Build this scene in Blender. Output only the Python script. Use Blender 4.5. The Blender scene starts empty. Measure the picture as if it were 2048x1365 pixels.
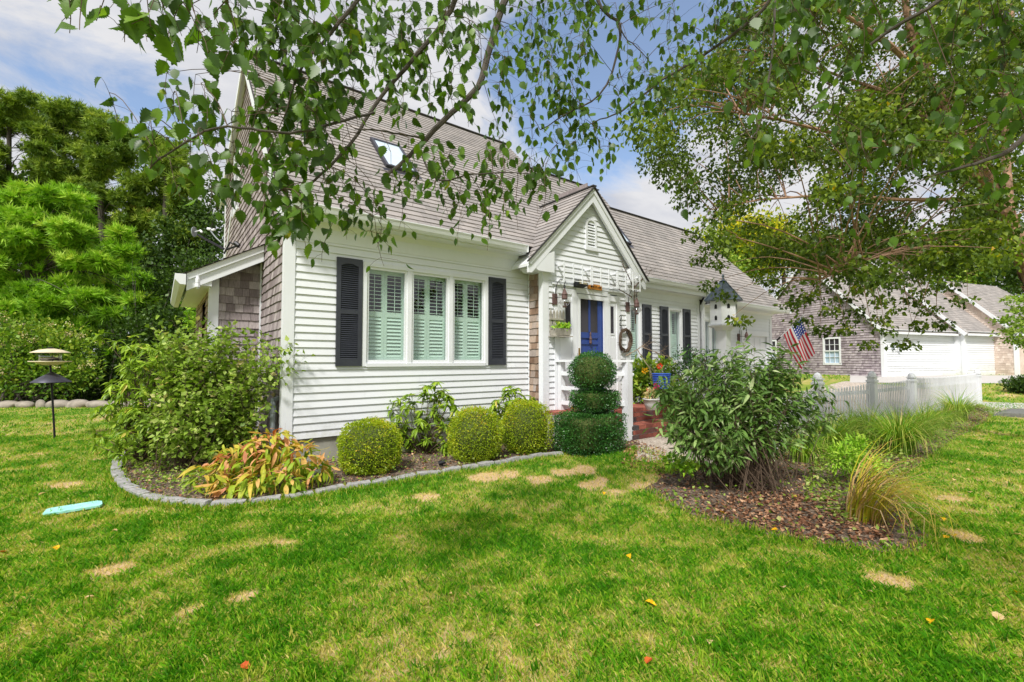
import bpy, math, random
import numpy as np
from mathutils import Vector, Matrix
rnd = random.Random(7)
rg = np.random.default_rng(11)
S = bpy.context.scene
COL = S.collection
# ------------------------------------------------------------------ camera maths
F = 920.0; AZ = math.radians(52.66); TH = math.atan(37.5 / F); HC = 1.4
FH = (math.cos(AZ), math.sin(AZ)); RT = (math.sin(AZ), -math.cos(AZ))
def ray(px, py):
    r = (px - 1024) / F; u = (682.5 - py) / F
    fw = math.cos(TH) - u * math.sin(TH); up = math.sin(TH) + u * math.cos(TH)
    return (RT[0] * r + FH[0] * fw, RT[1] * r + FH[1] * fw, up)
def sm(a, b, x):
    t = min(1.0, max(0.0, (x - a) / (b - a))); return t * t * (3 - 2 * t)
def hgt(x, y):
    D = x * FH[0] + y * FH[1]; L = x * RT[0] + y * RT[1]
    return 0.60 * sm(14.5, 23, D) * sm(1, 6, L)
def G(px, py):
    """measured ground point of the photograph in metres"""
    d = ray(px, py); t = 0.5
    while t < 200:
        if HC + d[2] * t <= hgt(d[0] * t, d[1] * t): break
        t += 0.02
    return (d[0] * t, d[1] * t, hgt(d[0] * t, d[1] * t))
def P(px, py, D):
    d = ray(px, py); return (d[0] * D, d[1] * D, HC + d[2] * D)
def Pv(px, py, D): return Vector(P(px, py, D))
# ------------------------------------------------------------------ materials
def newmat(name):
    m = bpy.data.materials.new(name); m.use_nodes = True
    nt = m.node_tree; return m, nt, nt.nodes['Principled BSDF'], nt.nodes.new, nt.links.new
def ramp(nt, fac, stops, interp='LINEAR'):
    r = nt.nodes.new('ShaderNodeValToRGB'); r.color_ramp.interpolation = interp
    e = r.color_ramp.elements
    while len(e) < len(stops): e.new(0.5)
    for k, (p, c) in enumerate(stops):
        e[k].position = p; e[k].color = (c[0], c[1], c[2], 1)
    nt.links.new(fac, r.inputs[0]); return r.outputs[0]
def mixc(nt, a, b, fac, mode='MIX'):
    m = nt.nodes.new('ShaderNodeMix'); m.data_type = 'RGBA'; m.blend_type = mode
    for sock, v in ((m.inputs[0], fac), (m.inputs[6], a), (m.inputs[7], b)):
        if isinstance(v, (float, int)): sock.default_value = v
        elif isinstance(v, tuple): sock.default_value = (*v[:3], 1)
        else: nt.links.new(v, sock)
    return m.outputs[2]
def noise(nt, scale, detail=4, rough=0.55, vec=None, dist=0.0, out=0):
    n = nt.nodes.new('ShaderNodeTexNoise'); n.inputs['Scale'].default_value = scale
    n.inputs['Detail'].default_value = detail; n.inputs['Roughness'].default_value = rough
    n.inputs['Distortion'].default_value = dist
    if vec is not None: nt.links.new(vec, n.inputs['Vector'])
    return n.outputs[out]
def objco(nt, scale=(1, 1, 1)):
    t = nt.nodes.new('ShaderNodeTexCoord'); mp = nt.nodes.new('ShaderNodeMapping')
    mp.inputs['Scale'].default_value = scale
    nt.links.new(t.outputs['Object'], mp.inputs[0]); return mp.outputs[0]
def bump(nt, b, h, dist=0.01, st=0.6):
    n = nt.nodes.new('ShaderNodeBump'); n.inputs['Distance'].default_value = dist; n.inputs['Strength'].default_value = st
    nt.links.new(h, n.inputs['Height']); nt.links.new(n.outputs[0], b.inputs['Normal'])
def attr(nt, name='rnd'):
    a = nt.nodes.new('ShaderNodeAttribute'); a.attribute_name = name; return a.outputs['Fac']
def hexc(h):
    h = h.lstrip('#'); v = [int(h[i:i + 2], 16) / 255 for i in (0, 2, 4)]
    return tuple(((c + 0.055) / 1.055) ** 2.4 if c > 0.04045 else c / 12.92 for c in v)
def plain(name, c, rough=0.5, metal=0.0, var=0.12, nscale=6.0, bmp=0.0, spec=0.5):
    m, nt, b, N, L = newmat(name)
    n = noise(nt, nscale, 5, 0.6, objco(nt))
    lo = tuple(x * (1 - var) for x in c); hi = tuple(min(1, x * (1 + var)) for x in c)
    L(ramp(nt, n, [(0.3, lo), (0.7, hi)]), b.inputs['Base Color'])
    b.inputs['Roughness'].default_value = rough; b.inputs['Metallic'].default_value = metal
    b.inputs['Specular IOR Level'].default_value = spec
    if bmp: bump(nt, b, noise(nt, nscale * 8, 3, 0.6, objco(nt)), bmp)
    return m
import colorsys
LIFT = {'river_birch_leaf': (.92, .35), 'boxwood_leaf': (1.12, .2), 'holly_leaf': (1.12, .1), 'rhododendron_leaf': (1.15, .4), 'shrub_leaf': (1.32, .4), 'butterfly_bush_leaf': (1.3, .35), 'pine_needle': (1.3, .25), 'white_pine_needle': (1.2, .3), 'dark_wood_leaf': (1.0, .2), 'hydrangea_leaf': (1.1, .1), 'ornamental_grass_blade': (1.1, .1), 'birch_leaf': (.86, .2)}
def warm(c, f, sh):
    q = [12.92 * v if v <= .0031308 else 1.055 * v ** (1 / 2.4) - .055 for v in c]
    h, l, s_ = colorsys.rgb_to_hls(*q); q = colorsys.hls_to_rgb(h + sh * (.16 - h), min(.9, l * f), min(1, s_ * 1.15))
    return tuple(((v + .055) / 1.055) ** 2.4 if v > .04045 else v / 12.92 for v in q)
def leafmat(name, stops, rough=0.5, trans=0.3, spec=0.3, tw=1.5):
    m, nt, b, N, L = newmat(name)
    stops = [(p, warm(c, *LIFT.get(name, (1.0, 0.0)))) for p, c in stops]
    col = ramp(nt, attr(nt), stops)
    n = noise(nt, 30, 3, 0.6, objco(nt))
    col = mixc(nt, col, ramp(nt, n, [(0.25, (0.72, 0.72, 0.70)), (0.75, (1.2, 1.2, 1.1))]), 1.0, 'MULTIPLY')
    L(col, b.inputs['Base Color']); b.inputs['Roughness'].default_value = rough
    b.inputs['Specular IOR Level'].default_value = spec
    t = N('ShaderNodeBsdfTranslucent'); mx = N('ShaderNodeMixShader'); mx.inputs[0].default_value = trans
    L(mixc(nt, col, (tw, tw * 1.05, tw * 0.55), 1.0, 'MULTIPLY'), t.inputs[0])
    L(b.outputs[0], mx.inputs[1]); L(t.outputs[0], mx.inputs[2])
    L(mx.outputs[0], nt.nodes['Material Output'].inputs[0]); return m
def paintmat(name, c, dirt=0.10, rough=0.45):
    m, nt, b, N, L = newmat(name)
    co = objco(nt)
    n1 = noise(nt, 1.3, 6, 0.65, co); n2 = noise(nt, 14, 4, 0.6, objco(nt, (1, 1, 0.25)))
    d = tuple(x * (1 - dirt) for x in (c[0], c[1] * 0.995, c[2] * 0.97))
    col = mixc(nt, c, d, ramp(nt, n1, [(0.35, (0, 0, 0)), (0.75, (1, 1, 1))]))
    col = mixc(nt, col, tuple(x * (1 - dirt * 1.2) for x in c), ramp(nt, n2, [(0.55, (0, 0, 0)), (0.85, (0.8, 0.8, 0.8))]))
    if name == 'white_paint':
        sp_ = N('ShaderNodeSeparateXYZ'); L(objco(nt), sp_.inputs[0]); zr = ramp(nt, sp_.outputs[2], [(.30, (1, 1, 1)), (.75, (0, 0, 0))]); ns = ramp(nt, noise(nt, 7, 6, .7, co), [(.45, (0, 0, 0)), (.8, (1, 1, 1))])
        col = mixc(nt, col, (.56, .57, .48), mixc(nt, zr, ns, 1.0, 'MULTIPLY'))
    r = attr(nt); col = mixc(nt, col, ramp(nt, r, [(0, (0.955, 0.955, 0.96)), (1, (1, 1, 1))]), 1.0, 'MULTIPLY')
    L(col, b.inputs['Base Color']); b.inputs['Roughness'].default_value = rough
    bump(nt, b, noise(nt, 60, 3, 0.6, co), 0.0015, 0.4); return m
def shinglemat(name, stops, streak=0.35, rough=0.85, vert=(1, 1, 0.12)):
    m, nt, b, N, L = newmat(name)
    col = ramp(nt, attr(nt), stops)
    n = noise(nt, 70, 5, 0.7, objco(nt, vert))
    col = mixc(nt, col, ramp(nt, n, [(0.3, (1 - streak,) * 3), (0.7, (1 + streak * 0.6,) * 3)]), 1.0, 'MULTIPLY')
    n2 = noise(nt, 1.6, 5, 0.7, objco(nt))
    col = mixc(nt, col, ramp(nt, n2, [(0.3, (0.80, 0.79, 0.78)), (0.7, (1.15, 1.14, 1.12))]), 1.0, 'MULTIPLY')
    L(col, b.inputs['Base Color']); b.inputs['Roughness'].default_value = rough; b.inputs['Specular IOR Level'].default_value = 0.2
    bump(nt, b, n, 0.004, 0.6); return m
M = {}
M['white'] = paintmat('white_paint', (0.80, 0.825, 0.86), 0.06)
M['trim'] = paintmat('white_trim', (0.82, 0.845, 0.88), 0.06, 0.35)
M['whitewood'] = paintmat('weathered_white_wood', (0.80, 0.82, 0.85), 0.16)
M['shingle'] = shinglemat('weathered_cedar', [(0, hexc('7d7272')), (0.35, hexc('948a8b')), (0.75, hexc('aaa1a1')), (1, hexc('b6adac'))], 0.32)
M['shingle_brown'] = shinglemat('brown_cedar', [(0, hexc('7b6353')), (0.4, hexc('9d8674')), (0.7, hexc('a89f9a')), (1, hexc('b9a08b'))], 0.35)
M['shingle_nb'] = shinglemat('grey_cedar_neighbour', [(0, hexc('8b8087')), (0.5, hexc('a79da3')), (1, hexc('bdb4b8'))], 0.3)
M['shingle_pink'] = shinglemat('pale_pink_cedar', [(0, hexc('c9b7ab')), (0.5, hexc('dccbbf')), (1, hexc('e6d8ce'))], 0.2)
M['roof'] = shinglemat('asphalt_shingle', [(0, hexc('938f8d')), (0.5, hexc('9c9795')), (1, hexc('a59f9c'))], 0.15, 0.95, (1, 1, 1))
M['roof_dark'] = plain('roof_edge', hexc('3c3a3a'), 0.9)
M['concrete'] = plain('foundation_concrete', hexc('9b9a8f'), 0.9, 0, 0.25, 4, 0.004)
M['granite'] = plain('granite', hexc('9b9a99'), 0.9, 0, 0.35, 18, 0.006)
M['boulder'] = plain('field_boulder', hexc('948c80'), 0.9, 0, 0.4, 5, 0.01)
M['navy'] = plain('black_blue_paint', hexc('34373f'), 0.42, 0, 0.18, 8)
M['plantation'] = plain('sage_green_paint', hexc('c3dacd'), 0.5, 0, 0.05, 3)
M['door'] = plain('blue_door_paint', hexc('30488c'), 0.4, 0, 0.12, 5)
M['curtain'] = plain('pale_blue_curtain', hexc('a9bfd0'), 0.9)
M['brass'] = plain('brass', hexc('a8894a'), 0.35, 0.9)
M['black'] = plain('black_metal', hexc('26272a'), 0.45, 0.5)
M['rust'] = plain('rusty_copper', hexc('6a5450'), 0.75, 0.35, 0.35, 30)
M['lead'] = plain('weathered_metal_roof', hexc('5d6870'), 0.45, 0.7, 0.4, 6)
M['galv'] = plain('grey_plastic', hexc('8f979b'), 0.5)
M['darkgrey'] = plain('dark_grey_metal', hexc('4a4a55'), 0.45, 0.5)
M['cream'] = plain('cream_plastic', hexc('d8cbab'), 0.5)
M['bark'] = plain('grey_bark', hexc('4d473f'), 0.95, 0, 0.4, 20, 0.01)
M['twig'] = plain('brown_twig', hexc('5a4a3b'), 0.9, 0, 0.35, 25)
M['drytwig'] = plain('dry_twig', hexc('9a8670'), 0.9, 0, 0.3, 25)
M['bark_birch'] = plain('peeling_birch_bark', hexc('9a7a63'), 0.95, 0, 0.5, 9, 0.02)
M['wood_grey'] = plain('weathered_grey_board', hexc('a29d92'), 0.9, 0, 0.3, 12, 0.004)
M['wood_orange'] = plain('varnished_orange_wood', hexc('d08a35'), 0.5, 0, 0.2, 18)
M['flowerred'] = leafmat('red_petal', [(0, hexc('d62d24')), (1, hexc('ff6a3c'))], 0.6)
M['flowerpink'] = leafmat('pink_petal', [(0, hexc('d9204f')), (1, hexc('ef5a7e'))], 0.6)
M['bluepot'] = plain('blue_wicker', hexc('2a55b5'), 0.5, 0, 0.2, 30)
M['whitepot'] = plain('white_glazed_pot', hexc('d9d9d6'), 0.35)
M['flowercream'] = leafmat('cream_floret', [(0, hexc('b59a72')), (0.5, hexc('d8cda4')), (1, hexc('eee6cc'))], 0.7, 0.2)
M['teal'] = None
def glassmat(name, tint=(1, 1, 1), ior=1.5, rough=0.0):
    m, nt, b, N, L = newmat(name)
    t = N('ShaderNodeBsdfTransparent'); t.inputs[0].default_value = (*tint, 1)
    g = N('ShaderNodeBsdfGlossy'); g.inputs['Roughness'].default_value = rough
    f = N('ShaderNodeLayerWeight'); f.inputs[0].default_value = .5; pw = N('ShaderNodeMath'); pw.operation = 'POWER'; pw.inputs[1].default_value = 4.0; L(f.outputs['Facing'], pw.inputs[0])
    ma = N('ShaderNodeMath'); ma.operation = 'MULTIPLY_ADD'; ma.inputs[1].default_value = .85; ma.inputs[2].default_value = ((ior - 1) / (ior + 1)) ** 2 * 2.0; L(pw.outputs[0], ma.inputs[0])
    mx = N('ShaderNodeMixShader'); L(ma.outputs[0], mx.inputs[0]); L(t.outputs[0], mx.inputs[1]); L(g.outputs[0], mx.inputs[2])
    L(mx.outputs[0], nt.nodes['Material Output'].inputs[0]); return m
M['glass'] = glassmat('window_glass', (0.93, 0.97, 0.95), 1.55)
M['lampglass'] = glassmat('lamp_glass', (0.95, 0.95, 0.95), 1.9)
M['skyglass'] = plain('skylight_glass', hexc('c2d2de'), 0.08, 0.0, 0.05)
m_, nt_, b_, N_, L_ = newmat('door_screen_glass'); b_.inputs['Base Color'].default_value = (*hexc('39363c'), 1); b_.inputs['Roughness'].default_value = 0.15
M['screen'] = m_
# foliage
M['lf_birch'] = leafmat('birch_leaf', [(0, hexc('33561c')), (0.35, hexc('466f22')), (0.7, hexc('5d8b2c')), (0.93, hexc('7ba53a')), (1, hexc('b3a93a'))], 0.42, 0.38, 0.4)
M['lf_river'] = leafmat('river_birch_leaf', [(0, hexc('33501f')), (0.5, hexc('557a2b')), (0.9, hexc('819f35')), (0.97, hexc('a9ad2e')), (1, hexc('e0b22c'))], 0.45, 0.35)
M['lf_box'] = leafmat('boxwood_leaf', [(0, hexc('5c7a1e')), (0.5, hexc('83992a')), (0.85, hexc('a8aa35')), (1, hexc('b98f3a'))], 0.45, 0.25)
M['lf_holly'] = leafmat('holly_leaf', [(0, hexc('1d3f1e')), (0.5, hexc('2f5b2a')), (0.9, hexc('4a7a3b')), (1, hexc('5f8c4a'))], 0.33, 0.12, 0.5)
M['lf_rhodo'] = leafmat('rhododendron_leaf', [(0, hexc('3e6424')), (0.5, hexc('5f8a2f')), (0.9, hexc('86ab3d')), (1, hexc('b9a64a'))], 0.4, 0.25)
M['lf_peony'] = leafmat('autumn_peony_leaf', [(0, hexc('6f8f2c')), (0.3, hexc('9db03e')), (0.5, hexc('c9b257')), (0.8, hexc('dca387')), (1, hexc('a25a3c'))], 0.55, 0.3)
M['lf_shrub'] = leafmat('shrub_leaf', [(0, hexc('3a5c24')), (0.5, hexc('567a30')), (0.9, hexc('85a04a')), (1, hexc('a58b55'))], 0.5, 0.28)
M['lf_buddleia'] = leafmat('butterfly_bush_leaf', [(0, hexc('2d4d27')), (0.5, hexc('436a37')), (0.85, hexc('6c8f52')), (1, hexc('8fa76f'))], 0.5, 0.22)
M['lf_pine'] = leafmat('pine_needle', [(0, hexc('34501f')), (0.5, hexc('566f2b')), (0.9, hexc('7c8f3c')), (1, hexc('a58a46'))], 0.6, 0.15)
M['lf_wpine'] = leafmat('white_pine_needle', [(0, hexc('3e7024')), (0.5, hexc('66992e')), (0.9, hexc('97bb3c')), (1, hexc('c0b53c'))], 0.6, 0.2)
M['lf_dark'] = leafmat('dark_wood_leaf', [(0, hexc('223c18')), (0.5, hexc('3a5a25')), (1, hexc('5c7d35'))], 0.5, 0.2)
M['lf_yellow'] = leafmat('yellowing_leaf', [(0, hexc('597624')), (0.4, hexc('8a9a26')), (0.75, hexc('bdb526')), (1, hexc('d9c22f'))], 0.5, 0.35)
M['lf_hydrangea'] = leafmat('hydrangea_leaf', [(0, hexc('3f6224')), (0.5, hexc('6e8c35')), (0.85, hexc('9aa847')), (1, hexc('b59a4a'))], 0.5, 0.25)
M['gr_orn'] = leafmat('ornamental_grass_blade', [(0, hexc('4d7a25')), (0.6, hexc('7f9f3a')), (0.9, hexc('b0b354')), (1, hexc('cbb273'))], 0.55, 0.3)
M['gr_dry'] = leafmat('dry_grass_blade', [(0, hexc('8a9a2f')), (0.4, hexc('b7ad3c')), (0.7, hexc('cba96a')), (1, hexc('b7a284'))], 0.6, 0.25)
M['lf_brown'] = leafmat('dead_leaf', [(0, hexc('4a3428')), (0.5, hexc('8c6650')), (0.85, hexc('b08a70')), (1, hexc('cfae93'))], 0.8, 0.1)
M['lf_yel1'] = leafmat('fallen_yellow_leaf', [(0, hexc('e0a51c')), (1, hexc('f0c22c'))], 0.6, 0.2)
M['lf_tan1'] = leafmat('fallen_tan_leaf', [(0, hexc('c9a778')), (1, hexc('e0c6a0'))], 0.7, 0.2)
M['lf_red1'] = leafmat('fallen_red_leaf', [(0, hexc('b0502c')), (1, hexc('d0743a'))], 0.7, 0.2)
# ------------------------------------------------------------------ object building
BASE = {}
def wloc(o):
    v = Vector((0, 0, 0))
    while o is not None: v += o.location; o = o.parent
    return v
def tag(o, label=None, cat=None, group=None, kind=None):
    if label: o['label'] = label
    if cat: o['category'] = cat
    if group: o['group'] = group
    if kind: o['kind'] = kind
    return o
def thing(name, loc, label, cat, group=None):
    o = bpy.data.objects.new(name, None); COL.objects.link(o); o.location = loc
    o.empty_display_size = 0.1
    return tag(o, label, cat, group)
def link(name, me, mats, parent, base=None, smooth=False):
    o = bpy.data.objects.new(name, me)
    for m in (mats if isinstance(mats, (list, tuple)) else [mats]): me.materials.append(m)
    COL.objects.link(o)
    if parent is not None: o.parent = parent
    elif base is not None: o.location = base
    if smooth: me.shade_smooth()
    return o
class MB:
    def __init__(s): s.v = []; s.f = []; s.r = []; s.m = []; s.cur = 0.5; s.mi = 0
    def vert(s, p): s.v.append((p[0], p[1], p[2])); return len(s.v) - 1
    def face(s, idx, r=None): s.f.append(tuple(idx)); s.r.append(s.cur if r is None else r); s.m.append(s.mi)
    def quad(s, a, b, c, d, r=None): n = len(s.v); s.v += [tuple(a), tuple(b), tuple(c), tuple(d)]; s.face((n, n + 1, n + 2, n + 3), r)
    def tri(s, a, b, c, r=None): n = len(s.v); s.v += [tuple(a), tuple(b), tuple(c)]; s.face((n, n + 1, n + 2), r)
    def hexa(s, p, r=None):
        n = len(s.v); s.v += [tuple(q) for q in p]
        for q in ((0, 3, 2, 1), (4, 5, 6, 7), (0, 1, 5, 4), (1, 2, 6, 5), (2, 3, 7, 6), (3, 0, 4, 7)): s.face([n + k for k in q], r)
    def box(s, x0, x1, y0, y1, z0, z1, r=None):
        s.hexa([(x0, y0, z0), (x1, y0, z0), (x1, y1, z0), (x0, y1, z0), (x0, y0, z1), (x1, y0, z1), (x1, y1, z1), (x0, y1, z1)], r)
    def obox(s, O, U, V, W, u0, u1, v0, v1, w0, w1, r=None):
        O, U, V, W = Vector(O), Vector(U), Vector(V), Vector(W)
        s.hexa([O + U * a + V * b + W * c for a, b, c in ((u0, v0, w0), (u1, v0, w0), (u1, v1, w0), (u0, v1, w0), (u0, v0, w1), (u1, v0, w1), (u1, v1, w1), (u0, v1, w1))], r)
    def bar(s, a, b, w, h, up=(0, 0, 1), r=None):
        a, b = Vector(a), Vector(b); d = (b - a); L = d.length; d.normalize()
        x = d.cross(Vector(up)); x = x.normalized() if x.length > 1e-6 else Vector((1, 0, 0)); z = x.cross(d)
        s.obox(a, d, x, z, 0, L, -w / 2, w / 2, -h / 2, h / 2, r)
    def prism(s, poly, n, r=None):
        """poly: list of 3d points, extruded by vector n"""
        k = len(poly); b = len(s.v); n = Vector(n)
        s.v += [tuple(p) for p in poly] + [tuple(Vector(p) + n) for p in poly]
        s.face(range(b, b + k), r); s.face(range(b + 2 * k - 1, b + k - 1, -1), r)
        for i in range(k): j = (i + 1) % k; s.face((b + i, b + j, b + k + j, b + k + i), r)
    def tube(s, pts, rad, n=6, r=None, cap=True):
        pts = [Vector(p) for p in pts]; K = len(pts)
        if not hasattr(rad, '__len__'): rad = [rad] * K
        elif len(rad) == 2 and K != 2: rad = [rad[0] + (rad[1] - rad[0]) * i / (K - 1) for i in range(K)]
        b = len(s.v); prev = None
        for i, p in enumerate(pts):
            d = (pts[min(i + 1, K - 1)] - pts[max(i - 1, 0)])
            d = d.normalized() if d.length > 1e-9 else Vector((0, 0, 1))
            if prev is None: x = d.cross(Vector((0, 0, 1))); x = x if x.length > 1e-3 else d.cross(Vector((1, 0, 0)))
            else: x = prev - d * prev.dot(d); x = x if x.length > 1e-4 else d.orthogonal()
            x.normalize(); y = d.cross(x); prev = x
            for k in range(n):
                a = 2 * math.pi * k / n; q = p + (x * math.cos(a) + y * math.sin(a)) * rad[i]; s.v.append(tuple(q))
        for i in range(K - 1):
            for k in range(n): k2 = (k + 1) % n; s.face((b + i * n + k, b + i * n + k2, b + (i + 1) * n + k2, b + (i + 1) * n + k), r)
        if cap: s.face([b + k for k in range(n - 1, -1, -1)], r); s.face([b + (K - 1) * n + k for k in range(n)], r)
    def lathe(s, c, prof, n=16, r=None, a0=0.0):
        b = len(s.v); K = len(prof)
        for (R, z) in prof:
            for k in range(n): a = a0 + 2 * math.pi * k / n; s.v.append((c[0] + R * math.cos(a), c[1] + R * math.sin(a), c[2] + z))
        for i in range(K - 1):
            for k in range(n): k2 = (k + 1) % n; s.face((b + i * n + k, b + i * n + k2, b + (i + 1) * n + k2, b + (i + 1) * n + k), r)
        s.face([b + k for k in range(n - 1, -1, -1)], r); s.face([b + (K - 1) * n + k for k in range(n)], r)
    def build(s, name, mats, parent=None, label=None, cat=None, group=None, kind=None, smooth=False):
        me = bpy.data.meshes.new(name)
        if parent is not None: base = wloc(parent)
        elif kind == 'structure' or kind == 'stuff': base = Vector((0, 0, 0))
        else:
            xs = [p[0] for p in s.v]; ys = [p[1] for p in s.v]; base = Vector(((min(xs) + max(xs)) / 2, (min(ys) + max(ys)) / 2, min(p[2] for p in s.v)))
        me.from_pydata([(p[0] - base.x, p[1] - base.y, p[2] - base.z) for p in s.v], [], s.f)
        a = me.attributes.new('rnd', 'FLOAT', 'FACE'); a.data.foreach_set('value', np.array(s.r, dtype=np.float32))
        me.polygons.foreach_set('material_index', np.array(s.m, dtype=np.int32))
        me.update()
        return tag(link(name, me, mats, parent, base, smooth), label, cat, group, kind)
# ------------------------------------------------------------------ leaf scatter
def tmpl_simple(w=0.7, fold=0.12):
    v = [(0, 0, 0), (w / 2, 0.42, fold), (0, 1, -0.05), (-w / 2, 0.42, fold), (0, 0.45, 0)]
    return np.array(v, float), [(0, 1, 4), (1, 2, 4), (2, 3, 4), (3, 0, 4)]
def tmpl_flat(w=0.7): return np.array([(0, 0, 0), (w / 2, 0.45, 0.08), (0, 1, 0), (-w / 2, 0.45, 0.08)], float), [(0, 1, 2), (0, 2, 3)]
def tmpl_long(w=0.28, bend=0.25):
    ys = [0, 0.25, 0.5, 0.75, 1]; ws = [0.02, w * 0.42, w / 2, w * 0.36, 0.0]; v = []; f = []
    for y, q in zip(ys, ws):
        z = -bend * y * y; v += [(-q, y, z + q * 0.35), (0, y, z), (q, y, z + q * 0.35)]
    for i in range(4):
        a = 3 * i; f += [(a, a + 1, a + 4, a + 3), (a + 1, a + 2, a + 5, a + 4)]
    return np.array(v, float), f
def tmpl_birch(teeth=6):
    v = [(0, -0.28, 0.02)]; f = []
    K = teeth; ys = [0.0]; ws = [0.06]
    for i in range(K):
        t = (i + 0.5) / K; w = 0.37 * math.sin(math.pi * (t * .93 + .07) ** .68) ** .9
        ys += [t * 0.90 + .05, t * 0.90 + 0.075]; ws += [w * 0.80, w * 1.06]
    ys.append(1.0); ws.append(0.0)
    cl = []
    for i, (y, w) in enumerate(zip(ys, ws)):
        z = -0.10 * y * y
        if w > 0: v += [(-w, y, z + w * 0.22), (0, y, z), (w, y, z + w * 0.22)]
        else: v += [(0, y, z)]
    n = len(ys)
    for i in range(n - 2):
        a = 1 + 3 * i; f += [(a, a + 1, a + 4, a + 3), (a + 1, a + 2, a + 5, a + 4)]
    a = 1 + 3 * (n - 2); e = a + 3; f += [(a, a + 1, e), (a + 1, a + 2, e)]
    v += [(-0.012, 0, 0), (0.012, 0, 0)]; f += [(0, len(v) - 1, len(v) - 2)]
    return np.array(v, float), f
def tmpl_tuft(n=16, seed=1, w=0.05, spread=1.0):
    g = random.Random(seed); v = []; f = []
    for k in range(n):
        th = g.uniform(0, 2 * math.pi); ph = g.uniform(0.1, 1.25) * spread
        d = Vector((math.sin(ph) * math.cos(th), math.cos(ph), math.sin(ph) * math.sin(th)))
        p = d.orthogonal().normalized(); p.rotate(Matrix.Rotation(g.uniform(0, 3), 3, d)); b = len(v); L = g.uniform(0.75, 1.1)
        v += [tuple(p * w), tuple(-p * w), tuple(d * L)]; f.append((b, b + 1, b + 2))
    return np.array(v, float), f
def frames(axis, roll=None, g=rg, up=None):
    a = axis / np.maximum(1e-9, np.linalg.norm(axis, axis=1, keepdims=True)); n = len(a)
    if up is None: q = g.normal(size=(n, 3))
    else: q = np.tile(np.array(up, float), (n, 1)) + g.normal(size=(n, 3)) * (roll if roll else 0.4)
    x = np.cross(a, q); x /= np.maximum(1e-9, np.linalg.norm(x, axis=1, keepdims=True))
    z = np.cross(x, a); return np.stack([x, a, z], axis=2)   # columns
def scatter(name, tm, Pn, R, Sc, mat, parent=None, rv=None, smooth=True, extra=None, **tags):
    V, Fc = tm; n = len(Pn); K = len(V)
    Pn = np.asarray(Pn, float); Sc = np.broadcast_to(np.asarray(Sc, float), (n,))
    if rv is None: rv = rg.random(n)
    Vn = np.repeat(V[None], n, 0).copy(); Vn[:, :, 0] *= rg.uniform(.78, 1.15, (n, 1)); Vn[:, :, 2] *= rg.uniform(-.6, 2.6, (n, 1))
    W = np.einsum('nij,nkj->nki', R, Vn) * Sc[:, None, None] + Pn[:, None, :]
    base = np.array(wloc(parent)) if parent is not None else (np.zeros(3) if tags.get('kind') in ('stuff', 'structure') else np.array([Pn[:, 0].mean(), Pn[:, 1].mean(), Pn[:, 2].min()]))
    W = (W - base).reshape(-1, 3)
    lens = [len(f) for f in Fc]; flat = np.array([i for f in Fc for i in f])
    loops = (flat[None, :] + (np.arange(n) * K)[:, None]).ravel()
    lt = np.tile(np.array(lens), n); ls = np.concatenate([[0], np.cumsum(lt)[:-1]])
    me = bpy.data.meshes.new(name); me.vertices.add(len(W)); me.vertices.foreach_set('co', W.ravel().astype(np.float32))
    me.loops.add(len(loops)); me.loops.foreach_set('vertex_index', loops.astype(np.int32))
    me.polygons.add(len(lt)); me.polygons.foreach_set('loop_start', ls.astype(np.int32)); me.polygons.foreach_set('loop_total', lt.astype(np.int32))
    a = me.attributes.new('rnd', 'FLOAT', 'FACE'); a.data.foreach_set('value', np.repeat(rv, len(Fc)).astype(np.float32))
    me.update(calc_edges=True)
    if smooth: me.shade_smooth()
    o = link(name, me, mat, parent, Vector(base)); tag(o, tags.get('label'), tags.get('cat'), tags.get('group'), tags.get('kind')); return o
T_SIMPLE = tmpl_simple(); T_FLAT = tmpl_flat(); T_LONG = tmpl_long(); T_BIRCH = tmpl_birch(); T_TUFT = tmpl_tuft(12, 1, .085, 1.0); T_TUFT2 = tmpl_tuft(11, 3, .09, .8)
def inpoly(x, y, poly):
    x = np.asarray(x); y = np.asarray(y); c = np.zeros(x.shape, bool); j = len(poly) - 1
    for i in range(len(poly)):
        xi, yi = poly[i][:2]; xj, yj = poly[j][:2]
        m = ((yi > y) != (yj > y)) & (x < (xj - xi) * (y - yi) / ((yj - yi) if yj != yi else 1e-9) + xi); c ^= m; j = i
    return c
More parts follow.
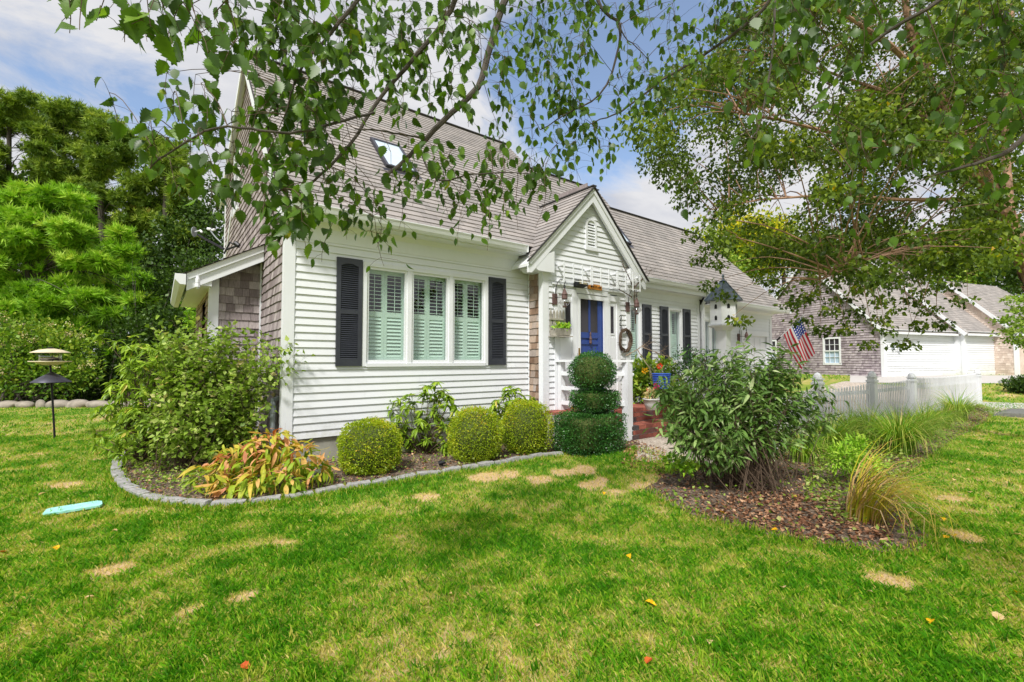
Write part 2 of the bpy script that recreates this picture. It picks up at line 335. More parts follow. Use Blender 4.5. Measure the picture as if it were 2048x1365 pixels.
# ------------------------------------------------------------------ course-laid cladding
def clad(mb, O, U, V, N, v0, v1, e, uL, uR, w, t, openings=(), jit=0.0, gap=0.002, seed=1, wvar=0.5, back=True):
    g = random.Random(seed); O, U, V, N = Vector(O), Vector(U), Vector(V), Vector(N)
    rows = int(math.ceil((v1 - v0) / e - 1e-6))
    for i in range(rows):
        a, b = v0 + i * e, min(v1, v0 + (i + 1) * e)
        cuts = sorted({a, b} | {z for (_, _, p, q) in openings for z in (p, q) if a < z < b})
        lo, hi = min(uL(a), uL(b)), max(uR(a), uR(b)); xs = [lo]; x = lo + w * g.random()
        while x < hi: xs.append(x); x += w * (1 + wvar * (g.random() - 0.5) * 2)
        xs.append(hi)
        dj = [g.uniform(-jit, jit) for _ in xs]; rr = [g.random() for _ in xs]
        for c0, c1 in zip(cuts, cuts[1:]):
            mid = (c0 + c1) / 2; o0 = t * (1 - (c0 - a) / e); o1 = t * (1 - (c1 - a) / e)
            blocks = [(p, q) for (p, q, r, s_) in openings if r < mid < s_]
            for k in range(len(xs) - 1):
                segs = [(xs[k], xs[k + 1])]
                for (p, q) in blocks:
                    ns = []
                    for (m, n) in segs:
                        if q <= m or p >= n: ns.append((m, n)); continue
                        if m < p: ns.append((m, p))
                        if n > q: ns.append((q, n))
                    segs = ns
                for (m, n) in segs:
                    l0, r0 = max(m, uL(c0)), min(n, uR(c0)); l1, r1 = max(m, uL(c1)), min(n, uR(c1))
                    if r0 - l0 < 0.004 and r1 - l1 < 0.004: continue
                    if r0 < l0: l0 = r0 = (l0 if abs(l0 - l1) < abs(r0 - r1) else r0)
                    if r1 < l1: l1 = r1 = (l1 if abs(l0 - l1) < abs(r0 - r1) else r1)
                    z0 = c0 + (dj[k] if c0 == a else 0.0); r = rr[k]
                    A = O + U * (l0 + gap) + V * z0 + N * o0; B = O + U * (r0 - gap) + V * z0 + N * o0
                    C = O + U * (r1 - gap) + V * c1 + N * o1; D = O + U * (l1 + gap) + V * c1 + N * o1
                    mb.quad(A, B, C, D, r)
                    if c0 == a:
                        mb.quad(A - N * o0 * 0.95, B - N * o0 * 0.95, B, A, r)
                        if gap > 0.0015:
                            mb.quad(A - N * o0 * 0.9, A, D, D - N * o1 * 0.9, r); mb.quad(B, B - N * o0 * 0.9, C - N * o1 * 0.9, C, r)
    if back:
        K = 8; zz = [v0 + (v1 - v0) * i / K for i in range(K + 1)]
        zz = sorted(set(zz) | {z for o in openings for z in (o[2], o[3]) if v0 < z < v1})
        for c0, c1 in zip(zz, zz[1:]):
            mid = (c0 + c1) / 2; segs = [(None, None)]
            cutx = sorted([(p, q) for (p, q, r, s_) in openings if r < mid < s_]); L = None; pts = []
            cur = None
            for (p, q) in cutx: pts.append((cur, p)); cur = q
            pts.append((cur, None))
            for (m, n) in pts:
                l0 = uL(c0) if m is None else m; l1 = uL(c1) if m is None else m; r0 = uR(c0) if n is None else n; r1 = uR(c1) if n is None else n
                if r0 <= l0 and r1 <= l1: continue
                mb.quad(*[O + U * u_ + V * v_ - N * 0.006 for u_, v_ in ((l0, c0), (max(l0, r0), c0), (max(l1, r1), c1), (l1, c1))], 0.2)
X_, Y_, Z_ = Vector((1, 0, 0)), Vector((0, 1, 0)), Vector((0, 0, 1))
# ================================================================== HOUSE
house = thing('clapboard_house', (1.28, 6.59, 0.0), 'white clapboard cottage with grey shingled end, black louvered shutters and a blue front door', 'house')
YA, YB, YC = 6.59, 7.25, 7.20
XA0, XA1 = 1.28, 7.78
BX0, BX1, BY = 5.40, 7.80, 6.17            # entry bump
XB1, XC1 = 12.30, 16.75
RY, RZ = 10.4, 7.50
pa = lambda y: y - 2.85 - 0.04              # roof A underside height
SB = 1.26
pb = lambda y: 3.41 + SB * (y - 7.0)
WIN = (2.30, 4.48, 1.31, 2.82)
mb = MB()
clad(mb, (0, YA, 0), X_, Z_, -Y_, 0.35, 3.10, 0.1016, lambda v: XA0 + 0.11, lambda v: BX0 + 0.02, 3.2, 0.019, [WIN], gap=0.0008, seed=3)
mb.box(XA0 + .11, BX0, YA - .022, YA - .002, 3.03, 3.275)      # frieze board
mb.build('front_wall', M['white'], house)
mb = MB()
GX = XA0
def gR(z): return 14.2 if z < 5.72 else 14.2 - (z - 5.72) / 0.46
def gL(z): return YA + .10 if z < 3.3 else max(YA + .10, z + 2.85 + 0.05)
clad(mb, (GX, 0, 0), Y_, Z_, -X_, 0.30, 7.42, 0.127, gL, gR, 0.13, 0.016, [(11.5, 12.4, 4.75, 6.1)], jit=0.006, gap=0.002, seed=5)
mb.build('side_wall', M['shingle'], house)
mb = MB()  # unseen rear and right enclosing walls
mb.box(XA0 + .02, XC1 - .1, 14.16, 14.2, 0, 5.7); mb.box(XC1 - .05, XC1 - .02, YC, 14.2, 0, 3.2); mb.prism([(XA0 + .02, 6.75, 0), (XA0 + .02, 14.1, 0), (XA0 + .02, 14.1, 5.5), (XA0 + .02, RY, 7.1), (XA0 + .02, 6.75, 3.45)], (.02, 0, 0))
mb.box(XA1 - .02, XA1, 7.3, 14.2, 0.3, 5.5)
mb.build('rear_wall', M['shingle'], house)
# foundation
mb = MB()
mb.box(XA0 + .03, BX0, YA + .02, YA + .2, -0.1, 0.36); mb.box(XA0 + .03, XA0 + .2, YA + .2, 14.2, -.1, 0.31)
mb.box(BX1, XC1, YB + .02, YB + .2, -.1, .36); mb.box(BX0 + .02, BX1 - .02, BY + .03, BY + .2, -.1, .5); mb.box(BX0 + .02, BX0 + .2, BY + .2, YA + .1, -.1, .4)
mb.build('foundation', M['concrete'], house)
# corner boards
def cboard(x0, x1, y0, y1, z0, z1): b = MB(); b.box(x0, x1, y0, y1, z0, z1); return b.build('corner_board', M['trim'], house)
cboard(XA0 - .024, XA0 + .11, YA - .024, YA - .001, 0.26, 3.27)
cboard(XA0 - .024, XA0 - .001, YA, YA + .10, 0.26, 3.36)
cboard(XA0 - .03, XA0 - .002, 14.1, 14.22, 0.3, 5.7)
cboard(BX0 - .022, BX0 + .12, BY - .024, BY - .001, 0.46, 3.22); cboard(BX0 - .022, BX0 - .001, BY, BY + .09, 0.46, 3.22)
cboard(BX0 - .015, BX0 + .004, YA - .05, YA - .024, 0.36, 3.05)
cboard(BX1 - .12, BX1 + .022, BY - .024, BY - .001, 0.5, 3.1)
cboard(XB1 - .10, XB1 + .02, YB - .026, YB + .05, 0.35, 3.10)
cboard(XC1 - .12, XC1 + .02, YC - .026, YC + .05, 0.35, 2.9)
# entry bump walls
GP = (6.60, 4.62); GS = 1.0
def bz(z, m=0.0): return (GP[1] - z) / GS - m
mb = MB()
PAN = (5.72, 7.42, 0.5, 2.72)
clad(mb, (0, BY, 0), X_, Z_, -Y_, 0.50, 4.50, 0.1016, lambda v: BX0 + .12 if v < 3.2 else GP[0] - bz(v), lambda v: BX1 - .12 if v < 3.1 else min(BX1 + .3, GP[0] + bz(v)), 2.6, 0.019, [PAN], gap=0.0008, seed=9)
mb.build('entry_gable_wall', M['white'], house)
mb = MB()
clad(mb, (BX0, 0, 0), Y_, Z_, -X_, 0.45, 3.05, 0.127, lambda v: BY + .09, lambda v: YA - .02, 0.14, 0.016, jit=0.006, seed=12)
mb.build('entry_side_wall', M['shingle_brown'], house)
mb = MB(); mb.box(BX1 - .02, BX1, BY, YB, 0.45, 3.3); mb.build('entry_return_wall', M['white'], house)
# panelled door surround
mb = MB()
mb.box(5.72, 6.18, BY - .012, BY + .03, 0.5, 2.70); mb.box(7.10, 7.42, BY - .012, BY + .03, 0.5, 2.70)
mb.box(5.66, 6.20, BY - .035, BY - .0125, 2.62, 2.72); mb.box(7.12, 7.48, BY - .035, BY - .0125, 2.58, 2.68)
mb.box(5.66, 5.76, BY - .030, BY - .0125, 0.5, 2.62); mb.box(7.38, 7.48, BY - .030, BY - .0125, 0.5, 2.58)
mb.box(6.10, 6.22, BY - .036, BY - .0125, 0.5, 2.72); mb.box(7.07, 7.17, BY - .036, BY - .0125, 0.5, 2.72)
mb.box(6.20, 7.09, BY - .044, BY + .05, 2.665, 2.76)
for x0, x1 in ((5.80, 6.06), (7.19, 7.35)):
    mb.box(x0, x1, BY - .020, BY - .0125, 0.62, 1.85)
mb.build('door_surround', M['trim'], house)
for x0, x1 in ((5.93, 6.07), (7.19, 7.29)):
    mb = MB(); mb.box(x0 - .02, x1 + .02, BY - .022, BY - .0125, 1.90, 1.93); mb.box(x0 - .02, x1 + .02, BY - .022, BY - .0125, 2.48, 2.51)
    mb.box(x0 - .02, x0, BY - .022, BY - .0125, 1.93, 2.48); mb.box(x1, x1 + .02, BY - .022, BY - .0125, 1.93, 2.48)
    sl = mb.build('sidelight', M['trim'], house)
    mb = MB(); mb.box(x0, x1, BY - .018, BY - .014, 1.93, 2.48); mb.build('pane', M['screen'], sl)
# door: storm door frame, blue door with two lights
mb = MB(); D0, D1, DB, DT = 6.235, 7.065, 0.56, 2.655
for b in ((D0, D0 + .085, DB, DT), (D1 - .085, D1, DB, DT), (D0 + .085, D1 - .085, DT - .09, DT), (D0 + .085, D1 - .085, DB, DB + .2), (D0 + .085, D1 - .085, 1.385, 1.425)):
    mb.box(b[0], b[1], BY - .034, BY - .006, b[2], b[3])
door = mb.build('door', M['trim'], house); tag(door, 'blue front door behind a white storm door frame')
mb = MB(); dx0, dx1 = D0 + .06, D1 - .06; yb = BY + .02
mb.box(dx0, dx1, yb + .015, yb + .05, DB, DT - .06)
for b in ((dx0, dx0 + .05, DB, DT - .06), (dx1 - .15, dx1, DB, DT - .06), (dx0 + .30, dx0 + .35, 1.92, DT - .06), (dx0 + .05, dx1 - .15, 1.82, 1.93), (dx0 + .05, dx1 - .15, 1.70, 1.76), (dx0 + .05, dx1 - .15, DB, .78), (dx0 + .05, dx1 - .15, 1.2, 1.3)):
    mb.box(b[0], b[1], yb - .003, yb + .0145, b[2], b[3])
mb.build('door_leaf', M['door'], door)
mb = MB(); mb.box(dx0 + .05, dx0 + .30, yb + .004, yb + .014, 1.93, DT - .07); mb.box(dx0 + .35, dx1 - .15, yb + .004, yb + .014, 1.93, DT - .07)
mb.build('door_light', M['screen'], door)
mb = MB(); mb.box(D0 + .02, D0 + .06, BY - .042, BY - .0345, 1.24, 1.62); mb.tube([(D0 + .04, BY - .04, 1.49), (D0 + .04, BY - .085, 1.49), (D0 + .13, BY - .09, 1.485)], .011)
mb.build('handle', M['brass'], door)
mb = MB(); mb.lathe((dx0 + .33, yb - .02, 1.70), [(.012, 0), (.03, .03), (.022, .07), (.03, .1), (.014, .15), (.02, .2), (.008, .24)], 8); mb.build('knocker', M['rust'], door)
mb = MB(); mb.box(6.05, 7.25, BY - .16, BY - .0445, 0.505, 0.56); mb.build('door_sill', M['wood_orange'], house)
# gable rakes + soffit returns
mb = MB()
GY0 = BY - .12
def rake(sx):
    c = GP[0]; top = GP[1] + .10
    for (w, y0, y1, off) in ((.06, GY0 - .022, GY0 + .02, 0.0), (.125, GY0, GY0 + .05, .06)):
        ln = 1.62
        z_in = top - off * 1.414; pts = [(c, y0, z_in), (c + sx * ln, y0, z_in - ln), (c + sx * ln, y0, z_in - ln - (w * .9)), (c + sx * (ln - .0), y0, z_in - ln - w * .9), (c, y0, z_in - w * 1.414)]
        pts = [pts[0], pts[1], pts[2], (c + sx * (ln - w * .5), y0, z_in - ln - w * .9), pts[4]]
        mb.prism(pts, (0, y1 - y0, 0))
    mb.prism([(c, GY0 + .05, top - .05), (c + sx * 1.60, GY0 + .05, top - 1.65), (c + sx * 1.60, GY0 + .05, top - 1.70), (c, GY0 + .05, top - .10)], (0, .5, 0))
rake(-1); rake(1)
mb.prism([(GP[0] - 1.50, GY0 + .004, 3.16), (GP[0] - 1.50, GY0 + .004, 3.02), (GP[0] - 1.40, GY0 + .004, 2.96), (GP[0] - 1.02, GY0 + .004, 2.96), (GP[0] - 1.02, GY0 + .004, 3.35)], (0, .40, 0))
mb.prism([(GP[0] + 1.48, GY0 + .004, 3.14), (GP[0] + 1.48, GY0 + .004, 3.02), (GP[0] + 1.38, GY0 + .004, 2.96), (GP[0] + 1.12, GY0 + .004, 2.96), (GP[0] + 1.12, GY0 + .004, 3.3)], (0, .9, 0))
mb.build('gable_rake_trim', M['trim'], house)
# gable vent
mb = MB(); vx, vz0, vz1, vy = 6.64, 3.56, 4.14, BY - .035
mb.box(vx - .155, vx - .105, vy, vy + .03, vz0, vz1 - .1); mb.box(vx + .105, vx + .155, vy, vy + .03, vz0, vz1 - .1); mb.box(vx - .17, vx + .17, vy - .015, vy + .03, vz0 - .03, vz0 + .03)
arc = [(vx + .155 * math.cos(a), vy, vz1 - .1 + .13 * math.sin(a)) for a in [math.pi * k / 8 for k in range(9)]]
arci = [(vx + .105 * math.cos(a), vy, vz1 - .1 + .085 * math.sin(a)) for a in [math.pi * k / 8 for k in range(9)]]
for k in range(8): mb.prism([arc[k], arc[k + 1], arci[k + 1], arci[k]], (0, .03, 0))
for k in range(8): zz = vz0 + .055 + k * .056; mb.obox((vx, vy + .012, zz), X_, Vector((0, .35, .94)), Vector((0, -.94, .35)), -.104, .104, -.013, .013, -.003, .003)
vent = mb.build('gable_vent', M['trim'], house)
mb = MB(); mb.box(vx - .105, vx + .105, vy + .031, vy + .034, vz0 + .03, vz1 - .03); mb.build('vent_screen', M['screen'], vent)
# section B and C walls
W1 = (8.75, 9.62, 1.31, 2.80); W2 = (10.78, 11.42, 1.31, 2.80); W3 = (12.42, 13.22, 1.25, 2.60)
GD = (14.75, 16.40, 0.30, 2.18)
mb = MB()
clad(mb, (0, YB, 0), X_, Z_, -Y_, 0.35, 3.12, 0.1016, lambda v: BX1 - .3, lambda v: XB1 - .10, 3.0, 0.019, [W1, W2], gap=0.0008, seed=21)
mb.box(BX1, XB1, YB - .022, YB - .002, 2.98, 3.20)
clad(mb, (0, YC, 0), X_, Z_, -Y_, 0.35, 2.98, 0.1016, lambda v: XB1 + .02, lambda v: XC1 - .12, 3.0, 0.019, [W3, GD], gap=0.0008, seed=22)
mb.box(XB1, XC1, YC - .022, YC - .002, 2.78, 2.98)
mb.build('garage_wing_wall', M['white'], house)
mb = MB(); mb.box(GD[0], GD[1], YC + .03, YC + .07, GD[2], GD[3])
for k in range(4):
    for j in range(4):
        x0 = GD[0] + .04 + k * .40; z0 = GD[2] + .03 + j * .46; mb.box(x0, x0 + .35, YC + .018, YC + .0295, z0, z0 + .40)
gd = mb.build('garage_door', M['trim'], house)
mb = MB(); mb.box(GD[0] - .10, GD[0], YC - .03, YC + .03, 0.3, GD[3]); mb.box(GD[1], GD[1] + .10, YC - .03, YC + .03, 0.3, GD[3]); mb.box(GD[0] - .12, GD[1] + .12, YC - .045, YC + .03, GD[3], GD[3] + .16)
mb.build('door_frame', M['trim'], gd)
# windows --------------------------------------------------------
def window(x0, x1, z0, z1, yw, units, slats=True, label=None):
    mb = MB(); c = .055
    mb.box(x0 - .005, x0 + c, yw - .034, yw + .09, z0 - .005, z1 + .005); mb.box(x1 - c, x1 + .005, yw - .034, yw + .09, z0 - .005, z1 + .005)
    mb.box(x0 + c, x1 - c, yw - .034, yw + .09, z1 - c, z1 + .005); mb.box(x0 + c, x1 - c, yw - .04, yw + .09, z0 - .012, z0 + c * .7)
    n = units; step = (x1 - x0) / n; mw = .035
    for k in range(1, n): mb.box(x0 + k * step - mw, x0 + k * step + mw, yw - .030, yw + .09, z0 + c * .7, z1 - c)
    w = mb.build('window', M['trim'], house, label)
    s = MB(); s.cur = .6; p = MB(); lv = MB()
    for k in range(n):
        a = x0 + k * step + (c if k == 0 else mw); b = x0 + (k + 1) * step - (c if k == n - 1 else mw); q = .038; zb, zt = z0 + c * .7, z1 - c
        s.box(a, a + q, yw - .012, yw + .03, zb, zt); s.box(b - q, b, yw - .012, yw + .03, zb, zt); s.box(a + q, b - q, yw - .012, yw + .03, zb, zb + q * 1.3); s.box(a + q, b - q, yw - .012, yw + .03, zt - q, zt)
        p.quad((a + q, yw + .008, zb + q), (b - q, yw + .008, zb + q), (b - q, yw + .008, zt - q), (a + q, yw + .008, zt - q))
        if slats:
            y = yw + .11; st = .045; m = (a + b) / 2; zm = zb + (zt - zb) * .52
            for u0, u1 in ((a, m), (m, b)):
                lv.box(u0 + .001, u0 + st, y, y + .028, zb, zt); lv.box(u1 - st, u1 - .001, y, y + .028, zb, zt)
                lv.box(u0 + st, u1 - st, y, y + .028, zb, zb + .09); lv.box(u0 + st, u1 - st, y, y + .028, zt - .08, zt); lv.box(u0 + st, u1 - st, y, y + .028, zm - .04, zm + .04)
                for lo, hi, tl in ((zb + .09, zm - .04, 62), (zm + .04, zt - .08, 12)):
                    nn = max(2, int((hi - lo) / .052)); ca, sa = math.cos(math.radians(tl)), math.sin(math.radians(tl))
                    for j in range(nn):
                        zc = lo + (j + .5) * (hi - lo) / nn
                        lv.obox(((u0 + u1) / 2, y + .014, zc), X_, Vector((0, ca, sa)), Vector((0, -sa, ca)), -(u1 - u0) / 2 + st, (u1 - u0) / 2 - st, -.028, .028, -.004, .004)
                lv.box((u0 + u1) / 2 - .004, (u0 + u1) / 2 + .004, y - .018, y - .010, zm + .05, zt - .09)
    s.build('sash', M['trim'], w); p.build('pane', M['glass'], w)
    if slats: lv.build('interior_shutter', M['plantation'], w)
    return w
window(*WIN, YA, 3); window(*W1, YB, 1); window(*W2, YB, 1); window(*W3, YC, 2)
mb = MB(); mb.box(GX - .035, GX + .02, 11.5, 11.6, 4.7, 6.15); mb.box(GX - .035, GX + .02, 12.3, 12.4, 4.7, 6.15); mb.box(GX - .035, GX + .02, 11.6, 12.3, 6.05, 6.15); mb.box(GX - .04, GX + .02, 11.6, 12.3, 4.7, 4.8); mb.box(GX - .02, GX + .01, 11.6, 12.3, 5.38, 5.44)
w = mb.build('window', M['trim'], house)
mb = MB(); mb.quad((GX, 11.6, 4.8), (GX, 12.3, 4.8), (GX, 12.3, 6.05), (GX, 11.6, 6.05)); mb.build('pane', M['screen'], w)
def lshutter(x0, x1, z0, z1, yw):
    mb = MB(); y0, y1 = yw - .048, yw - .016; s = .058; zm = z0 + (z1 - z0) * .50
    mb.box(x0, x0 + s, y0, y1, z0, z1); mb.box(x1 - s, x1, y0, y1, z0, z1)
    mb.box(x0 + s, x1 - s, y0, y1, z0, z0 + .10); mb.box(x0 + s, x1 - s, y0, y1, z1 - .075, z1); mb.box(x0 + s, x1 - s, y0, y1, zm - .03, zm + .03)
    mb.box(x0 + s, x1 - s, y1 - .004, y1, z0 + .1, z1 - .075)
    c = (x0 + x1) / 2; hw = (x1 - x0) / 2 - s
    for k in range(6):
        u0 = -1 + k / 3; u1 = -1 + (k + 1) / 3
        mb.prism([(c + u0 * hw, y0 + .001, z1 - .075), (c + u1 * hw, y0 + .001, z1 - .075), (c + u1 * hw, y0 + .001, z1 - .078 - .035 * u1 * u1), (c + u0 * hw, y0 + .001, z1 - .078 - .035 * u0 * u0)], (0, .02, 0))
    for lo, hi in ((z0 + .1, zm - .03), (zm + .03, z1 - .08)):
        n = int((hi - lo) / .0285)
        for j in range(n):
            zc = lo + (j + .5) * (hi - lo) / n
            mb.obox((c, y0 + .014, zc), X_, Vector((0, .62, .78)), Vector((0, -.78, .62)), -hw, hw, -.016, .014, -.0025, .0025)
    for z in (z1 - .035, z0 + .05): mb.lathe((c, y0 - .001, z), [(.006, 0), (.004, .004)], 6)
    return mb.build('shutter', M['navy'], house)
lshutter(1.925, 2.285, 1.31, 2.84, YA); lshutter(4.50, 4.86, 1.31, 2.84, YA)
for x0 in (8.36, 9.66, 10.40, 11.46, 13.27): lshutter(x0, x0 + .36, 1.30, 2.81, YB if x0 < 12 else YC)
# roofs ----------------------------------------------------------
D45 = Vector((0, 1, 1)).normalized(); N45 = Vector((0, -1, 1)).normalized(); LA = (RY - 6.26) * math.sqrt(2)
EX = 0.142
mb = MB()
XR0 = XA0 - .13
sk1 = (3.02, 3.62, 1.86, 3.00)
clad(mb, (0, 6.26, 6.26 - 2.85), X_, D45, N45, 0, LA, EX, lambda v: XR0, lambda v: 7.76, 0.30, 0.014, [sk1], jit=0.004, gap=0.0015, seed=31, wvar=.35)
DB_ = Vector((0, 1, SB)).normalized(); NB_ = Vector((0, -SB, 1)).normalized(); sl = math.sqrt(1 + SB * SB)
y0B = 6.95
def planeB(y): return 3.45 + SB * (y - y0B)
v_r2 = (9.40 - y0B) * sl; v_r3 = (8.83 - y0B) * sl; v_c = -(0.30) * sl
def bLeft(v): return 7.74 if v > 0 else XB1 + .10
def bRight(v):
    y = y0B + v / sl
    return 10.45 if v > v_r3 else XC1 + .18 - max(0, (y - 6.7)) * 0.98
sk2 = (9.38, 9.88, (7.74 - y0B) * sl, (8.2 - y0B) * sl)
clad(mb, (0, y0B, 3.45), X_, DB_, NB_, 0, v_r3, EX, lambda v: 7.74, bRight, 0.30, 0.014, [sk2], jit=0.004, gap=0.0015, seed=32, wvar=.35)
clad(mb, (0, y0B, 3.45), X_, DB_, NB_, v_r3, v_r2, EX, lambda v: 7.74, lambda v: 10.45, 0.30, 0.014, [], jit=0.004, gap=0.0015, seed=35, wvar=.35)
clad(mb, (0, y0B, 3.45), X_, DB_, NB_, v_c, 0.0, .125, lambda v: XB1 + .1, bRight, 0.30, 0.014, [], jit=0.004, gap=0.0015, seed=33, wvar=.35)
# dormer gable roof: left and right slopes
DL = Vector((1, 0, 1)).normalized(); NL = Vector((-1, 0, 1)).normalized(); ln = 1.66 * math.sqrt(2); zE = GP[1] + .14 - 1.66
clad(mb, (GP[0] - 1.66, 0, zE), Y_, DL, NL, 0, ln, EX, lambda v: GY0 - .03, lambda v: zE + v / math.sqrt(2) + 2.85 + .05, 0.30, 0.014, [], jit=0.004, gap=0.0015, seed=34, wvar=.35)
DR = Vector((-1, 0, 1)).normalized(); NR = Vector((1, 0, 1)).normalized()
clad(mb, (GP[0] + 1.66, 0, zE), Y_, DR, NR, 0, ln, EX, lambda v: GY0 - .03, lambda v: (zE + v / math.sqrt(2) - 3.45) / SB + y0B + .1, 0.30, 0.014, [], jit=0.004, gap=0.0015, seed=36, wvar=.35)
roof = mb.build('roof', M['roof'], house)
# rear slopes and gable infills closing the roof volumes
mb = MB()
mb.quad((XR0, RY, RZ + .04), (7.76, RY, RZ + .04), (7.76, 14.45, 5.62), (XR0, 14.45, 5.62))
mb.quad((7.76, 9.40, planeB(9.40)), (10.45, 9.40, planeB(9.40)), (10.45, 14.3, 3.2), (7.76, 14.3, 3.2))
mb.quad((10.45, 8.83, planeB(8.83)), (14.85, 8.83, planeB(8.83)), (16.9, 14.2, 2.6), (10.45, 14.2, 2.6))
mb.tri((14.85, 8.83, planeB(8.83)), (16.93, 6.65, planeB(6.65)), (16.9, 14.2, 2.6))
mb.tri((10.44, 9.40, planeB(9.4)), (10.44, 8.6, planeB(8.6)), (10.44, 11.5, planeB(8.6)))
mb.quad((7.755, 6.3, 3.42), (7.755, RY, RZ), (7.755, 13.9, 5.7), (7.755, 13.9, 3.4))
mb.build('rear_roof', M['roof'], house)
def cap(a, b, w=.11): mb = MB(); mb.bar(a, b, w, .022); mb.build('ridge_cap', M['roof_dark'], house)
cap((XR0, RY, RZ + .075), (7.78, RY, RZ + .075)); cap((7.7, 9.40, planeB(9.40) + .02), (10.47, 9.40, planeB(9.40) + .02)); cap((10.3, 8.83, planeB(8.83) + .02), (14.9, 8.83, planeB(8.83) + .02)); cap((GP[0], GY0 - .05, GP[1] + .15), (GP[0], 7.75, GP[1] + .15), .10)
for sx in (-1, 1): mb = MB(); mb.bar((GP[0], GY0 - .035, GP[1] + .135), (GP[0] + sx * 1.68, GY0 - .035, GP[1] + .135 - 1.68), .03, .018); mb.build('drip_edge', M['roof_dark'], house)
mb = MB(); mb.bar((XR0 - .01, 6.25, 3.41), (XR0 - .01, RY, RZ + .05), .02, .02)
mb.build('drip_edge', M['roof_dark'], house)
# main rake boards (left gable) and rear rake
mb = MB()
mb.prism([(XR0, 6.26, 3.40), (XR0, RY, RZ + .03), (XR0, RY, RZ - .20), (XR0, 6.50, 3.27), (XR0, 6.26, 3.2)], (.03, 0, 0))
mb.prism([(XR0, RY, RZ + .03), (XR0, 14.45, 5.62), (XR0, 14.45, 5.44), (XR0, RY, RZ - .17)], (.03, 0, 0))
mb.prism([(XR0 + .03, 6.3, 3.36), (XR0 + .03, RY, RZ - .04), (XR0 + .03, RY, RZ - .07), (XR0 + .03, 6.3, 3.33)], (.12, 0, 0))
mb.prism([(XR0 + .03, RY, RZ - .04), (XR0 + .03, 14.4, 5.57), (XR0 + .03, 14.4, 5.54), (XR0 + .03, RY, RZ - .07)], (.12, 0, 0))
mb.prism([(GX - .03, 12.75, 5.0), (GX - .03, 14.1, 3.85), (GX - .03, 14.1, 3.68), (GX - .03, 12.75, 4.83)], (.02, 0, 0))
mb.build('rake_board', M['trim'], house)
# soffits, fascia and gutters
def eave(x0, x1, yw, ye, zs, zf, name='soffit'):
    b = MB(); b.box(x0, x1, ye, yw - .0225, zs, zs + .02); b.box(x0, x1, ye, ye + .022, zs + .02, zf)
    pr = [(x0, yw - .0225, zs), (x0, yw - .075, zs), (x0, yw - .0225, zs - .07)]; b.prism(pr, (x1 - x0, 0, 0)); b.build(name, M['trim'], house)
def gutter(x0, x1, y, z, name='gutter'):
    b = MB(); pr = [(x0, y, z), (x0, y, z - .11), (x0, y - .06, z - .11), (x0, y - .085, z - .075), (x0, y - .10, z - .03), (x0, y - .115, z), (x0, y - .115, z + .012), (x0, y - .100, z + .012), (x0, y - .100, z - .02), (x0, y - .012, z - .02), (x0, y - .012, z)]
    b.prism(pr, (x1 - x0, 0, 0)); b.box(x0 - .004, x0, y - .1155, y, z - .111, z + .0125); b.box(x1, x1 + .004, y - .1155, y, z - .111, z + .0125); return b.build(name, M['trim'], house)
eave(XR0, 5.12, YA, 6.30, 3.275, 3.40); gutter(XA0 - .02, 5.08, 6.295, 3.40)
eave(8.1, XB1 + .12, YB, 7.0, 3.20, 3.44); gutter(8.15, XB1 + .10, 6.995, 3.42)
eave(XB1 + .12, XC1 + .1, YC, 6.70, 2.98, 3.08); gutter(XB1 + .16, XC1 + .12, 6.695, 3.07)
mb = MB(); mb.box(XB1 + .03, XB1 + .10, YB - .14, YB - .07, .3, 3.0); mb.bar((XB1 + .065, YB - .105, 3.0), (XB1 + .03, 6.93, 3.32), .07, .06); mb.build('downspout', M['trim'], house)
# skylights
def skylight(x0, x1, v0, v1, O, V, N, nm):
    O = Vector(O); b = MB(); c = .05
    b.obox(O, X_, V, N, x0, x0 + c, v0, v1, -.02, .07); b.obox(O, X_, V, N, x1 - c, x1, v0, v1, -.02, .07); b.obox(O, X_, V, N, x0 + c, x1 - c, v0, v0 + c, -.02, .07); b.obox(O, X_, V, N, x0 + c, x1 - c, v1 - c, v1, -.02, .07)
    b.obox(O, X_, V, N, x0 - .06, x1 + .06, v0 - .12, v0, -.02, .012)
    o = b.build('skylight', M['darkgrey'], house); g_ = MB(); g_.obox(O, X_, V, N, x0 + c, x1 - c, v0 + c, v1 - c, .03, .05); g_.build('pane', M['skyglass'], o)
skylight(sk1[0], sk1[1], sk1[2], sk1[3], (0, 6.26, 3.41), D45, N45, 'a'); skylight(sk2[0], sk2[1], sk2[2], sk2[3], (0, y0B, 3.45), DB_, NB_, 'b')
# small rounded kitchen vent pipe etc. beside left corner
mb = MB(); mb.tube([(1.20, 6.80, -.02), (1.20, 6.80, .80), (1.20, 6.83, .86), (1.28, 6.86, .88)], .035, 10); mb.tube([(1.20, 6.80, .70), (1.20, 6.80, .78)], .043, 10); mb.build('vent_pipe', M['galv'], house)
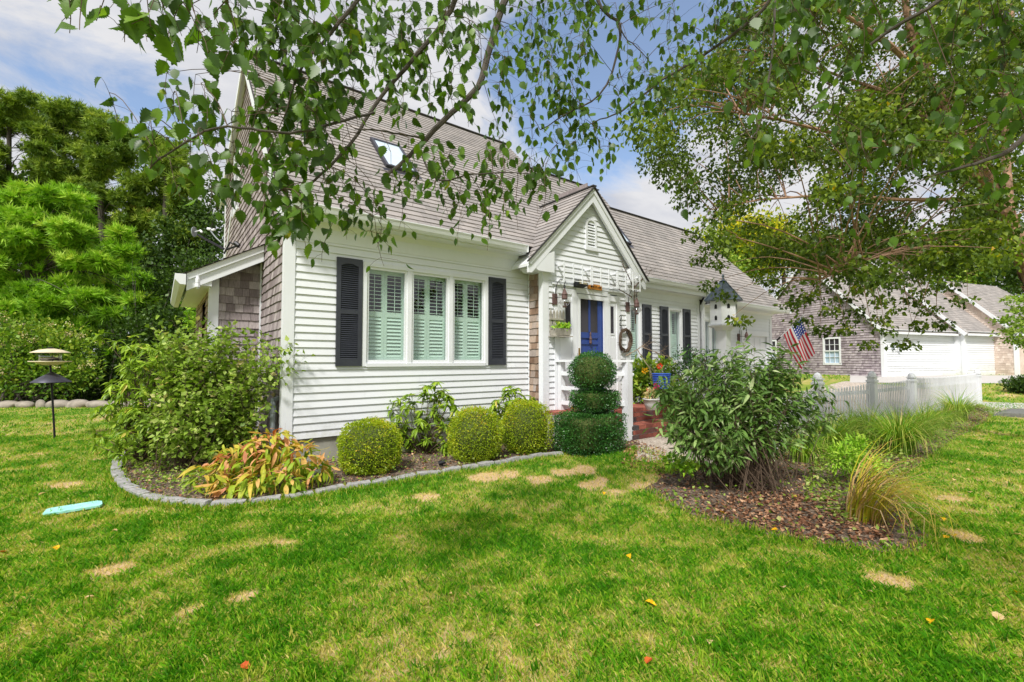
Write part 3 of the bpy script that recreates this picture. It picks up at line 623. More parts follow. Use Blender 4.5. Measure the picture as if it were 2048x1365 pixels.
# ---- lean-to mudroom on the left side (part of the same house) ----
LX0, LX1, LY = .58, XA0, 8.40
lz = lambda x: 2.66 + (x - .28) * .565
mb = MB()
clad(mb, (0, LY, 0), X_, Z_, -Y_, .25, 3.2, 0.127, lambda v: max(LX0 + .11, (v + .10 - 2.66) / .565 + .28), lambda v: LX1 - .02, .115, .017, [], jit=.004, gap=.0025, seed=41)
mb.build('mudroom_front_wall', M['shingle'], house)
mb = MB(); clad(mb, (LX0, 0, 0), Y_, Z_, -X_, .25, 2.65, 0.127, lambda v: LY + .1, lambda v: 11.8, .12, .017, [(9.2, 10.0, 1.3, 2.4)], jit=.004, seed=42)
mb.box(LX0 + .02, LX1, 11.8, 11.83, .1, 2.9); mb.box(LX0 + .03, LX1, LY + .02, LY + .05, -.1, .3); mb.box(LX0 + .03, LX0 + .05, LY + .02, 11.8, -.1, .3); mb.build('mudroom_side_wall', M['shingle_brown'], house)
mb = MB(); mb.box(LX0 - .02, LX0 + .11, LY - .026, LY - .001, .2, 2.78); mb.box(LX0 - .02, LX0 - .001, LY, LY + .1, .2, 2.62); mb.box(LX1 - .03, LX1 - .005, LY - .03, LY - .001, .2, 3.1)
mb.build('corner_board', M['trim'], house)
mb = MB()
for y0, y1, dz, h in ((8.12, 8.15, 0, .10), (8.15, 8.17, -.10, .15)):
    mb.prism([(.27, y0, lz(.27) + dz), (1.26, y0, lz(1.26) + dz), (1.26, y0, lz(1.26) + dz - h), (.27, y0, lz(.27) + dz - h)], (0, y1 - y0, 0))
mb.prism([(.28, 8.17, lz(.28) - .03), (1.26, 8.17, lz(1.26) - .03), (1.26, 8.17, lz(1.26) - .05), (.28, 8.17, lz(.28) - .05)], (0, 3.6, 0))
mb.box(.30, .58, 8.17, 11.8, 2.50, 2.52); mb.prism([(.28, 8.17, 2.52), (.58, 8.17, 2.52), (.58, 8.17, 2.68), (.28, 8.17, 2.6)], (0, .02, 0))
mb.build('mudroom_rake_trim', M['trim'], house)
mb = MB(); gx = .26; pr = [(gx, 8.08, lz(.27) - .02), (gx, 8.08, lz(.27) - .17), (gx - .07, 8.08, lz(.27) - .17), (gx - .13, 8.08, lz(.27) - .10), (gx - .13, 8.08, lz(.27) - .02)]; mb.prism(pr, (0, 3.7, 0)); mb.build('gutter', M['trim'], house)
mb = MB(); U2 = Vector((.565 ** 0, 0, .565)).normalized(); NU = Vector((-.565, 0, 1)).normalized()
clad(mb, (.22, 0, lz(.22) + .01), Y_, U2, NU, 0, 1.22, EX, lambda v: 8.09, lambda v: 11.9, .3, .012, [], jit=.004, gap=.0015, seed=43); mb.build('mudroom_roof', M['roof'], house)
# ================================================================== things fixed to the house
# satellite dish arms on mudroom roof
o = thing('satellite_dish', (.95, 8.6, lz(.95)), 'white satellite dish on a grey arm fixed to the mudroom roof beside the shingled wall', 'satellite dish')
e0 = Pv(449, 499, 9.4); e1 = Pv(395, 470, 9.1)
mb = MB(); mb.tube([e0, e1], .022, 8); mb.build('arm', M['darkgrey'], o)
mb = MB(); mb.tube([Pv(452, 500, 9.4), Pv(475, 492, 9.3)], .02, 6); mb.tube([Pv(448, 508, 9.4), Pv(460, 485, 9.4), Pv(478, 495, 9.3)], .018, 6); mb.tube([Pv(470, 486, 9.3), Pv(478, 492, 9.3)], .045, 8); mb.build('mount', M['black'], o)
mb = MB(); c = Pv(389, 464, 9.1); ax = (Pv(389, 464, 9.1) - Pv(402, 462, 9.1)).normalized(); up = Z_; sd = ax.cross(up).normalized()
for k in range(14):
    a0, a1 = 2 * math.pi * k / 14, 2 * math.pi * (k + 1) / 14
    for r0, r1, d0, d1 in ((0, .05, .03, .025), (.05, .10, .025, 0)):
        q = [c + (sd * math.cos(a) * r * .8 + up * math.sin(a) * r) + ax * d for a, r, d in ((a0, r0, d0), (a0, r1, d1), (a1, r1, d1), (a1, r0, d0))]; mb.prism(q, ax * .012)
mb.build('dish', M['galv'], o)
mb = MB(); mb.tube([c, Pv(402, 461, 9.1)], .010, 6); mb.tube([Pv(400, 461, 9.1), Pv(404, 465, 9.1)], .022, 8); mb.build('receiver', M['trim'], o)
o = thing('satellite_receiver', Pv(440, 485, 9.3), 'twin headed white receiver on a curved arm beside the satellite dish arm', 'satellite receiver')
mb = MB(); mb.tube([Pv(443, 486, 9.3), Pv(432, 476, 9.3), Pv(424, 466, 9.3), Pv(420, 460, 9.3)], .013, 8); mb.build('arm', M['galv'], o)
mb = MB(); mb.tube([Pv(415, 458, 9.3), Pv(422, 459, 9.3)], .028, 8); mb.tube([Pv(424, 461, 9.3), Pv(430, 459, 9.3)], .024, 8); mb.build('receiver', M['trim'], o)
o = thing('flood_lamp', (.36, 8.10, 2.45), 'small white lamp under the end of the mudroom eave', 'outdoor lamp')
mb = MB(); mb.lathe((.40, 8.08, 2.52), [(.03, 0), (.03, .05), (.015, .1)], 8); mb.lathe((.40, 8.08, 2.43), [(.01, 0), (.035, .03), (.03, .085)], 8); mb.build('body', M['trim'], o)
# onion lanterns
def lantern(x, z, y, label, sc=1.0, tall=True):
    o = thing('onion_lantern', (x, y, z), label, 'wall lantern', 'onion lanterns on the front of the house')
    mb = MB(); mb.box(x - .05 * sc, x + .05 * sc, y - .035, y - .0, z - .10 * sc, z + .10 * sc); mb.build('back_plate', M['rust'], o)
    lx, ly = x + .10 * sc, y - .17 * sc; ax = x + .01
    mb = MB()
    if tall:
        pts = [Vector((ax, y - .03, z + .02)), Vector((ax, y - .035, z + .18)), Vector((ax + .02, y - .06, z + .30)), Vector((ax + .05, y - .11, z + .36)), Vector((lx, ly, z + .35)), Vector((lx + .01, ly - .01, z + .30)), Vector((lx - .01, ly, z + .26)), Vector((lx, ly, z + .20))]
        mb.tube(pts, .007, 6)
        mb.tube([(lx + .022 * math.sin(a), ly, z + .225 + .026 * math.cos(a)) for a in [k * math.pi / 6 for k in range(13)]], .005, 5)
    mb.tube([(x, y - .03, z + .03), (lx, ly, z + .03)], .006, 5); mb.build('bracket', M['black'], o)
    mb = MB(); mb.lathe((lx, ly, z), [(.045, -.01), (.052, .0), (.052, .07), (.06, .075), (.045, .10), (.025, .15), (.01, .19)], 14); mb.build('cap', M['rust'], o); mb = MB(); mb.lathe((lx, ly, z - .13), [(.03, -.03), (.038, -.025), (.038, 0)], 12); mb.build('base', M['rust'], o, smooth=False)
    mb = MB(); mb.lathe((lx, ly, z - .13), [(.035, 0), (.07, .02), (.095, .055), (.085, .09), (.045, .12)], 16); mb.build('globe', M['lampglass'], o, smooth=True)
    mb = MB(); mb.tube([(lx + .102 * math.sin(a), ly + .102 * math.cos(a), z - .075) for a in [k * math.pi / 8 for k in range(17)]], .003, 4)
    mb.lathe((lx, ly, z - .12), [(.012, 0), (.014, .05), (.004, .08)], 8); mb.build('guard', M['rust'], o)
    return o
lantern(5.66, 2.50, BY - .012, 'rusty onion lantern on a looped hook at the corner of the entry above the planter')
lantern(7.72, 2.50, BY - .012, 'rusty onion lantern wrapped in bare vine above the twig wreath')
o = lantern(14.45, 2.10, YC - .01, 'small dark lantern on the wall beside the garage door', 1.2)
# lattice over door
o = thing('lattice_trellis', (6.6, BY, 2.86), 'white ladder lattice hung across the wall above the front door', 'trellis')
mb = MB(); yl = BY - .20
x0, x1 = 5.72, 7.95; secs = [(5.72, 6.44), (6.46, 7.18), (7.20, 7.92)]
for a, b in secs:
    for z in (2.84, 3.02, 3.15): mb.box(a, b, yl, yl + .012, z, z + .014)
    n = 4
    for k in range(n): x = a + k * (b - a - .02) / (n - 1); mb.box(x, x + .022, yl - .0125, yl - .0005, 2.81, 3.17)
mb.build('slats', M['trim'], o)
mb = MB()
for x in (5.74, 6.45, 7.19, 7.9): mb.box(x, x + .03, yl + .0125, BY - .015, 2.83, 2.86); mb.box(x, x + .03, yl + .0125, BY - .015, 3.11, 3.14)
mb.box(5.60, 7.62, BY - .05, BY - .0145, 2.77, 2.80)
mb.build('brackets', M['trim'], o)
# flood light, sign, numbers
o = thing('solar_floodlight', (6.2, BY, 2.76), 'black box floodlight mounted above the left of the front door', 'floodlight')
mb = MB(); mb.prism([(6.12, BY - .052, 2.90), (6.12, BY - .16, 2.88), (6.12, BY - .19, 2.80), (6.12, BY - .05, 2.76)], (.25, 0, 0)); mb.build('housing', M['black'], o)
mb = MB(); mb.obox((6.245, BY - .177, 2.84), X_, Vector((0, .33, .94)).normalized(), Vector((0, -.94, .33)).normalized(), -.10, .10, -.028, .028, .0, .006); mb.build('lens', M['cream'], o)
o = thing('name_board', (6.7, BY, 2.77), 'small varnished orange wooden name board above the front door', 'sign')
mb = MB(); mb.box(6.50, 6.88, BY - .075, BY - .0505, 2.765, 2.865); mb.build('board', M['wood_orange'], o)
mb = MB(); g = random.Random(4)
def letter(ch, x, z, h, y, w=None):
    w = w or h * .6; t = h * .13
    SEG = {'2': [((0, .8), (.3, 1)), ((.3, 1), (.7, 1)), ((.7, 1), (1, .78)), ((1, .78), (.85, .5)), ((.85, .5), (0, 0)), ((0, 0), (1, 0))],
           '5': [((1, 1), (.1, 1)), ((.1, 1), (.05, .55)), ((.05, .55), (.6, .62)), ((.6, .62), (1, .35)), ((1, .35), (.7, .03)), ((.7, .03), (0, .08))],
           'o': [((0, .3), (.3, 0)), ((.3, 0), (.8, .1)), ((.8, .1), (1, .4)), ((1, .4), (.6, .7)), ((.6, .7), (0, .3))], 'l': [((.5, 0), (.5, 1))], 'r': [((.2, 0), (.2, .7)), ((.2, .5), (.8, .7))],
           'i': [((.5, 0), (.5, .6))], 't': [((.5, 0), (.5, 1)), ((.1, .65), (.9, .65))], 'c': [((1, .6), (.3, .7)), ((.3, .7), (0, .3)), ((0, .3), (.3, 0)), ((.3, 0), (1, .1))], 'h': [((.1, 0), (.1, 1)), ((.1, .5), (.8, .6)), ((.8, .6), (.8, 0))]}
    for a, b in SEG[ch]: mb.bar((x + a[0] * w, y, z + a[1] * h), (x + b[0] * w, y, z + b[1] * h), t, .006, (0, 1, 0))
mb.lathe((6.58, BY - .079, 2.815), [(.001, -.02), (.022, -.012), (.022, .012), (.001, .02)], 8)
for k, ch in enumerate('rltich'): letter(ch, 6.63 + k * .038, 2.79, .05, BY - .078)
mb.build('lettering', M['black'], o)
for ch, z, lab in (('2', 2.20, 'black house number 2 above the number 5'), ('5', 2.045, 'black house number 5 just above the twig wreath')):
    mb = MB(); letter(ch, 7.455, z, .105, BY - .036, .06); mb.build('house_number', M['black'], None, lab, 'house number', 'house numbers')
# wreath
o = thing('twig_wreath', (7.58, BY, 1.53), 'oval wreath of bare brown twigs hung under the house numbers', 'wreath')
mb = MB(); g = random.Random(8)
for k in range(15):
    ph = g.random() * 6.28; dr = g.uniform(-.025, .025); dy = g.uniform(-.02, .02); fr = g.randint(2, 5)
    mb.tube([(7.60 + (.17 + dr + .016 * math.sin(fr * a + ph)) * math.cos(a), BY - .06 + dy + .014 * math.cos(fr * a + ph), 1.80 + (.225 + dr + .016 * math.sin(fr * a + ph)) * math.sin(a)) for a in [2 * math.pi * j / 26 for j in range(27)]], g.uniform(.005, .010), 5)
for k in range(12):
    a = g.random() * 6.28; p = Vector((7.60 + .18 * math.cos(a), BY - .06, 1.80 + .23 * math.sin(a))); d = Vector((math.cos(a + g.uniform(-1, 1)), g.uniform(-.5, .2), math.sin(a + g.uniform(-1, 1)))); mb.tube([p, p + d * .05, p + d * .09 + Vector((0, 0, -.01))], .003, 4)
mb.build('twigs', M['twig'], o)
# hanging planter with picket back
o = thing('wall_planter', (5.75, BY, 1.85), 'weathered picket backed wooden planter box hung beside the front door', 'planter')
mb = MB(); yq = BY - .03
for k in range(5):
    x = 5.53 + k * .078; mb.prism([(x, yq, 1.93), (x + .05, yq, 1.93), (x + .05, yq, 2.26), (x + .025, yq, 2.31), (x, yq, 2.26)], (0, -.014, 0))
mb.box(5.52, 5.90, yq - .03, yq - .0145, 2.12, 2.15); mb.box(5.53, 5.88, yq - .015, yq, 1.84, 1.93); mb.build('picket_back', M['wood_grey'], o)
mb = MB(); mb.prism([(5.53, yq - .031, 1.83), (5.89, yq - .031, 1.83), (5.89, yq - .031, 1.96), (5.53, yq - .031, 1.96)], (0, -.012, 0)); mb.prism([(5.53, yq - .16, 1.84), (5.89, yq - .16, 1.84), (5.91, yq - .18, 1.96), (5.51, yq - .18, 1.96)], (0, .012, 0)); mb.box(5.53, 5.545, yq - .16, yq - .045, 1.835, 1.95); mb.box(5.875, 5.89, yq - .16, yq - .045, 1.835, 1.95); mb.box(5.50, 5.93, yq - .19, yq, 1.81, 1.829)
mb.build('box', M['wood_grey'], o)
# brick steps
m, nt, b, N, L = newmat('red_brick')
col = ramp(nt, attr(nt), [(0, hexc('4b4648')), (0.2, hexc('6b3d36')), (0.6, hexc('8d4c3e')), (1, hexc('a86553'))]); n_ = noise(nt, 25, 4, .6, objco(nt)); L(mixc(nt, col, ramp(nt, n_, [(.3, (.8, .8, .8)), (.7, (1.2, 1.2, 1.2))]), 1.0, 'MULTIPLY'), b.inputs['Base Color']); b.inputs['Roughness'].default_value = .9; bump(nt, b, n_, .004)
M['brick'] = m; M['mortar'] = plain('mortar', hexc('a39e95'), .95, 0, .2, 20)
o = thing('brick_steps', (7.0, 5.2, 0), 'red brick porch landing and steps in front of the blue door', 'steps')
mb = MB(); g = random.Random(6)
def bricks(x0, x1, y0, y1, z1, rows):
    hgt_ = .083
    for r in range(rows):
        zt = z1 - r * hgt_; x = x0 - (.1 if r % 2 else 0)
        while x < x1:
            a, bb = max(x0, x), min(x1, x + .19)
            if bb - a > .03: mb.box(a, bb, y0, y0 + .10, zt - .070, zt, g.random())
            x += .203
    if rows:
        y = y0
        for yy in np.arange(y0 + .112, y1, .112):
            x = x0 - g.choice((0, .1))
            while x < x1:
                a, bb = max(x0, x), min(x1, x + .19)
                if bb - a > .03: mb.box(a, bb, yy, min(y1, yy + .10), z1 - .05, z1, .35 + .65 * g.random())
                x += .203
bricks(5.42, 9.1, 5.42, 6.15, .50, 6); bricks(6.50, 9.1, 5.10, 5.41, .25, 3)
mb.build('bricks', M['brick'], o)
mb = MB(); mb.box(5.425, 9.095, 5.43, 6.14, -.05, .485); mb.box(6.505, 9.095, 5.11, 5.43, -.05, .235); mb.build('mortar_bed', M['mortar'], o)
# porch railing
o = thing('porch_railing', (6.46, 5.16, 0), 'white painted porch railing with a square corner post beside the brick steps', 'railing')
mb = MB(); mb.box(6.395, 6.525, 5.10, 5.23, 0, 1.355); mb.build('post', M['whitewood'], o)
mb = MB(); mb.box(5.72, 5.83, 6.05, 6.13, .5, 1.36); mb.build('post', M['whitewood'], o)
mb = MB(); mb.box(5.70, 5.79, 5.42, 5.50, .5, 1.36); mb.build('post', M['whitewood'], o)
mb = MB()
mb.box(5.68, 5.82, 5.40, 6.14, 1.361, 1.40); mb.obox((5.75, 5.46, 1.361), (Vector((6.46, 5.165, 0)) - Vector((5.75, 5.46, 0))).normalized(), Vector((.38, .92, 0)).normalized(), Z_, 0, .86, -.07, .07, 0, .039)
mb.build('top_rail', M['trim'], o)
mb = MB()
for z in (.60, .86, 1.12): mb.box(5.73, 5.77, 5.50, 6.05, z, z + .07)
for z, in ((.60,), (1.12,)): mb.obox((5.75, 5.46, z), (Vector((6.46, 5.165, 0)) - Vector((5.75, 5.46, 0))).normalized(), Vector((.38, .92, 0)).normalized(), Z_, .04, .74, -.02, .02, 0, .07)
mb.bar((6.5, 5.2, 1.25), (6.35, 6.1, 1.18), .04, .06); mb.bar((6.48, 5.2, 1.05), (6.35, 6.1, 1.02), .04, .06)
mb.build('lower_rail', M['trim'], o)
mb = MB(); mb.lathe((6.60, 5.165, 1.14), [(.01, -.03), (.03, -.02), (.035, 0), (.03, .02), (.01, .03)], 10); mb.tube([(6.52, 5.165, 1.14), (6.59, 5.165, 1.14)], .014, 6); mb.build('knob', M['trim'], o)
# ================================================================== GROUND
BARE = [(975, 956, 34, 10), (1022, 950, 22, 7), (1078, 962, 26, 9), (1168, 941, 24, 9), (1182, 972, 34, 8), (1128, 946, 22, 7), (1205, 962, 16, 6), (1790, 1166, 45, 15), (1905, 1001, 34, 6), (850, 996, 26, 7), (130, 972, 34, 5), (372, 1231, 26, 12), (225, 1143, 40, 12), (940, 1280, 16, 12), (1925, 1076, 30, 10), (1290, 975, 26, 8), (1235, 985, 18, 5), (485, 1200, 26, 10), (560, 1090, 30, 6)]
BL = []
for px, py, rx, ry in BARE:
    c = G(px, py); e = G(px + rx, py); f_ = G(px, py - ry); BL.append((c[0], c[1], math.dist(c[:2], e[:2]), max(.04, math.dist(c[:2], f_[:2]))))
_vn = np.random.default_rng(5).random((256, 256))
def vnoise(x, y):
    x = np.asarray(x, float); y = np.asarray(y, float); i = np.floor(x).astype(int); j = np.floor(y).astype(int); u = x - i; v = y - j; u = u * u * (3 - 2 * u); v = v * v * (3 - 2 * v)
    q = lambda a, b: _vn[a % 256, b % 256]
    return (q(i, j) * (1 - u) + q(i + 1, j) * u) * (1 - v) + (q(i, j + 1) * (1 - u) + q(i + 1, j + 1) * u) * v
def dryness(x, y):
    """natural variation of the lawn: 0 lush, 1 straw, >1 bare sand"""
    x = np.asarray(x, float); y = np.asarray(y, float); s = np.zeros_like(x)
    for sc_, am in ((.7, .16), (1.7, .22), (4.1, .30), (9.3, .30), (19.0, .26)): s = s + am * (vnoise(x * sc_ + 13.1 * sc_, y * sc_ - 7.7 * sc_ + .3 * x) - .5)
    d = .46 + s * 1.5
    for cx, cy, rx, ry in BL:
        q = ((x - cx) * RT[0] + (y - cy) * RT[1]) / rx; r = ((x - cx) * FH[0] + (y - cy) * FH[1]) / ry
        wob = .65 + .55 * vnoise(x * 7, y * 7) + .5 * vnoise(x * 19 + 5, y * 19)
        rr_ = np.sqrt(q * q + r * r) / wob; d = np.maximum(d, np.clip((1.18 - rr_) * 2.4, 0, 1) * 1.12)
    return d
EDGE = [(250, 905), (236, 925), (231, 948), (240, 966), (258, 984), (284, 997), (318, 1005), (360, 1011), (410, 1015), (462, 1014), (520, 1008), (580, 1000), (640, 989), (700, 977), (760, 968), (820, 957), (880, 948), (940, 938), (1000, 930), (1045, 921), (1085, 914), (1125, 910)]
EW = [G(*p) for p in EDGE]
BED1 = [p[:2] for p in EW] + [(5.3, 4.75), (6.3, 4.75), (6.6, 5.2), (6.5, 6.2), (1.3, 6.7), (1.3, 9.0), (.3, 9.3), (.0, 8.7)]
BED2 = [G(*p)[:2] for p in ((1290, 985), (1330, 1008), (1400, 1040), (1480, 1062), (1560, 1080), (1660, 1098), (1760, 1112), (1850, 1112), (1865, 1085), (1800, 1020), (1790, 975), (1840, 930), (1900, 885), (1960, 850), (1985, 836), (1975, 818), (1958, 812), (1826, 838), (1747, 856), (1638, 872), (1560, 905), (1480, 945), (1400, 935), (1330, 950))]
FEN = [G(*p)[:2] for p in ((1480, 942), (1638, 868), (1747, 852), (1826, 834), (1957, 808))]
SHELL = [(6.5, 5.2), (6.0, 4.6), (5.25, 4.1), (5.6, 3.3), FEN[0], FEN[1], FEN[2], FEN[3], FEN[4], (24, 3.2), (24, 7.25), (7.8, 7.25), (7.8, 5.2)]
m, nt, b, N, L = newmat('lawn'); co_ = objco(nt); dry = attr(nt, 'dry')
nz = noise(nt, 45, 6, .7, co_); nz2 = noise(nt, 6, 5, .65, co_)
a_ = N('ShaderNodeMath'); a_.operation = 'MULTIPLY_ADD'; a_.inputs[1].default_value = .8; L(nz, a_.inputs[0]); a2 = N('ShaderNodeMath'); a2.operation = 'ADD'; a2.inputs[1].default_value = -.40; L(dry, a2.inputs[0]); L(a2.outputs[0], a_.inputs[2])
col = ramp(nt, a_.outputs[0], [(.05, hexc('5c7d2a')), (.35, hexc('7c9038')), (.62, hexc('a39c58')), (.9, hexc('bfa780')), (1, hexc('cdb08c'))])
col = mixc(nt, col, ramp(nt, nz2, [(.3, (.85, .88, .8)), (.7, (1.12, 1.1, 1.1))]), 1.0, 'MULTIPLY')
L(col, b.inputs['Base Color']); b.inputs['Roughness'].default_value = .95; b.inputs['Specular IOR Level'].default_value = .1; bump(nt, b, nz, .03, .7)
M['lawn'] = m
def sheet(name, xs, ys, mat, dz=0.0):
    nx, ny = len(xs), len(ys); Xg, Yg = np.meshgrid(xs, ys)
    v = []; hh = [hgt(float(a), float(c)) + dz for a, c in zip(Xg.ravel(), Yg.ravel())]
    me = bpy.data.meshes.new(name); me.vertices.add(nx * ny); me.vertices.foreach_set('co', np.stack([Xg.ravel(), Yg.ravel(), np.array(hh)], 1).ravel().astype(np.float32))
    i = np.arange(nx - 1)[None, :] + nx * np.arange(ny - 1)[:, None]; q = np.stack([i, i + 1, i + nx + 1, i + nx], -1).reshape(-1, 4)
    me.loops.add(q.size); me.loops.foreach_set('vertex_index', q.ravel().astype(np.int32)); me.polygons.add(len(q)); me.polygons.foreach_set('loop_start', (np.arange(len(q)) * 4).astype(np.int32)); me.polygons.foreach_set('loop_total', np.full(len(q), 4, np.int32))
    a = me.attributes.new('dry', 'FLOAT', 'POINT'); dd = dryness(Xg.ravel(), Yg.ravel()); a.data.foreach_set('value', dd.astype(np.float32)); me.update(calc_edges=True); me.shade_smooth()
    o = link(name, me, mat, None, Vector((0, 0, 0))); tag(o, kind='structure'); return o
xs = np.unique(np.round(np.concatenate([np.linspace(-900, -12, 14), np.arange(-12, -4, 1.0), np.arange(-4, 11, .07), np.arange(11, 46, .6), np.linspace(46, 1200, 16)]), 3))
ys = np.unique(np.round(np.concatenate([np.linspace(-900, -12, 14), np.arange(-12, -2, 1.0), np.arange(-2, 11, .07), np.arange(11, 46, .6), np.linspace(46, 1200, 16)]), 3))
sheet('lawn', xs, ys, M['lawn'])
def patch(name, poly, mat, z, step=.09, wob=.0):
    """flat area of another ground material, draped a few millimetres above the lawn"""
    px_ = [p[0] for p in poly]; py_ = [p[1] for p in poly]; import bmesh
    bm = bmesh.new(); pts = []
    for i, p in enumerate(poly):
        q = poly[(i + 1) % len(poly)]; n = max(1, int(math.dist(p, q) / (step * 2)))
        for k in range(n):
            x = p[0] + (q[0] - p[0]) * k / n + rnd.uniform(-wob, wob); y = p[1] + (q[1] - p[1]) * k / n + rnd.uniform(-wob, wob); pts.append(bm.verts.new((x, y, hgt(x, y) + z)))
    bm.faces.new(pts); bmesh.ops.triangulate(bm, faces=bm.faces[:]); me = bpy.data.meshes.new(name); bm.to_mesh(me); bm.free()
    o = link(name, me, mat, None, Vector((0, 0, 0))); return tag(o, kind='structure')
m, nt, b, N, L = newmat('mulch'); co_ = objco(nt); vo = N('ShaderNodeTexVoronoi'); vo.inputs['Scale'].default_value = 42; L(co_, vo.inputs['Vector']); n_ = noise(nt, 9, 6, .7, co_)
col = ramp(nt, vo.outputs['Color'], [(.15, hexc('463b32')), (.5, hexc('736353')), (.8, hexc('988574')), (1, hexc('b8a793'))]); col = mixc(nt, col, ramp(nt, n_, [(.3, (.65, .65, .62)), (.7, (1.15, 1.12, 1.1))]), 1.0, 'MULTIPLY')
L(col, b.inputs['Base Color']); b.inputs['Roughness'].default_value = .95; bump(nt, b, vo.outputs['Distance'], .03, .9); M['mulch'] = m
m, nt, b, N, L = newmat('crushed_shell'); co_ = objco(nt); vo = N('ShaderNodeTexVoronoi'); vo.inputs['Scale'].default_value = 38; L(co_, vo.inputs['Vector']); n_ = noise(nt, 3, 6, .7, co_)
col = ramp(nt, vo.outputs['Color'], [(.1, hexc('9c9081')), (.5, hexc('bfb4a6')), (1, hexc('dcd4c8'))]); col = mixc(nt, col, ramp(nt, n_, [(.3, (.78, .75, .72)), (.7, (1.08, 1.06, 1.05))]), 1.0, 'MULTIPLY')
L(col, b.inputs['Base Color']); b.inputs['Roughness'].default_value = .95; bump(nt, b, vo.outputs['Distance'], .02, .9); M['shell'] = m
patch('mulch_bed', BED1, M['mulch'], .012, wob=.012); patch('mulch_bed', BED2, M['mulch'], .012, wob=.03); patch('crushed_shell_path', SHELL, M['shell'], .008, wob=.03)
BED3 = [G(*p)[:2] for p in ((-60, 812), (0, 812), (100, 811), (200, 811), (300, 808), (330, 800), (320, 778), (200, 775), (0, 775), (-60, 778))]
patch('mulch_bed', BED3, M['mulch'], .012)
M['asphalt'] = plain('pale_asphalt', hexc('b9b5b0'), .9, 0, .08, 30, .003); M['curb'] = plain('concrete_curb', hexc('cfccc5'), .9, 0, .12, 12, .003); M['darkcurb'] = plain('dark_stone', hexc('6e6f6a'), .9, 0, .3, 20, .006)
def strip(name, p, mat, z, nseg=24, thick=None):
    a0, a1, b0, b1 = [Vector(G(*q)) for q in p]; mb = MB()      # far-left, far-right, near-left, near-right
    for i in range(nseg):
        for j in range(4):
            def q(s, t):
                A_ = a0 + (a1 - a0) * s; B_ = b0 + (b1 - b0) * s; v = B_ + (A_ - B_) * t; return (v.x, v.y, hgt(v.x, v.y) + z)
            mb.quad(q(i / nseg, j / 4), q((i + 1) / nseg, j / 4), q((i + 1) / nseg, (j + 1) / 4), q(i / nseg, (j + 1) / 4))
    return mb.build(name, mat, kind='structure')
strip('road', ((1700, 751), (2300, 752), (1700, 766), (2300, 769)), M['asphalt'], .012)
strip('driveway', ((1940, 804), (2300, 814), (1940, 815), (2300, 826)), M['asphalt'], .012)
strip('driveway_apron', ((1952, 815.5), (2300, 827), (1975, 828), (2300, 843)), M['shell'], .014)
# dark storm kerb stone
mb = MB(); A_, B_, C_, D_ = [Vector(G(*p)) for p in ((2000, 824), (2120, 829), (1983, 833), (2120, 839))]
K = 10
for i in range(K):
    s0, s1 = i / K, (i + 1) / K
    pr = []
    for s in (s0, s1):
        f_ = A_.lerp(B_, s); n_ = C_.lerp(D_, s); h = .10 * min(1, s * 5 + .15); pr.append([f_, f_ + Vector((0, 0, h)), n_ + Vector((0, 0, h * .9)), n_])
    mb.hexa([pr[0][0], pr[1][0], pr[1][3], pr[0][3], pr[0][1], pr[1][1], pr[1][2], pr[0][2]])
mb.build('kerb_stone', M['darkcurb'], None, 'dark grey kerb stone at the end of the driveway beyond the grass clumps', 'kerb stone')
# ------------------------------------------------------------------ grass blades
ROADP = [G(*p)[:2] for p in ((1700, 750), (2400, 751), (2400, 770), (1700, 767))]; DRVP = [G(*p)[:2] for p in ((1935, 803.5), (2400, 816), (2400, 846), (1968, 829))]
def in_beds(x, y): return inpoly(x, y, BED1) | inpoly(x, y, BED2) | inpoly(x, y, SHELL)
def blades(n, D0, D1, Lr, w, g, pw=1.0, far=False):
    D = D0 + (D1 - D0) * g.random(n) ** pw; Lt = (g.random(n) * 2 - 1) * (D * 1.16 + .35)
    x = D * FH[0] + Lt * RT[0]; y = D * FH[1] + Lt * RT[1]; k = ~in_beds(x, y)
    if not far: k &= ~((x > 1.2) & (y > 6.4))
    else: k &= ~((x > 0.3) & (y > 4.2) & (x < 24)); k &= ~(inpoly(x, y, ROADP) | inpoly(x, y, DRVP))
    dr = dryness(x, y); k &= g.random(n) > (dr - .75) * .95; x = x[k]; y = y[k]; dr = dr[k]; n = len(x)
    h = Lr * (.6 + .7 * g.random(n)) * np.clip(1.25 - dr * .5, .45, 1.2); th = g.random(n) * 6.283; ln = h * (.25 + .9 * g.random(n)); wd = w * (.7 + .6 * g.random(n))
    ca, sa_ = np.cos(th), np.sin(th); ph = th + 1.57 + g.normal(size=n) * .5; cx, cy = np.cos(ph), np.sin(ph)
    z0 = np.array([hgt(a, c) for a, c in zip(x, y)]) if far else np.zeros(n)
    V = np.empty((n, 4, 3)); V[:, 0] = np.stack([x - ca * wd, y - sa_ * wd, z0], 1); V[:, 1] = np.stack([x + ca * wd, y + sa_ * wd, z0], 1)
    V[:, 2] = np.stack([x + cx * ln * .4 + ca * wd * .6, y + cy * ln * .4 + sa_ * wd * .6, z0 + h * .7], 1); V[:, 3] = np.stack([x + cx * ln, y + cy * ln, z0 + h], 1)
    return V, np.clip(dr * .95 - .10 + g.normal(size=n) * .26, 0, 1)
g = np.random.default_rng(3)
sets = [blades(170000, 1.7, 4.2, .030, .0019, g, 1.1), blades(150000, 4.0, 8.5, .032, .0034, g, 1.0), blades(60000, 8.0, 15, .035, .008, g, 1.0), blades(26000, 14, 26, .05, .02, g, 1.0, True)]
V = np.concatenate([s[0] for s in sets]); rv = np.concatenate([s[1] for s in sets]); n = len(V)
me = bpy.data.meshes.new('grass'); me.vertices.add(n * 4); me.vertices.foreach_set('co', V.reshape(-1).astype(np.float32))
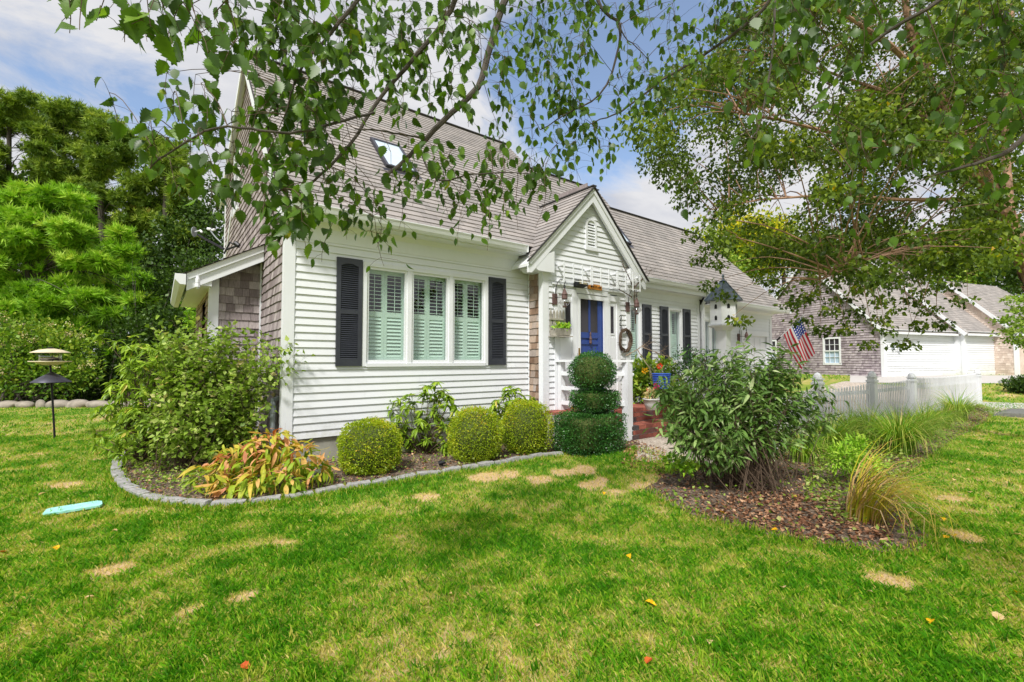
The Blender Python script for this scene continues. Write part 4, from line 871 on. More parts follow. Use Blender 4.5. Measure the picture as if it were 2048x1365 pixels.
tri = (np.array([0, 1, 2, 0, 2, 3])[None, :] + (np.arange(n) * 4)[:, None]).ravel(); me.loops.add(len(tri)); me.loops.foreach_set('vertex_index', tri.astype(np.int32))
me.polygons.add(n * 2); me.polygons.foreach_set('loop_start', (np.arange(n * 2) * 3).astype(np.int32)); me.polygons.foreach_set('loop_total', np.full(n * 2, 3, np.int32))
a = me.attributes.new('rnd', 'FLOAT', 'FACE'); a.data.foreach_set('value', np.repeat(rv, 2).astype(np.float32)); me.update(calc_edges=True)
M['grass'] = leafmat('lawn_grass', [(0, hexc('447a14')), (.25, hexc('659a1e')), (.5, hexc('92ad37')), (.75, hexc('beb664')), (1, hexc('d2c08c'))], .55, .35, .25)
tag(link('grass', me, M['grass'], None, Vector((0, 0, 0))), kind='stuff')
# darker, longer tufts dotted through the lawn
nt_ = 2600; D_q = 1.9 + 9.5 * g.random(nt_); Lq = (g.random(nt_) * 2 - 1) * (D_q * 1.16 + .3); tx = D_q * FH[0] + Lq * RT[0]; ty = D_q * FH[1] + Lq * RT[1]; kk = ~in_beds(tx, ty) & ~((tx > 1.2) & (ty > 6.4)) & (dryness(tx, ty) < .75); tx, ty = tx[kk], ty[kk]
nb_ = 14; px3 = np.repeat(tx, nb_) + g.normal(size=len(tx) * nb_) * .022; py3 = np.repeat(ty, nb_) + g.normal(size=len(tx) * nb_) * .022; ax = g.normal(size=(len(px3), 3)) * .45; ax[:, 2] = 1
M['tuft'] = M['grass']
scatter('grass_tufts', tmpl_flat(.10), np.stack([px3, py3, np.zeros(len(px3))], 1), frames(ax, .4, g), .035 + .04 * g.random(len(px3)), M['grass'], rv=np.clip(np.repeat(g.beta(1.2, 3, len(tx)), nb_) + g.normal(size=len(px3)) * .08, 0, 1), kind='stuff')
# leaf litter and weeds on the beds
def inbed_pts(poly, n, g):
    xs_ = [p[0] for p in poly]; ys_ = [p[1] for p in poly]; x = g.uniform(min(xs_), max(xs_), n * 4); y = g.uniform(min(ys_), max(ys_), n * 4); k = inpoly(x, y, poly); x = x[k][:n]; y = y[k][:n]
    return np.stack([x, y, np.array([hgt(a, c) for a, c in zip(x, y)]) + .014], 1)
LIT = [p for p in (BED1, BED2)]
pts = np.concatenate([inbed_pts(BED1, 2600, g), inbed_pts(BED2, 6500, g), inbed_pts([G(*p)[:2] for p in ((1255, 880), (1330, 900), (1330, 960), (1240, 930))], 500, g), inbed_pts([G(*p)[:2] for p in ((1500, 985), (1700, 1000), (1800, 1090), (1600, 1085), (1400, 1030))], 1500, g)]); pts[:, 2] += g.random(len(pts)) * .015
ax = g.normal(size=(len(pts), 3)); ax[:, 2] *= .3
scatter('leaf_litter', T_SIMPLE, pts, frames(ax, .35, g, (0, 0, 1)), .022 + .03 * g.random(len(pts)), M['lf_brown'], kind='stuff')
pts = np.concatenate([inbed_pts([G(*p)[:2] for p in ((250, 930), (300, 985), (420, 1000), (560, 990), (520, 930), (330, 900))], 1500, g), inbed_pts([G(*p)[:2] for p in ((1640, 900), (1600, 1000), (1700, 1060), (1790, 1000), (1830, 930), (1760, 890))], 2200, g), inbed_pts(BED1, 1500, g), inbed_pts(BED2, 1800, g)])
pts[:, 2] += g.random(len(pts)) ** 1.5 * .10; ax = g.normal(size=(len(pts), 3)); ax[:, 2] = abs(ax[:, 2]) * .6
scatter('ground_cover', T_SIMPLE, pts, frames(ax, .6, g, (0, 0, 1)), .025 + .03 * g.random(len(pts)), M['lf_shrub'], kind='stuff')
# tufts of lawn along the bed edges
pts = []
def tufts(line, n, sp):
    L_ = []
    for _ in range(n):
        i = rnd.randrange(len(line) - 1); t = rnd.random(); p = Vector((*line[i][:2], 0)).lerp(Vector((*line[i + 1][:2], 0)), t); L_.append((p.x + rnd.gauss(0, sp), p.y + rnd.gauss(0, sp), 0))
    return L_
pts = np.array(tufts([G(*p) for p in EDGE], 3000, .05) + tufts([G(p[0], p[1] + 8) for p in EDGE], 4500, .05) + tufts(BED2, 5000, .07) + tufts([(5.25, 4.1), (5.6, 3.3), (6.0, 4.6)], 800, .12)); ax = g.normal(size=(len(pts), 3)) * .5; ax[:, 2] = 1
scatter('edge_grass', tmpl_flat(.12), pts, frames(ax, .4, g), .035 + .04 * g.random(len(pts)), M['grass'], rv=np.clip(g.normal(.45, .25, len(pts)), 0, 1), kind='stuff')
# ------------------------------------------------------------------ granite edging blocks, boulders
def stone(name, c, dims, yaw, mat, label, cat, group, seed, rough=.12, boxy=True):
    g_ = random.Random(seed); import bmesh
    bm = bmesh.new()
    if boxy: bmesh.ops.create_cube(bm, size=1); bmesh.ops.subdivide_edges(bm, edges=bm.edges[:], cuts=2, use_grid_fill=True)
    else: bmesh.ops.create_icosphere(bm, subdivisions=3, radius=.5)
    ph = [(g_.uniform(2, 6), g_.uniform(2, 6), g_.uniform(2, 6), g_.uniform(0, 6)) for _ in range(5)]
    for v in bm.verts:
        q = v.co.copy(); r = sum(math.sin(a * q.x + b_ * q.y + c_ * q.z + d_) for a, b_, c_, d_ in ph) / 5
        if boxy:
            m_ = max(abs(q.x), abs(q.y), abs(q.z)); s_ = q.length; v.co = q * (1 - .10 * (s_ - .5) / .366) * (1 + r * rough * .8)
        else: v.co = q * (1 + r * rough * 2)
        v.co.x *= dims[0]; v.co.y *= dims[1]; v.co.z *= dims[2]
        v.co.x += g_.uniform(-.004, .004); v.co.z += g_.uniform(-.004, .004)
    me = bpy.data.meshes.new(name); bm.to_mesh(me); bm.free(); o = bpy.data.objects.new(name, me); me.materials.append(mat); COL.objects.link(o)
    if not boxy: me.shade_smooth()
    o.location = c; o.rotation_euler = (g_.uniform(-.06, .06), g_.uniform(-.06, .06), yaw); return tag(o, label, cat, group)
acc = 0; pts = [Vector(p) for p in EW]; i = 0; k = 0; pos = pts[0].copy(); path = []
dist = [0]
for a_, b_ in zip(pts, pts[1:]): dist.append(dist[-1] + (b_ - a_).length)
def along(s):
    for i in range(len(pts) - 1):
        if dist[i + 1] >= s: return pts[i].lerp(pts[i + 1], (s - dist[i]) / (dist[i + 1] - dist[i]))
    return pts[-1]
s = .02; g_ = random.Random(2); k = 0
while s < dist[-1] - .12:
    ln_ = g_.uniform(.20, .33); a_, b_ = along(s), along(min(dist[-1], s + ln_)); mid = (a_ + b_) / 2; d_ = b_ - a_
    stone('edging_stone', (mid.x, mid.y, .005 + g_.uniform(-.008, .008)), (d_.length * .97, g_.uniform(.095, .12), .10), math.atan2(d_.y, d_.x) + g_.uniform(-.07, .07), M['granite'], 'light grey granite block in the curved edging of the front flower bed', 'edging stone', 'granite edging blocks of the front bed', k)
    s += ln_ + .012; k += 1
for px, w_ in ((-30, 60), (12, 50), (50, 35), (82, 20), (118, 44), (155, 40), (196, 45), (228, 38), (262, 40), (300, 40)):
    c = G(px, 815); mpx = 13.4 / F; stone('boulder', (c[0], c[1], .06), (w_ * mpx * 1.0, w_ * mpx * .7, g_.uniform(.26, .36)), -AZ + g_.uniform(0, .6), M['boulder'], 'rounded fieldstone in the row edging the bed under the cream flowered hydrangea', 'boulder', 'boulders along the back bed', px + 100, .10, False)
# ------------------------------------------------------------------ fallen leaves on the lawn
FL = [(1300, 1217, 'y', .07), (1258, 1121, 'y', .045), (112, 1105, 'y', .05), (1885, 1045, 'y', .075), (1908, 1079, 'y', .06), (1893, 1084, 'y', .05), (160, 1062, 'y', .05), (1565, 1187, 't', .055), (1742, 1196, 't', .05), (1812, 1153, 't', .045), (1996, 1247, 't', .065), (2034, 1078, 't', .06), (1934, 944, 't', .06), (1910, 966, 't', .06), (1957, 950, 't', .06), (2030, 928, 't', .06), (1940, 990, 't', .055), (1420, 1300, 't', .04), (1862, 1255, 'y', .05), (2035, 1195, 'y', .04), (1935, 898, 't', .05), (490, 1350, 'r', .05), (8, 1112, 'r', .06), (1075, 1262, 't', .04), (1297, 1335, 'r', .05), (178, 1205, 't', .05), (84, 994, 't', .07), (230, 1070, 't', .045), (335, 940, 'y', .03), (700, 1115, 't', .035), (1010, 930, 'y', .03), (1590, 1000, 'y', .04), (1700, 1020, 'y', .04), (1445, 1032, 'y', .05), (1208, 993, 'y', .04), (1550, 1068, 'y', .05), (900, 1200, 't', .03), (620, 1050, 't', .03)]
LL = {'y': ('lf_yel1', 'yellow'), 't': ('lf_tan1', 'pale tan'), 'r': ('lf_red1', 'rust red')}
for i, (px, py, kd, sz) in enumerate(FL):
    c = G(px, py); th = rnd.uniform(0, 6.28); V_, F_ = tmpl_birch(4); mb = MB(); pit = rnd.uniform(-.35, .5); rl = rnd.uniform(-.4, .4)
    R_ = Matrix.Rotation(th, 3, 'Z') @ Matrix.Rotation(pit, 3, 'X') @ Matrix.Rotation(rl, 3, 'Y')
    for v in V_: q = R_ @ Vector((v[0] * sz * 1.1, (v[1] - .4) * sz, v[2] * sz * 2)); mb.v.append((c[0] + q.x, c[1] + q.y, c[2] + q.z + .03))
    for f_ in F_: mb.face(f_, rnd.random())
    mb.build('fallen_leaf', M[LL[kd][0]], None, LL[kd][1] + ' fallen birch leaf lying on the lawn', 'leaf', LL[kd][1] + ' fallen leaves on the lawn')
# turquoise board lying on lawn
m, nt, b, N, L = newmat('weathered_turquoise_paint'); co_ = objco(nt); n_ = noise(nt, 16, 7, .75, co_); L(ramp(nt, n_, [(.35, hexc('8d8a6a')), (.42, hexc('8fd8cc')), (.7, hexc('b4ece2'))]), b.inputs['Base Color']); b.inputs['Roughness'].default_value = .7; bump(nt, b, n_, .004)
a_, b_ = Vector(G(92, 1030)), Vector(G(204, 1012)); mb = MB(); d_ = (b_ - a_).normalized(); n_ = Vector((-d_.y, d_.x, 0)); W_ = .105; ln_ = (b_ - a_).length
prf = [(-.02, -.7), (0, -1), (ln_ * .5, -1.0), (ln_ - .02, -1), (ln_, -.6), (ln_, .6), (ln_ - .03, 1), (ln_ * .5, 1), (.03, 1), (0, .8)]
mb.prism([a_ + d_ * x + n_ * (W_ * y) + Vector((0, 0, .012)) for x, y in prf], (0, 0, .020)); mb.build('painted_board', m, None, 'flaking turquoise painted board lying on the lawn', 'board')
# plastic downspout outlet, spot lamps in bed
c = Vector(G(645, 970)); o = thing('drain_outlet', c, 'grey green rectangular downspout outlet poking from the leaves beside the boxwood', 'downspout outlet')
mb = MB(); u_ = (Vector((.05, -.99, -.10))).normalized(); r_ = u_.cross(Z_).normalized(); t_ = r_.cross(u_); P0 = c + Vector((0, 0, .055)) - u_ * .5; P0.z += .03
for (v0_, v1_, w0_, w1_) in ((-.07, .07, .045, .052), (-.07, .07, -.052, -.045), (-.07, -.062, -.045, .045), (.062, .07, -.045, .045)): mb.obox(P0, u_, r_, t_, 0, .5, v0_, v1_, w0_, w1_)
mb.build('spout', M['galv'], o); mb = MB(); mb.obox(P0, u_, r_, t_, 0, .02, -.062, .062, -.045, .045); mb.build('inside', M['black'], o)
c = Vector(G(885, 935)); o = thing('garden_spotlight', c, 'small black garden spotlight between the boxwood balls', 'spotlight'); mb = MB(); mb.tube([c + Vector((0, 0, -.02)), c + Vector((0, 0, .05))], .012, 6); mb.build('stake', M['black'], o); mb = MB(); mb.tube([c + Vector((-.04, .03, .05)), c + Vector((.03, -.02, .075))], .03, 10); mb.build('head', M['black'], o)
# ------------------------------------------------------------------ bird feeder
c = Vector(G(110, 878)); T_ = Pv(98, 690, 8.15 / .985); o = thing('bird_feeder', c, 'cream roofed bird feeder on a leaning black pole with a cone baffle', 'bird feeder')
def on(py, dx=0): t = (878 - py) / (878 - 690.0); return c.lerp(T_, t)
mb = MB(); mb.tube([c - Vector((0, 0, .05)), on(800), on(726)], .016, 8); mb.build('pole', M['black'], o)
q = on(766); mb = MB(); mb.lathe(q, [(.275, .0), (.27, .012), (.15, .10), (.03, .175), (.02, .19), (.018, .17), (.14, .085), (.26, .0)], 24); mb.build('baffle', M['darkgrey'], o, smooth=True)
q = on(728); mb = MB(); mb.lathe(q, [(.02, -.02), (.09, -.03), (.20, .02), (.285, .03), (.285, .045), (.20, .04), (.02, .03)], 24); mb.build('tray', M['cream'], o, smooth=True)
mb = MB(); mb.lathe(q, [(.11, .05), (.14, .07), (.14, .09), (.05, .12), (.01, .13)], 16); mb.build('seed', M['black'], o)
mb = MB(); mb.lathe(q, [(.15, .05), (.15, .19)], 20); mb.build('hopper', M['lampglass'], o, smooth=True)
mb = MB(); mb.lathe(q, [(.27, .19), (.265, .20), (.16, .245), (.04, .27), (.04, .262), (.15, .235), (.25, .19)], 24); mb.build('feeder_roof', M['cream'], o, smooth=True)
mb = MB(); mb.lathe(q, [(.04, .27), (.04, .29), (.01, .30)], 10); mb.build('cap', M['black'], o)
# ------------------------------------------------------------------ bird house on post
DBH = 9.0; c = Pv(1448, 660, DBH); o = thing('bird_house', (c.x, c.y, 0), 'white six sided bird house with a dark metal roof on a square post', 'bird house')
cx, cy = c.x, c.y; zt = c.z
mb = MB(); mb.box(cx - .085, cx + .085, cy - .085, cy + .085, 0, zt - .02); mb.build('post', M['whitewood'], o)
mb = MB(); mb.lathe((cx, cy, zt), [(.15, -.02), (.21, .05), (.21, .06)], 6, a0=.35); mb.lathe((cx, cy, zt + .055), [(.30, 0), (.32, .025), (.30, .035)], 6, a0=.35); mb.build('platform', M['whitewood'], o)
mb = MB(); mb.lathe((cx, cy, zt + .10), [(.255, 0), (.255, .47)], 6, a0=.35)
for k in range(6):
    a0_, a1_ = .35 + k * math.pi / 3, .35 + (k + 1) * math.pi / 3; p0 = Vector((math.cos(a0_), math.sin(a0_), 0)) * .255; p1 = Vector((math.cos(a1_), math.sin(a1_), 0)) * .255; nn = (p0 + p1).normalized(); tt = (p1 - p0).normalized(); m_ = (p0 + p1) / 2 + Vector((cx, cy, zt + .10))
    for t in (-.13, -.10, .0, .10): mb.obox(m_ + nn * .0, tt, Z_, nn, t - .002, t + .002 + (.001 if t else 0), 0, .47, 0, .003)
bhb = mb.build('walls', M['whitewood'], o)
for k in range(6):
    a_ = .35 + (k + .5) * math.pi / 3; nn = Vector((math.cos(a_), math.sin(a_), 0)); tt = Vector((-nn.y, nn.x, 0)); m_ = nn * (.255 * math.cos(math.pi / 6) + .004) + Vector((cx, cy, zt + .10))
    for zz in (.11, .33):
        arch = [m_ + tt * x + Z_ * (zz + z) for x, z in [(-.026, -.03), (.026, -.03), (.026, .03), (.018, .05), (0, .06), (-.018, .05), (-.026, .03)]]; mb = MB(); mb.prism(arch, nn * .004); mb.build('entrance_hole', M['black'], bhb)
mb = MB(); mb.lathe((cx, cy, zt + .56), [(.37, 0), (.365, .02), (.06, .38), (.05, .39)], 6, a0=.35); mb.lathe((cx, cy, zt + .94), [(.05, 0), (.075, .015), (.03, .04), (.02, .10), (.03, .12), (.005, .16)], 8)
for k in range(6):
    a_ = .35 + k * math.pi / 3; nn = Vector((math.cos(a_), math.sin(a_), 0)); mb.tube([Vector((cx, cy, zt + .58)) + nn * .37, Vector((cx, cy, zt + .95)) + nn * .055], .012, 5)
mb.build('bird_house_roof', M['lead'], o)
# ------------------------------------------------------------------ picket fence
FE = [Vector((p[0], p[1], 0)) for p in FEN]
# extend left end a little towards the bush
fo = thing('picket_fence', FE[1], 'white picket fence with ball capped posts running along the shell parking area', 'fence')
def post(p, h=1.12, w_=.072, cap='dome'):
    mb = MB(); z0 = hgt(p.x, p.y); d = (FE[2] - FE[1]).normalized(); n_ = Vector((-d.y, d.x, 0))
    mb.obox(Vector((p.x, p.y, z0)), d, n_, Z_, -w_, w_, -w_, w_, -.05, h * .80)
    mb.obox(Vector((p.x, p.y, z0)), d, n_, Z_, -w_ * 1.18, w_ * 1.18, -w_ * 1.18, w_ * 1.18, h * .80, h * .835); mb.obox(Vector((p.x, p.y, z0)), d, n_, Z_, -w_ * .92, w_ * .92, -w_ * .92, w_ * .92, h * .835, h * .88)
    mb.obox(Vector((p.x, p.y, z0)), d, n_, Z_, -w_ * 1.15, w_ * 1.15, -w_ * 1.15, w_ * 1.15, h * .88, h * .90)
    mb.lathe((p.x, p.y, z0 + h * .90), [(w_ * 1.12, 0), (w_ * 1.1, .03), (w_ * .85, .075), (w_ * .4, .105), (w_ * .05, .115)], 12)
    mb.build('post', M['whitewood'], fo)
for i, p in enumerate(FE): post(p, 1.16 if i < 3 else 1.08)
for a_, b_, h0, h1 in ((FE[0], FE[1], .90, .88), (FE[1], FE[2], .86, .92), (FE[2], FE[3], .90, .94), (FE[3], FE[4], .96, .98)):
    d = (b_ - a_); ln_ = d.length; d.normalize(); n_ = Vector((-d.y, d.x, 0)); mb = MB(); k = int(ln_ / .112)
    for j in range(1, k):
        s = j / k * ln_; p = a_ + d * s; z0 = hgt(p.x, p.y); h = h0 + (h1 - h0) * j / k - .04 * math.sin(math.pi * j / k) + rnd.uniform(-.006, .006)
        tl = rnd.uniform(-.012, .012); q = lambda u, z: p + d * (u * 1.0 + tl * z) + n_ * .02 + Vector((0, 0, z0 + z))
        mb.prism([q(-.021, .05), q(.021, .05), q(.021, h - .03), q(0, h), q(-.021, h - .03)], n_ * -.014, rnd.random())
    for zz in (.22, .68): mb.obox(a_ + Vector((0, 0, hgt(a_.x, a_.y) + zz)), (b_ - a_ + Vector((0, 0, hgt(b_.x, b_.y) - hgt(a_.x, a_.y)))).normalized(), n_, Z_, .07, ln_ - .07, .021, .055, 0, .075)
    mb.build('picket_panel', M['whitewood'], fo)
# ------------------------------------------------------------------ flag
o = thing('flagpole', Pv(1558, 677, 15.2), 'thin white flag pole angled out from the garage corner', 'flagpole')
f0, f1 = Pv(1556, 679, 15.4), Pv(1608, 630, 14.7)
mb = MB(); mb.tube([f0, f1], .014, 8); mb.build('pole', M['trim'], o); mb = MB(); mb.tube([f0 - (f1 - f0).normalized() * .05, f0 + (f1 - f0).normalized() * .12], .03, 8); mb.build('bracket', M['black'], o)
pd = (f1 - f0).normalized(); top = f0 + (f1 - f0) * .92; hoist = .80; fly = 1.25
m, nt, b, N, L = newmat('flag_cloth'); uvn = N('ShaderNodeUVMap'); uvn.uv_map = 'UVMap'; sp = N('ShaderNodeSeparateXYZ'); L(uvn.outputs[0], sp.inputs[0])
def mth(op, a, b_=None):
    n_ = N('ShaderNodeMath'); n_.operation = op
    for k, v in enumerate((a, b_)):
        if v is None: continue
        if isinstance(v, (int, float)): n_.inputs[k].default_value = v
        else: L(v, n_.inputs[k])
    return n_.outputs[0]
u_, v_ = sp.outputs[0], sp.outputs[1]
stripe = mth('LESS_THAN', mth('MODULO', mth('MULTIPLY', v_, 13.0), 2.0), 1.0)
canton = mth('MULTIPLY', mth('LESS_THAN', u_, .42), mth('GREATER_THAN', v_, 6 / 13))
fu = mth('SUBTRACT', mth('FRACT', mth('MULTIPLY', u_, 14.0)), .5); fv = mth('SUBTRACT', mth('FRACT', mth('MULTIPLY', mth('SUBTRACT', v_, 6 / 13), 9.3)), .5)
star = mth('LESS_THAN', mth('ADD', mth('MULTIPLY', fu, fu), mth('MULTIPLY', fv, fv)), .07)
c1 = mixc(nt, hexc('e9e6e4'), hexc('c22a38'), stripe); c2 = mixc(nt, hexc('1f3f94'), hexc('e9e6e4'), star); cc = mixc(nt, c1, c2, canton)
L(cc, b.inputs['Base Color']); b.inputs['Roughness'].default_value = .8
tr = N('ShaderNodeBsdfTranslucent'); L(cc, tr.inputs[0]); ms = N('ShaderNodeMixShader'); ms.inputs[0].default_value = .3; L(b.outputs[0], ms.inputs[1]); L(tr.outputs[0], ms.inputs[2]); L(ms.outputs[0], nt.nodes['Material Output'].inputs[0])
import bmesh
bm = bmesh.new(); NU_, NV_ = 28, 18; grid = []
rt3 = Vector((RT[0], RT[1], 0)); fh3 = Vector((FH[0], FH[1], 0))
for i in range(NU_ + 1):
    row = []
    for j in range(NV_ + 1):
        u = i / NU_; v = j / NV_                    # v: 0 bottom stripe nearest pole base, 1 = top at pole tip
        base = top - pd * hoist * (1 - v)
        drop = Vector((0, 0, -1)) * fly * u * .93 + rt3 * (.46 * u + .10 * u * u) - rt3 * .18 * u * v
        fold = fh3 * (.10 * math.sin(v * 9 + u * 2.5) * min(1, u * 2.5)) + rt3 * (.05 * math.sin(v * 9 + 1.2 + u) * min(1, u * 2))
        row.append(bm.verts.new(base + drop + fold))
    grid.append(row)
uvl = bm.loops.layers.uv.new('UVMap')
for i in range(NU_):
    for j in range(NV_):
        f_ = bm.faces.new((grid[i][j], grid[i + 1][j], grid[i + 1][j + 1], grid[i][j + 1]))
        for lp, (a_, c_) in zip(f_.loops, ((i, j), (i + 1, j), (i + 1, j + 1), (i, j + 1))): lp[uvl].uv = (a_ / NU_, c_ / NV_)
me = bpy.data.meshes.new('flag'); bm.to_mesh(me); bm.free(); me.shade_smooth()
o = link('flag', me, m, None, Vector((0, 0, 0))); tag(o, 'red, white and blue striped flag with a starred corner hanging limp from the angled pole', 'flag')
# ------------------------------------------------------------------ neighbour's house
un = Vector((math.cos(math.radians(-16.2)), math.sin(math.radians(-16.2)), 0)); vn = Vector((-un.y, un.x, 0))
C0 = Vector((27.5, 6.71, 0)); GZ = .55
nb = thing('shingled_house', (C0.x, C0.y, GZ), "neighbour's grey shingled house with white clapboard front beyond the picket fence", 'house')
def lf(u, v, z): return C0 + un * u + vn * v + Vector((0, 0, z))
HWN = 3.75; SLN = 1.06; ZE = 2.95
mb = MB(); wn = [(2.05, 2.85, 1.22, 2.52), (5.75, 6.55, 1.22, 2.52)]
clad(mb, C0, vn, Z_, -un, GZ + .05, ZE + HWN * SLN, .127, lambda z: .12 if z < ZE else (z - ZE) / SLN, lambda z: 2 * HWN if z < ZE else 2 * HWN - (z - ZE) / SLN, .14, .032, wn, jit=.012, gap=.003, seed=51)
mb.build('gable_wall', M['shingle_nb'], nb)
mb = MB(); clad(mb, C0, un, Z_, -vn, GZ + .2, ZE - .1, .115, lambda z: .14, lambda z: 5.7, 3.2, .030, (), gap=.001, seed=52)
mb.obox(C0, un, vn, Z_, .1, 5.72, -.03, -.002, GZ, GZ + .2); mb.build('front_wall', M['white'], nb)
mb = MB(); clad(mb, lf(5.7, -.45, 0), un, Z_, -vn, GZ + .2, ZE - .15, .115, lambda z: .14, lambda z: 2.7, 3.2, .030, (), gap=.001, seed=53); mb.obox(lf(5.7, -.45, 0), un, vn, Z_, .1, 2.72, -.03, -.002, GZ, GZ + .2); mb.obox(lf(5.7, -.45, 0), un, vn, Z_, 0, .01, 0, .5, GZ, ZE); mb.build('front_wall', M['white'], nb)
mb = MB(); clad(mb, lf(8.4, -1.35, 0), vn, Z_, -un, GZ + .05, ZE + 2.7, .127, lambda z: .12 if z < ZE else (z - ZE) / SLN, lambda z: 5.2 if z < ZE else 5.2 - (z - ZE) / SLN, .14, .018, (), jit=.006, gap=.003, seed=54)
clad(mb, lf(5.7, -.45, 0), vn, Z_, -un, ZE - .3, ZE + HWN * SLN, .127, lambda z: 0.02 if z < ZE else (z - ZE) / SLN, lambda z: HWN + .45, .14, .018, (), jit=.006, gap=.003, seed=55); mb.build('inner_gable_wall', M['shingle_pink'], nb)
for u, v in ((0, 0), (5.7, -.45), (8.4, -1.35)):
    mb = MB(); mb.obox(lf(u, v, 0), un, vn, Z_, -.03, .15, -.03, -.005, GZ, ZE); mb.obox(lf(u, v, 0), un, vn, Z_, -.03, -.004, -.004, .12, GZ, ZE); mb.build('corner_board', M['trim'], nb)
for k, (u, v, u1, top) in enumerate(((0, 0, 5.72, HWN), (5.7, -.45, 8.42, HWN + .45), (8.4, -1.35, 16, 2.6))):
    mb = MB(); Vd = (vn + Z_ * SLN).normalized(); Nd = (-vn * SLN + Z_).normalized(); L_ = top * math.sqrt(1 + SLN ** 2) + .3
    O_ = lf(u, v, 0) + Vector((0, 0, ZE)) - Vd * .30
    uR_ = (lambda v_: u1 - u) if k < 2 else (lambda v_: 7.6 - v_ * .55)
    clad(mb, O_, un, Vd, Nd, 0, L_ + (.3 if k < 2 else .3), .16, lambda v_: -.15, uR_, .33, .012, (), jit=.004, gap=.002, seed=60 + k, wvar=.35)
    if k < 2:
        pk = lf(u, v, ZE) + Vd * (L_ - .3); mb.quad(pk - un * .15, pk + un * (u1 - u), pk + un * (u1 - u) + vn * 4 - Z_ * 4.1, pk - un * .15 + vn * 4 - Z_ * 4.1)
    mb.build('roof', M['roof'], nb)
    mb = MB(); a_ = O_ - un * .15 - Nd * .16; b_ = a_ + Vd * (L_ + .10)
    mb.prism([a_ + Nd * .16, b_ + Nd * .16, b_, a_], -un * .035); 
    pf = lf(u, v, ZE); mb.prism([pf - un * .14 - vn * .20 + Z_ * (-.18), pf - un * .14 + vn * .25 + Z_ * .1, pf - un * .14 + vn * .15 - Z_ * .22, pf - un * .14 - vn * .18 - Z_ * .22], un * .03)
    if k == 0:
        c_ = b_ + Nd * .16; mb.prism([c_, c_ + vn * HWN * 1.02 - Z_ * HWN * 1.02 * SLN, c_ + vn * HWN * 1.02 - Z_ * (HWN * 1.02 * SLN + .22), c_ - Z_ * .22], -un * .035)
    mb.build('rake_board', M['trim'], nb)
    mb = MB(); mb.obox(O_, un, vn, Z_, -.12, min(u1 - u, 7), -.08, -.0, -.10, .0); mb.obox(lf(u, v, ZE - .12), un, vn, Z_, 0, min(u1 - u, 7), -.22, 0, 0, .02); mb.build('gutter', M['trim'], nb)
mb = MB(); clad(mb, lf(9.5, 4.5, 4.75), un, (vn * 0 + Z_ * 0 - (Vector((0, 0, 1))) + -vn * 1.2).normalized() * 1.0, (Z_ - vn * .2).normalized(), 0, 3.0, .16, lambda v_: 0, lambda v_: 16, .33, .012, (), jit=.004, seed=66); mb.build('rear_roof', M['roof'], nb)
mb = MB(); mb.obox(lf(8.52, -1.35, 0), un, vn, Z_, 0, 7.5, 0, .04, GZ, ZE - .1); mb.obox(lf(15.9, -1.35, 0), un, vn, Z_, 0, .04, 0, 6, GZ, ZE); mb.obox(lf(.05, 7.4, 0), un, vn, Z_, 0, 15.8, 0, .04, GZ, ZE); mb.build('far_wall', M['shingle_pink'], nb)
for (a_, b_, z0, z1) in wn:
    mb = MB(); c_ = .07
    for q in ((a_ - c_, a_ + .02, z0 - .05, z1 + c_), (b_ - .02, b_ + c_, z0 - .05, z1 + c_), (a_, b_, z1 - .02, z1 + c_), (a_ - c_ - .02, b_ + c_ + .02, z0 - .09, z0 + .02), (a_, b_, (z0 + z1) / 2 - .03, (z0 + z1) / 2 + .03)): mb.obox(C0, vn, Z_, -un, q[0], q[1], q[2], q[3], -.04, .035)
    for t in (1 / 3, 2 / 3): mb.obox(C0, vn, Z_, -un, a_ + (b_ - a_) * t - .01, a_ + (b_ - a_) * t + .01, z0, z1, -.02, .012)
    for t in (.25, .75): mb.obox(C0, vn, Z_, -un, a_, b_, z0 + (z1 - z0) * t - .01, z0 + (z1 - z0) * t + .01, -.021, .011)
    w_ = mb.build('window', M['trim'], nb)
    mb = MB(); mb.obox(C0, vn, Z_, -un, a_, b_, (z0 + z1) / 2, z1, -.035, -.025); mb.build('pane', M['screen'], w_)
    mb = MB(); mb.obox(C0, vn, Z_, -un, a_, b_, z0, (z0 + z1) / 2, -.035, -.025); mb.build('curtain', M['curtain'], w_)
mb = MB(); q = lf(.75, -.05, 2.0); mb.tube([q, q - vn * .12], .03, 8); mb.obox(q, un, vn, Z_, -.2, -.1, -.06, .03, -.12, .1); mb.tube([q - vn * .1, q - vn * .1 + un * .3], .018, 6); mb.tube([q - vn * .1 + un * .15 - Z_ * .03, q - vn * .16 + un * .3 - Z_ * .02], .05, 8); mb.build('utility_meter', M['galv'], nb)
# ================================================================== VEGETATION
RT3 = Vector((RT[0], RT[1], 0)); FH3 = Vector((FH[0], FH[1], 0))
def pxb(px, py, r, D, sq=1.0): return (Pv(px, py, D), (r * D / F,) * 2 + (r * D / F * sq,))
def samp(blobs, n, g, bias=2.2, zmin=.03):
    w = np.array([b[1][0] * b[1][1] * b[1][2] * (b[2] if len(b) > 2 else 1.0) for b in blobs]) ** .72; w /= w.sum(); k = g.choice(len(blobs), n, p=w)
    d = g.normal(size=(n, 3)); d /= np.linalg.norm(d, axis=1, keepdims=True); r = g.random(n) ** (1 / bias) * (1 + .16 * g.normal(size=n))
    C = np.array([tuple(b[0]) for b in blobs])[k]; R_ = np.array([b[1] for b in blobs])[k]; Pn = C + d * r[:, None] * R_
    Pn[:, 2] = np.maximum(Pn[:, 2], zmin + .05 * g.random(n)); return Pn, d, k
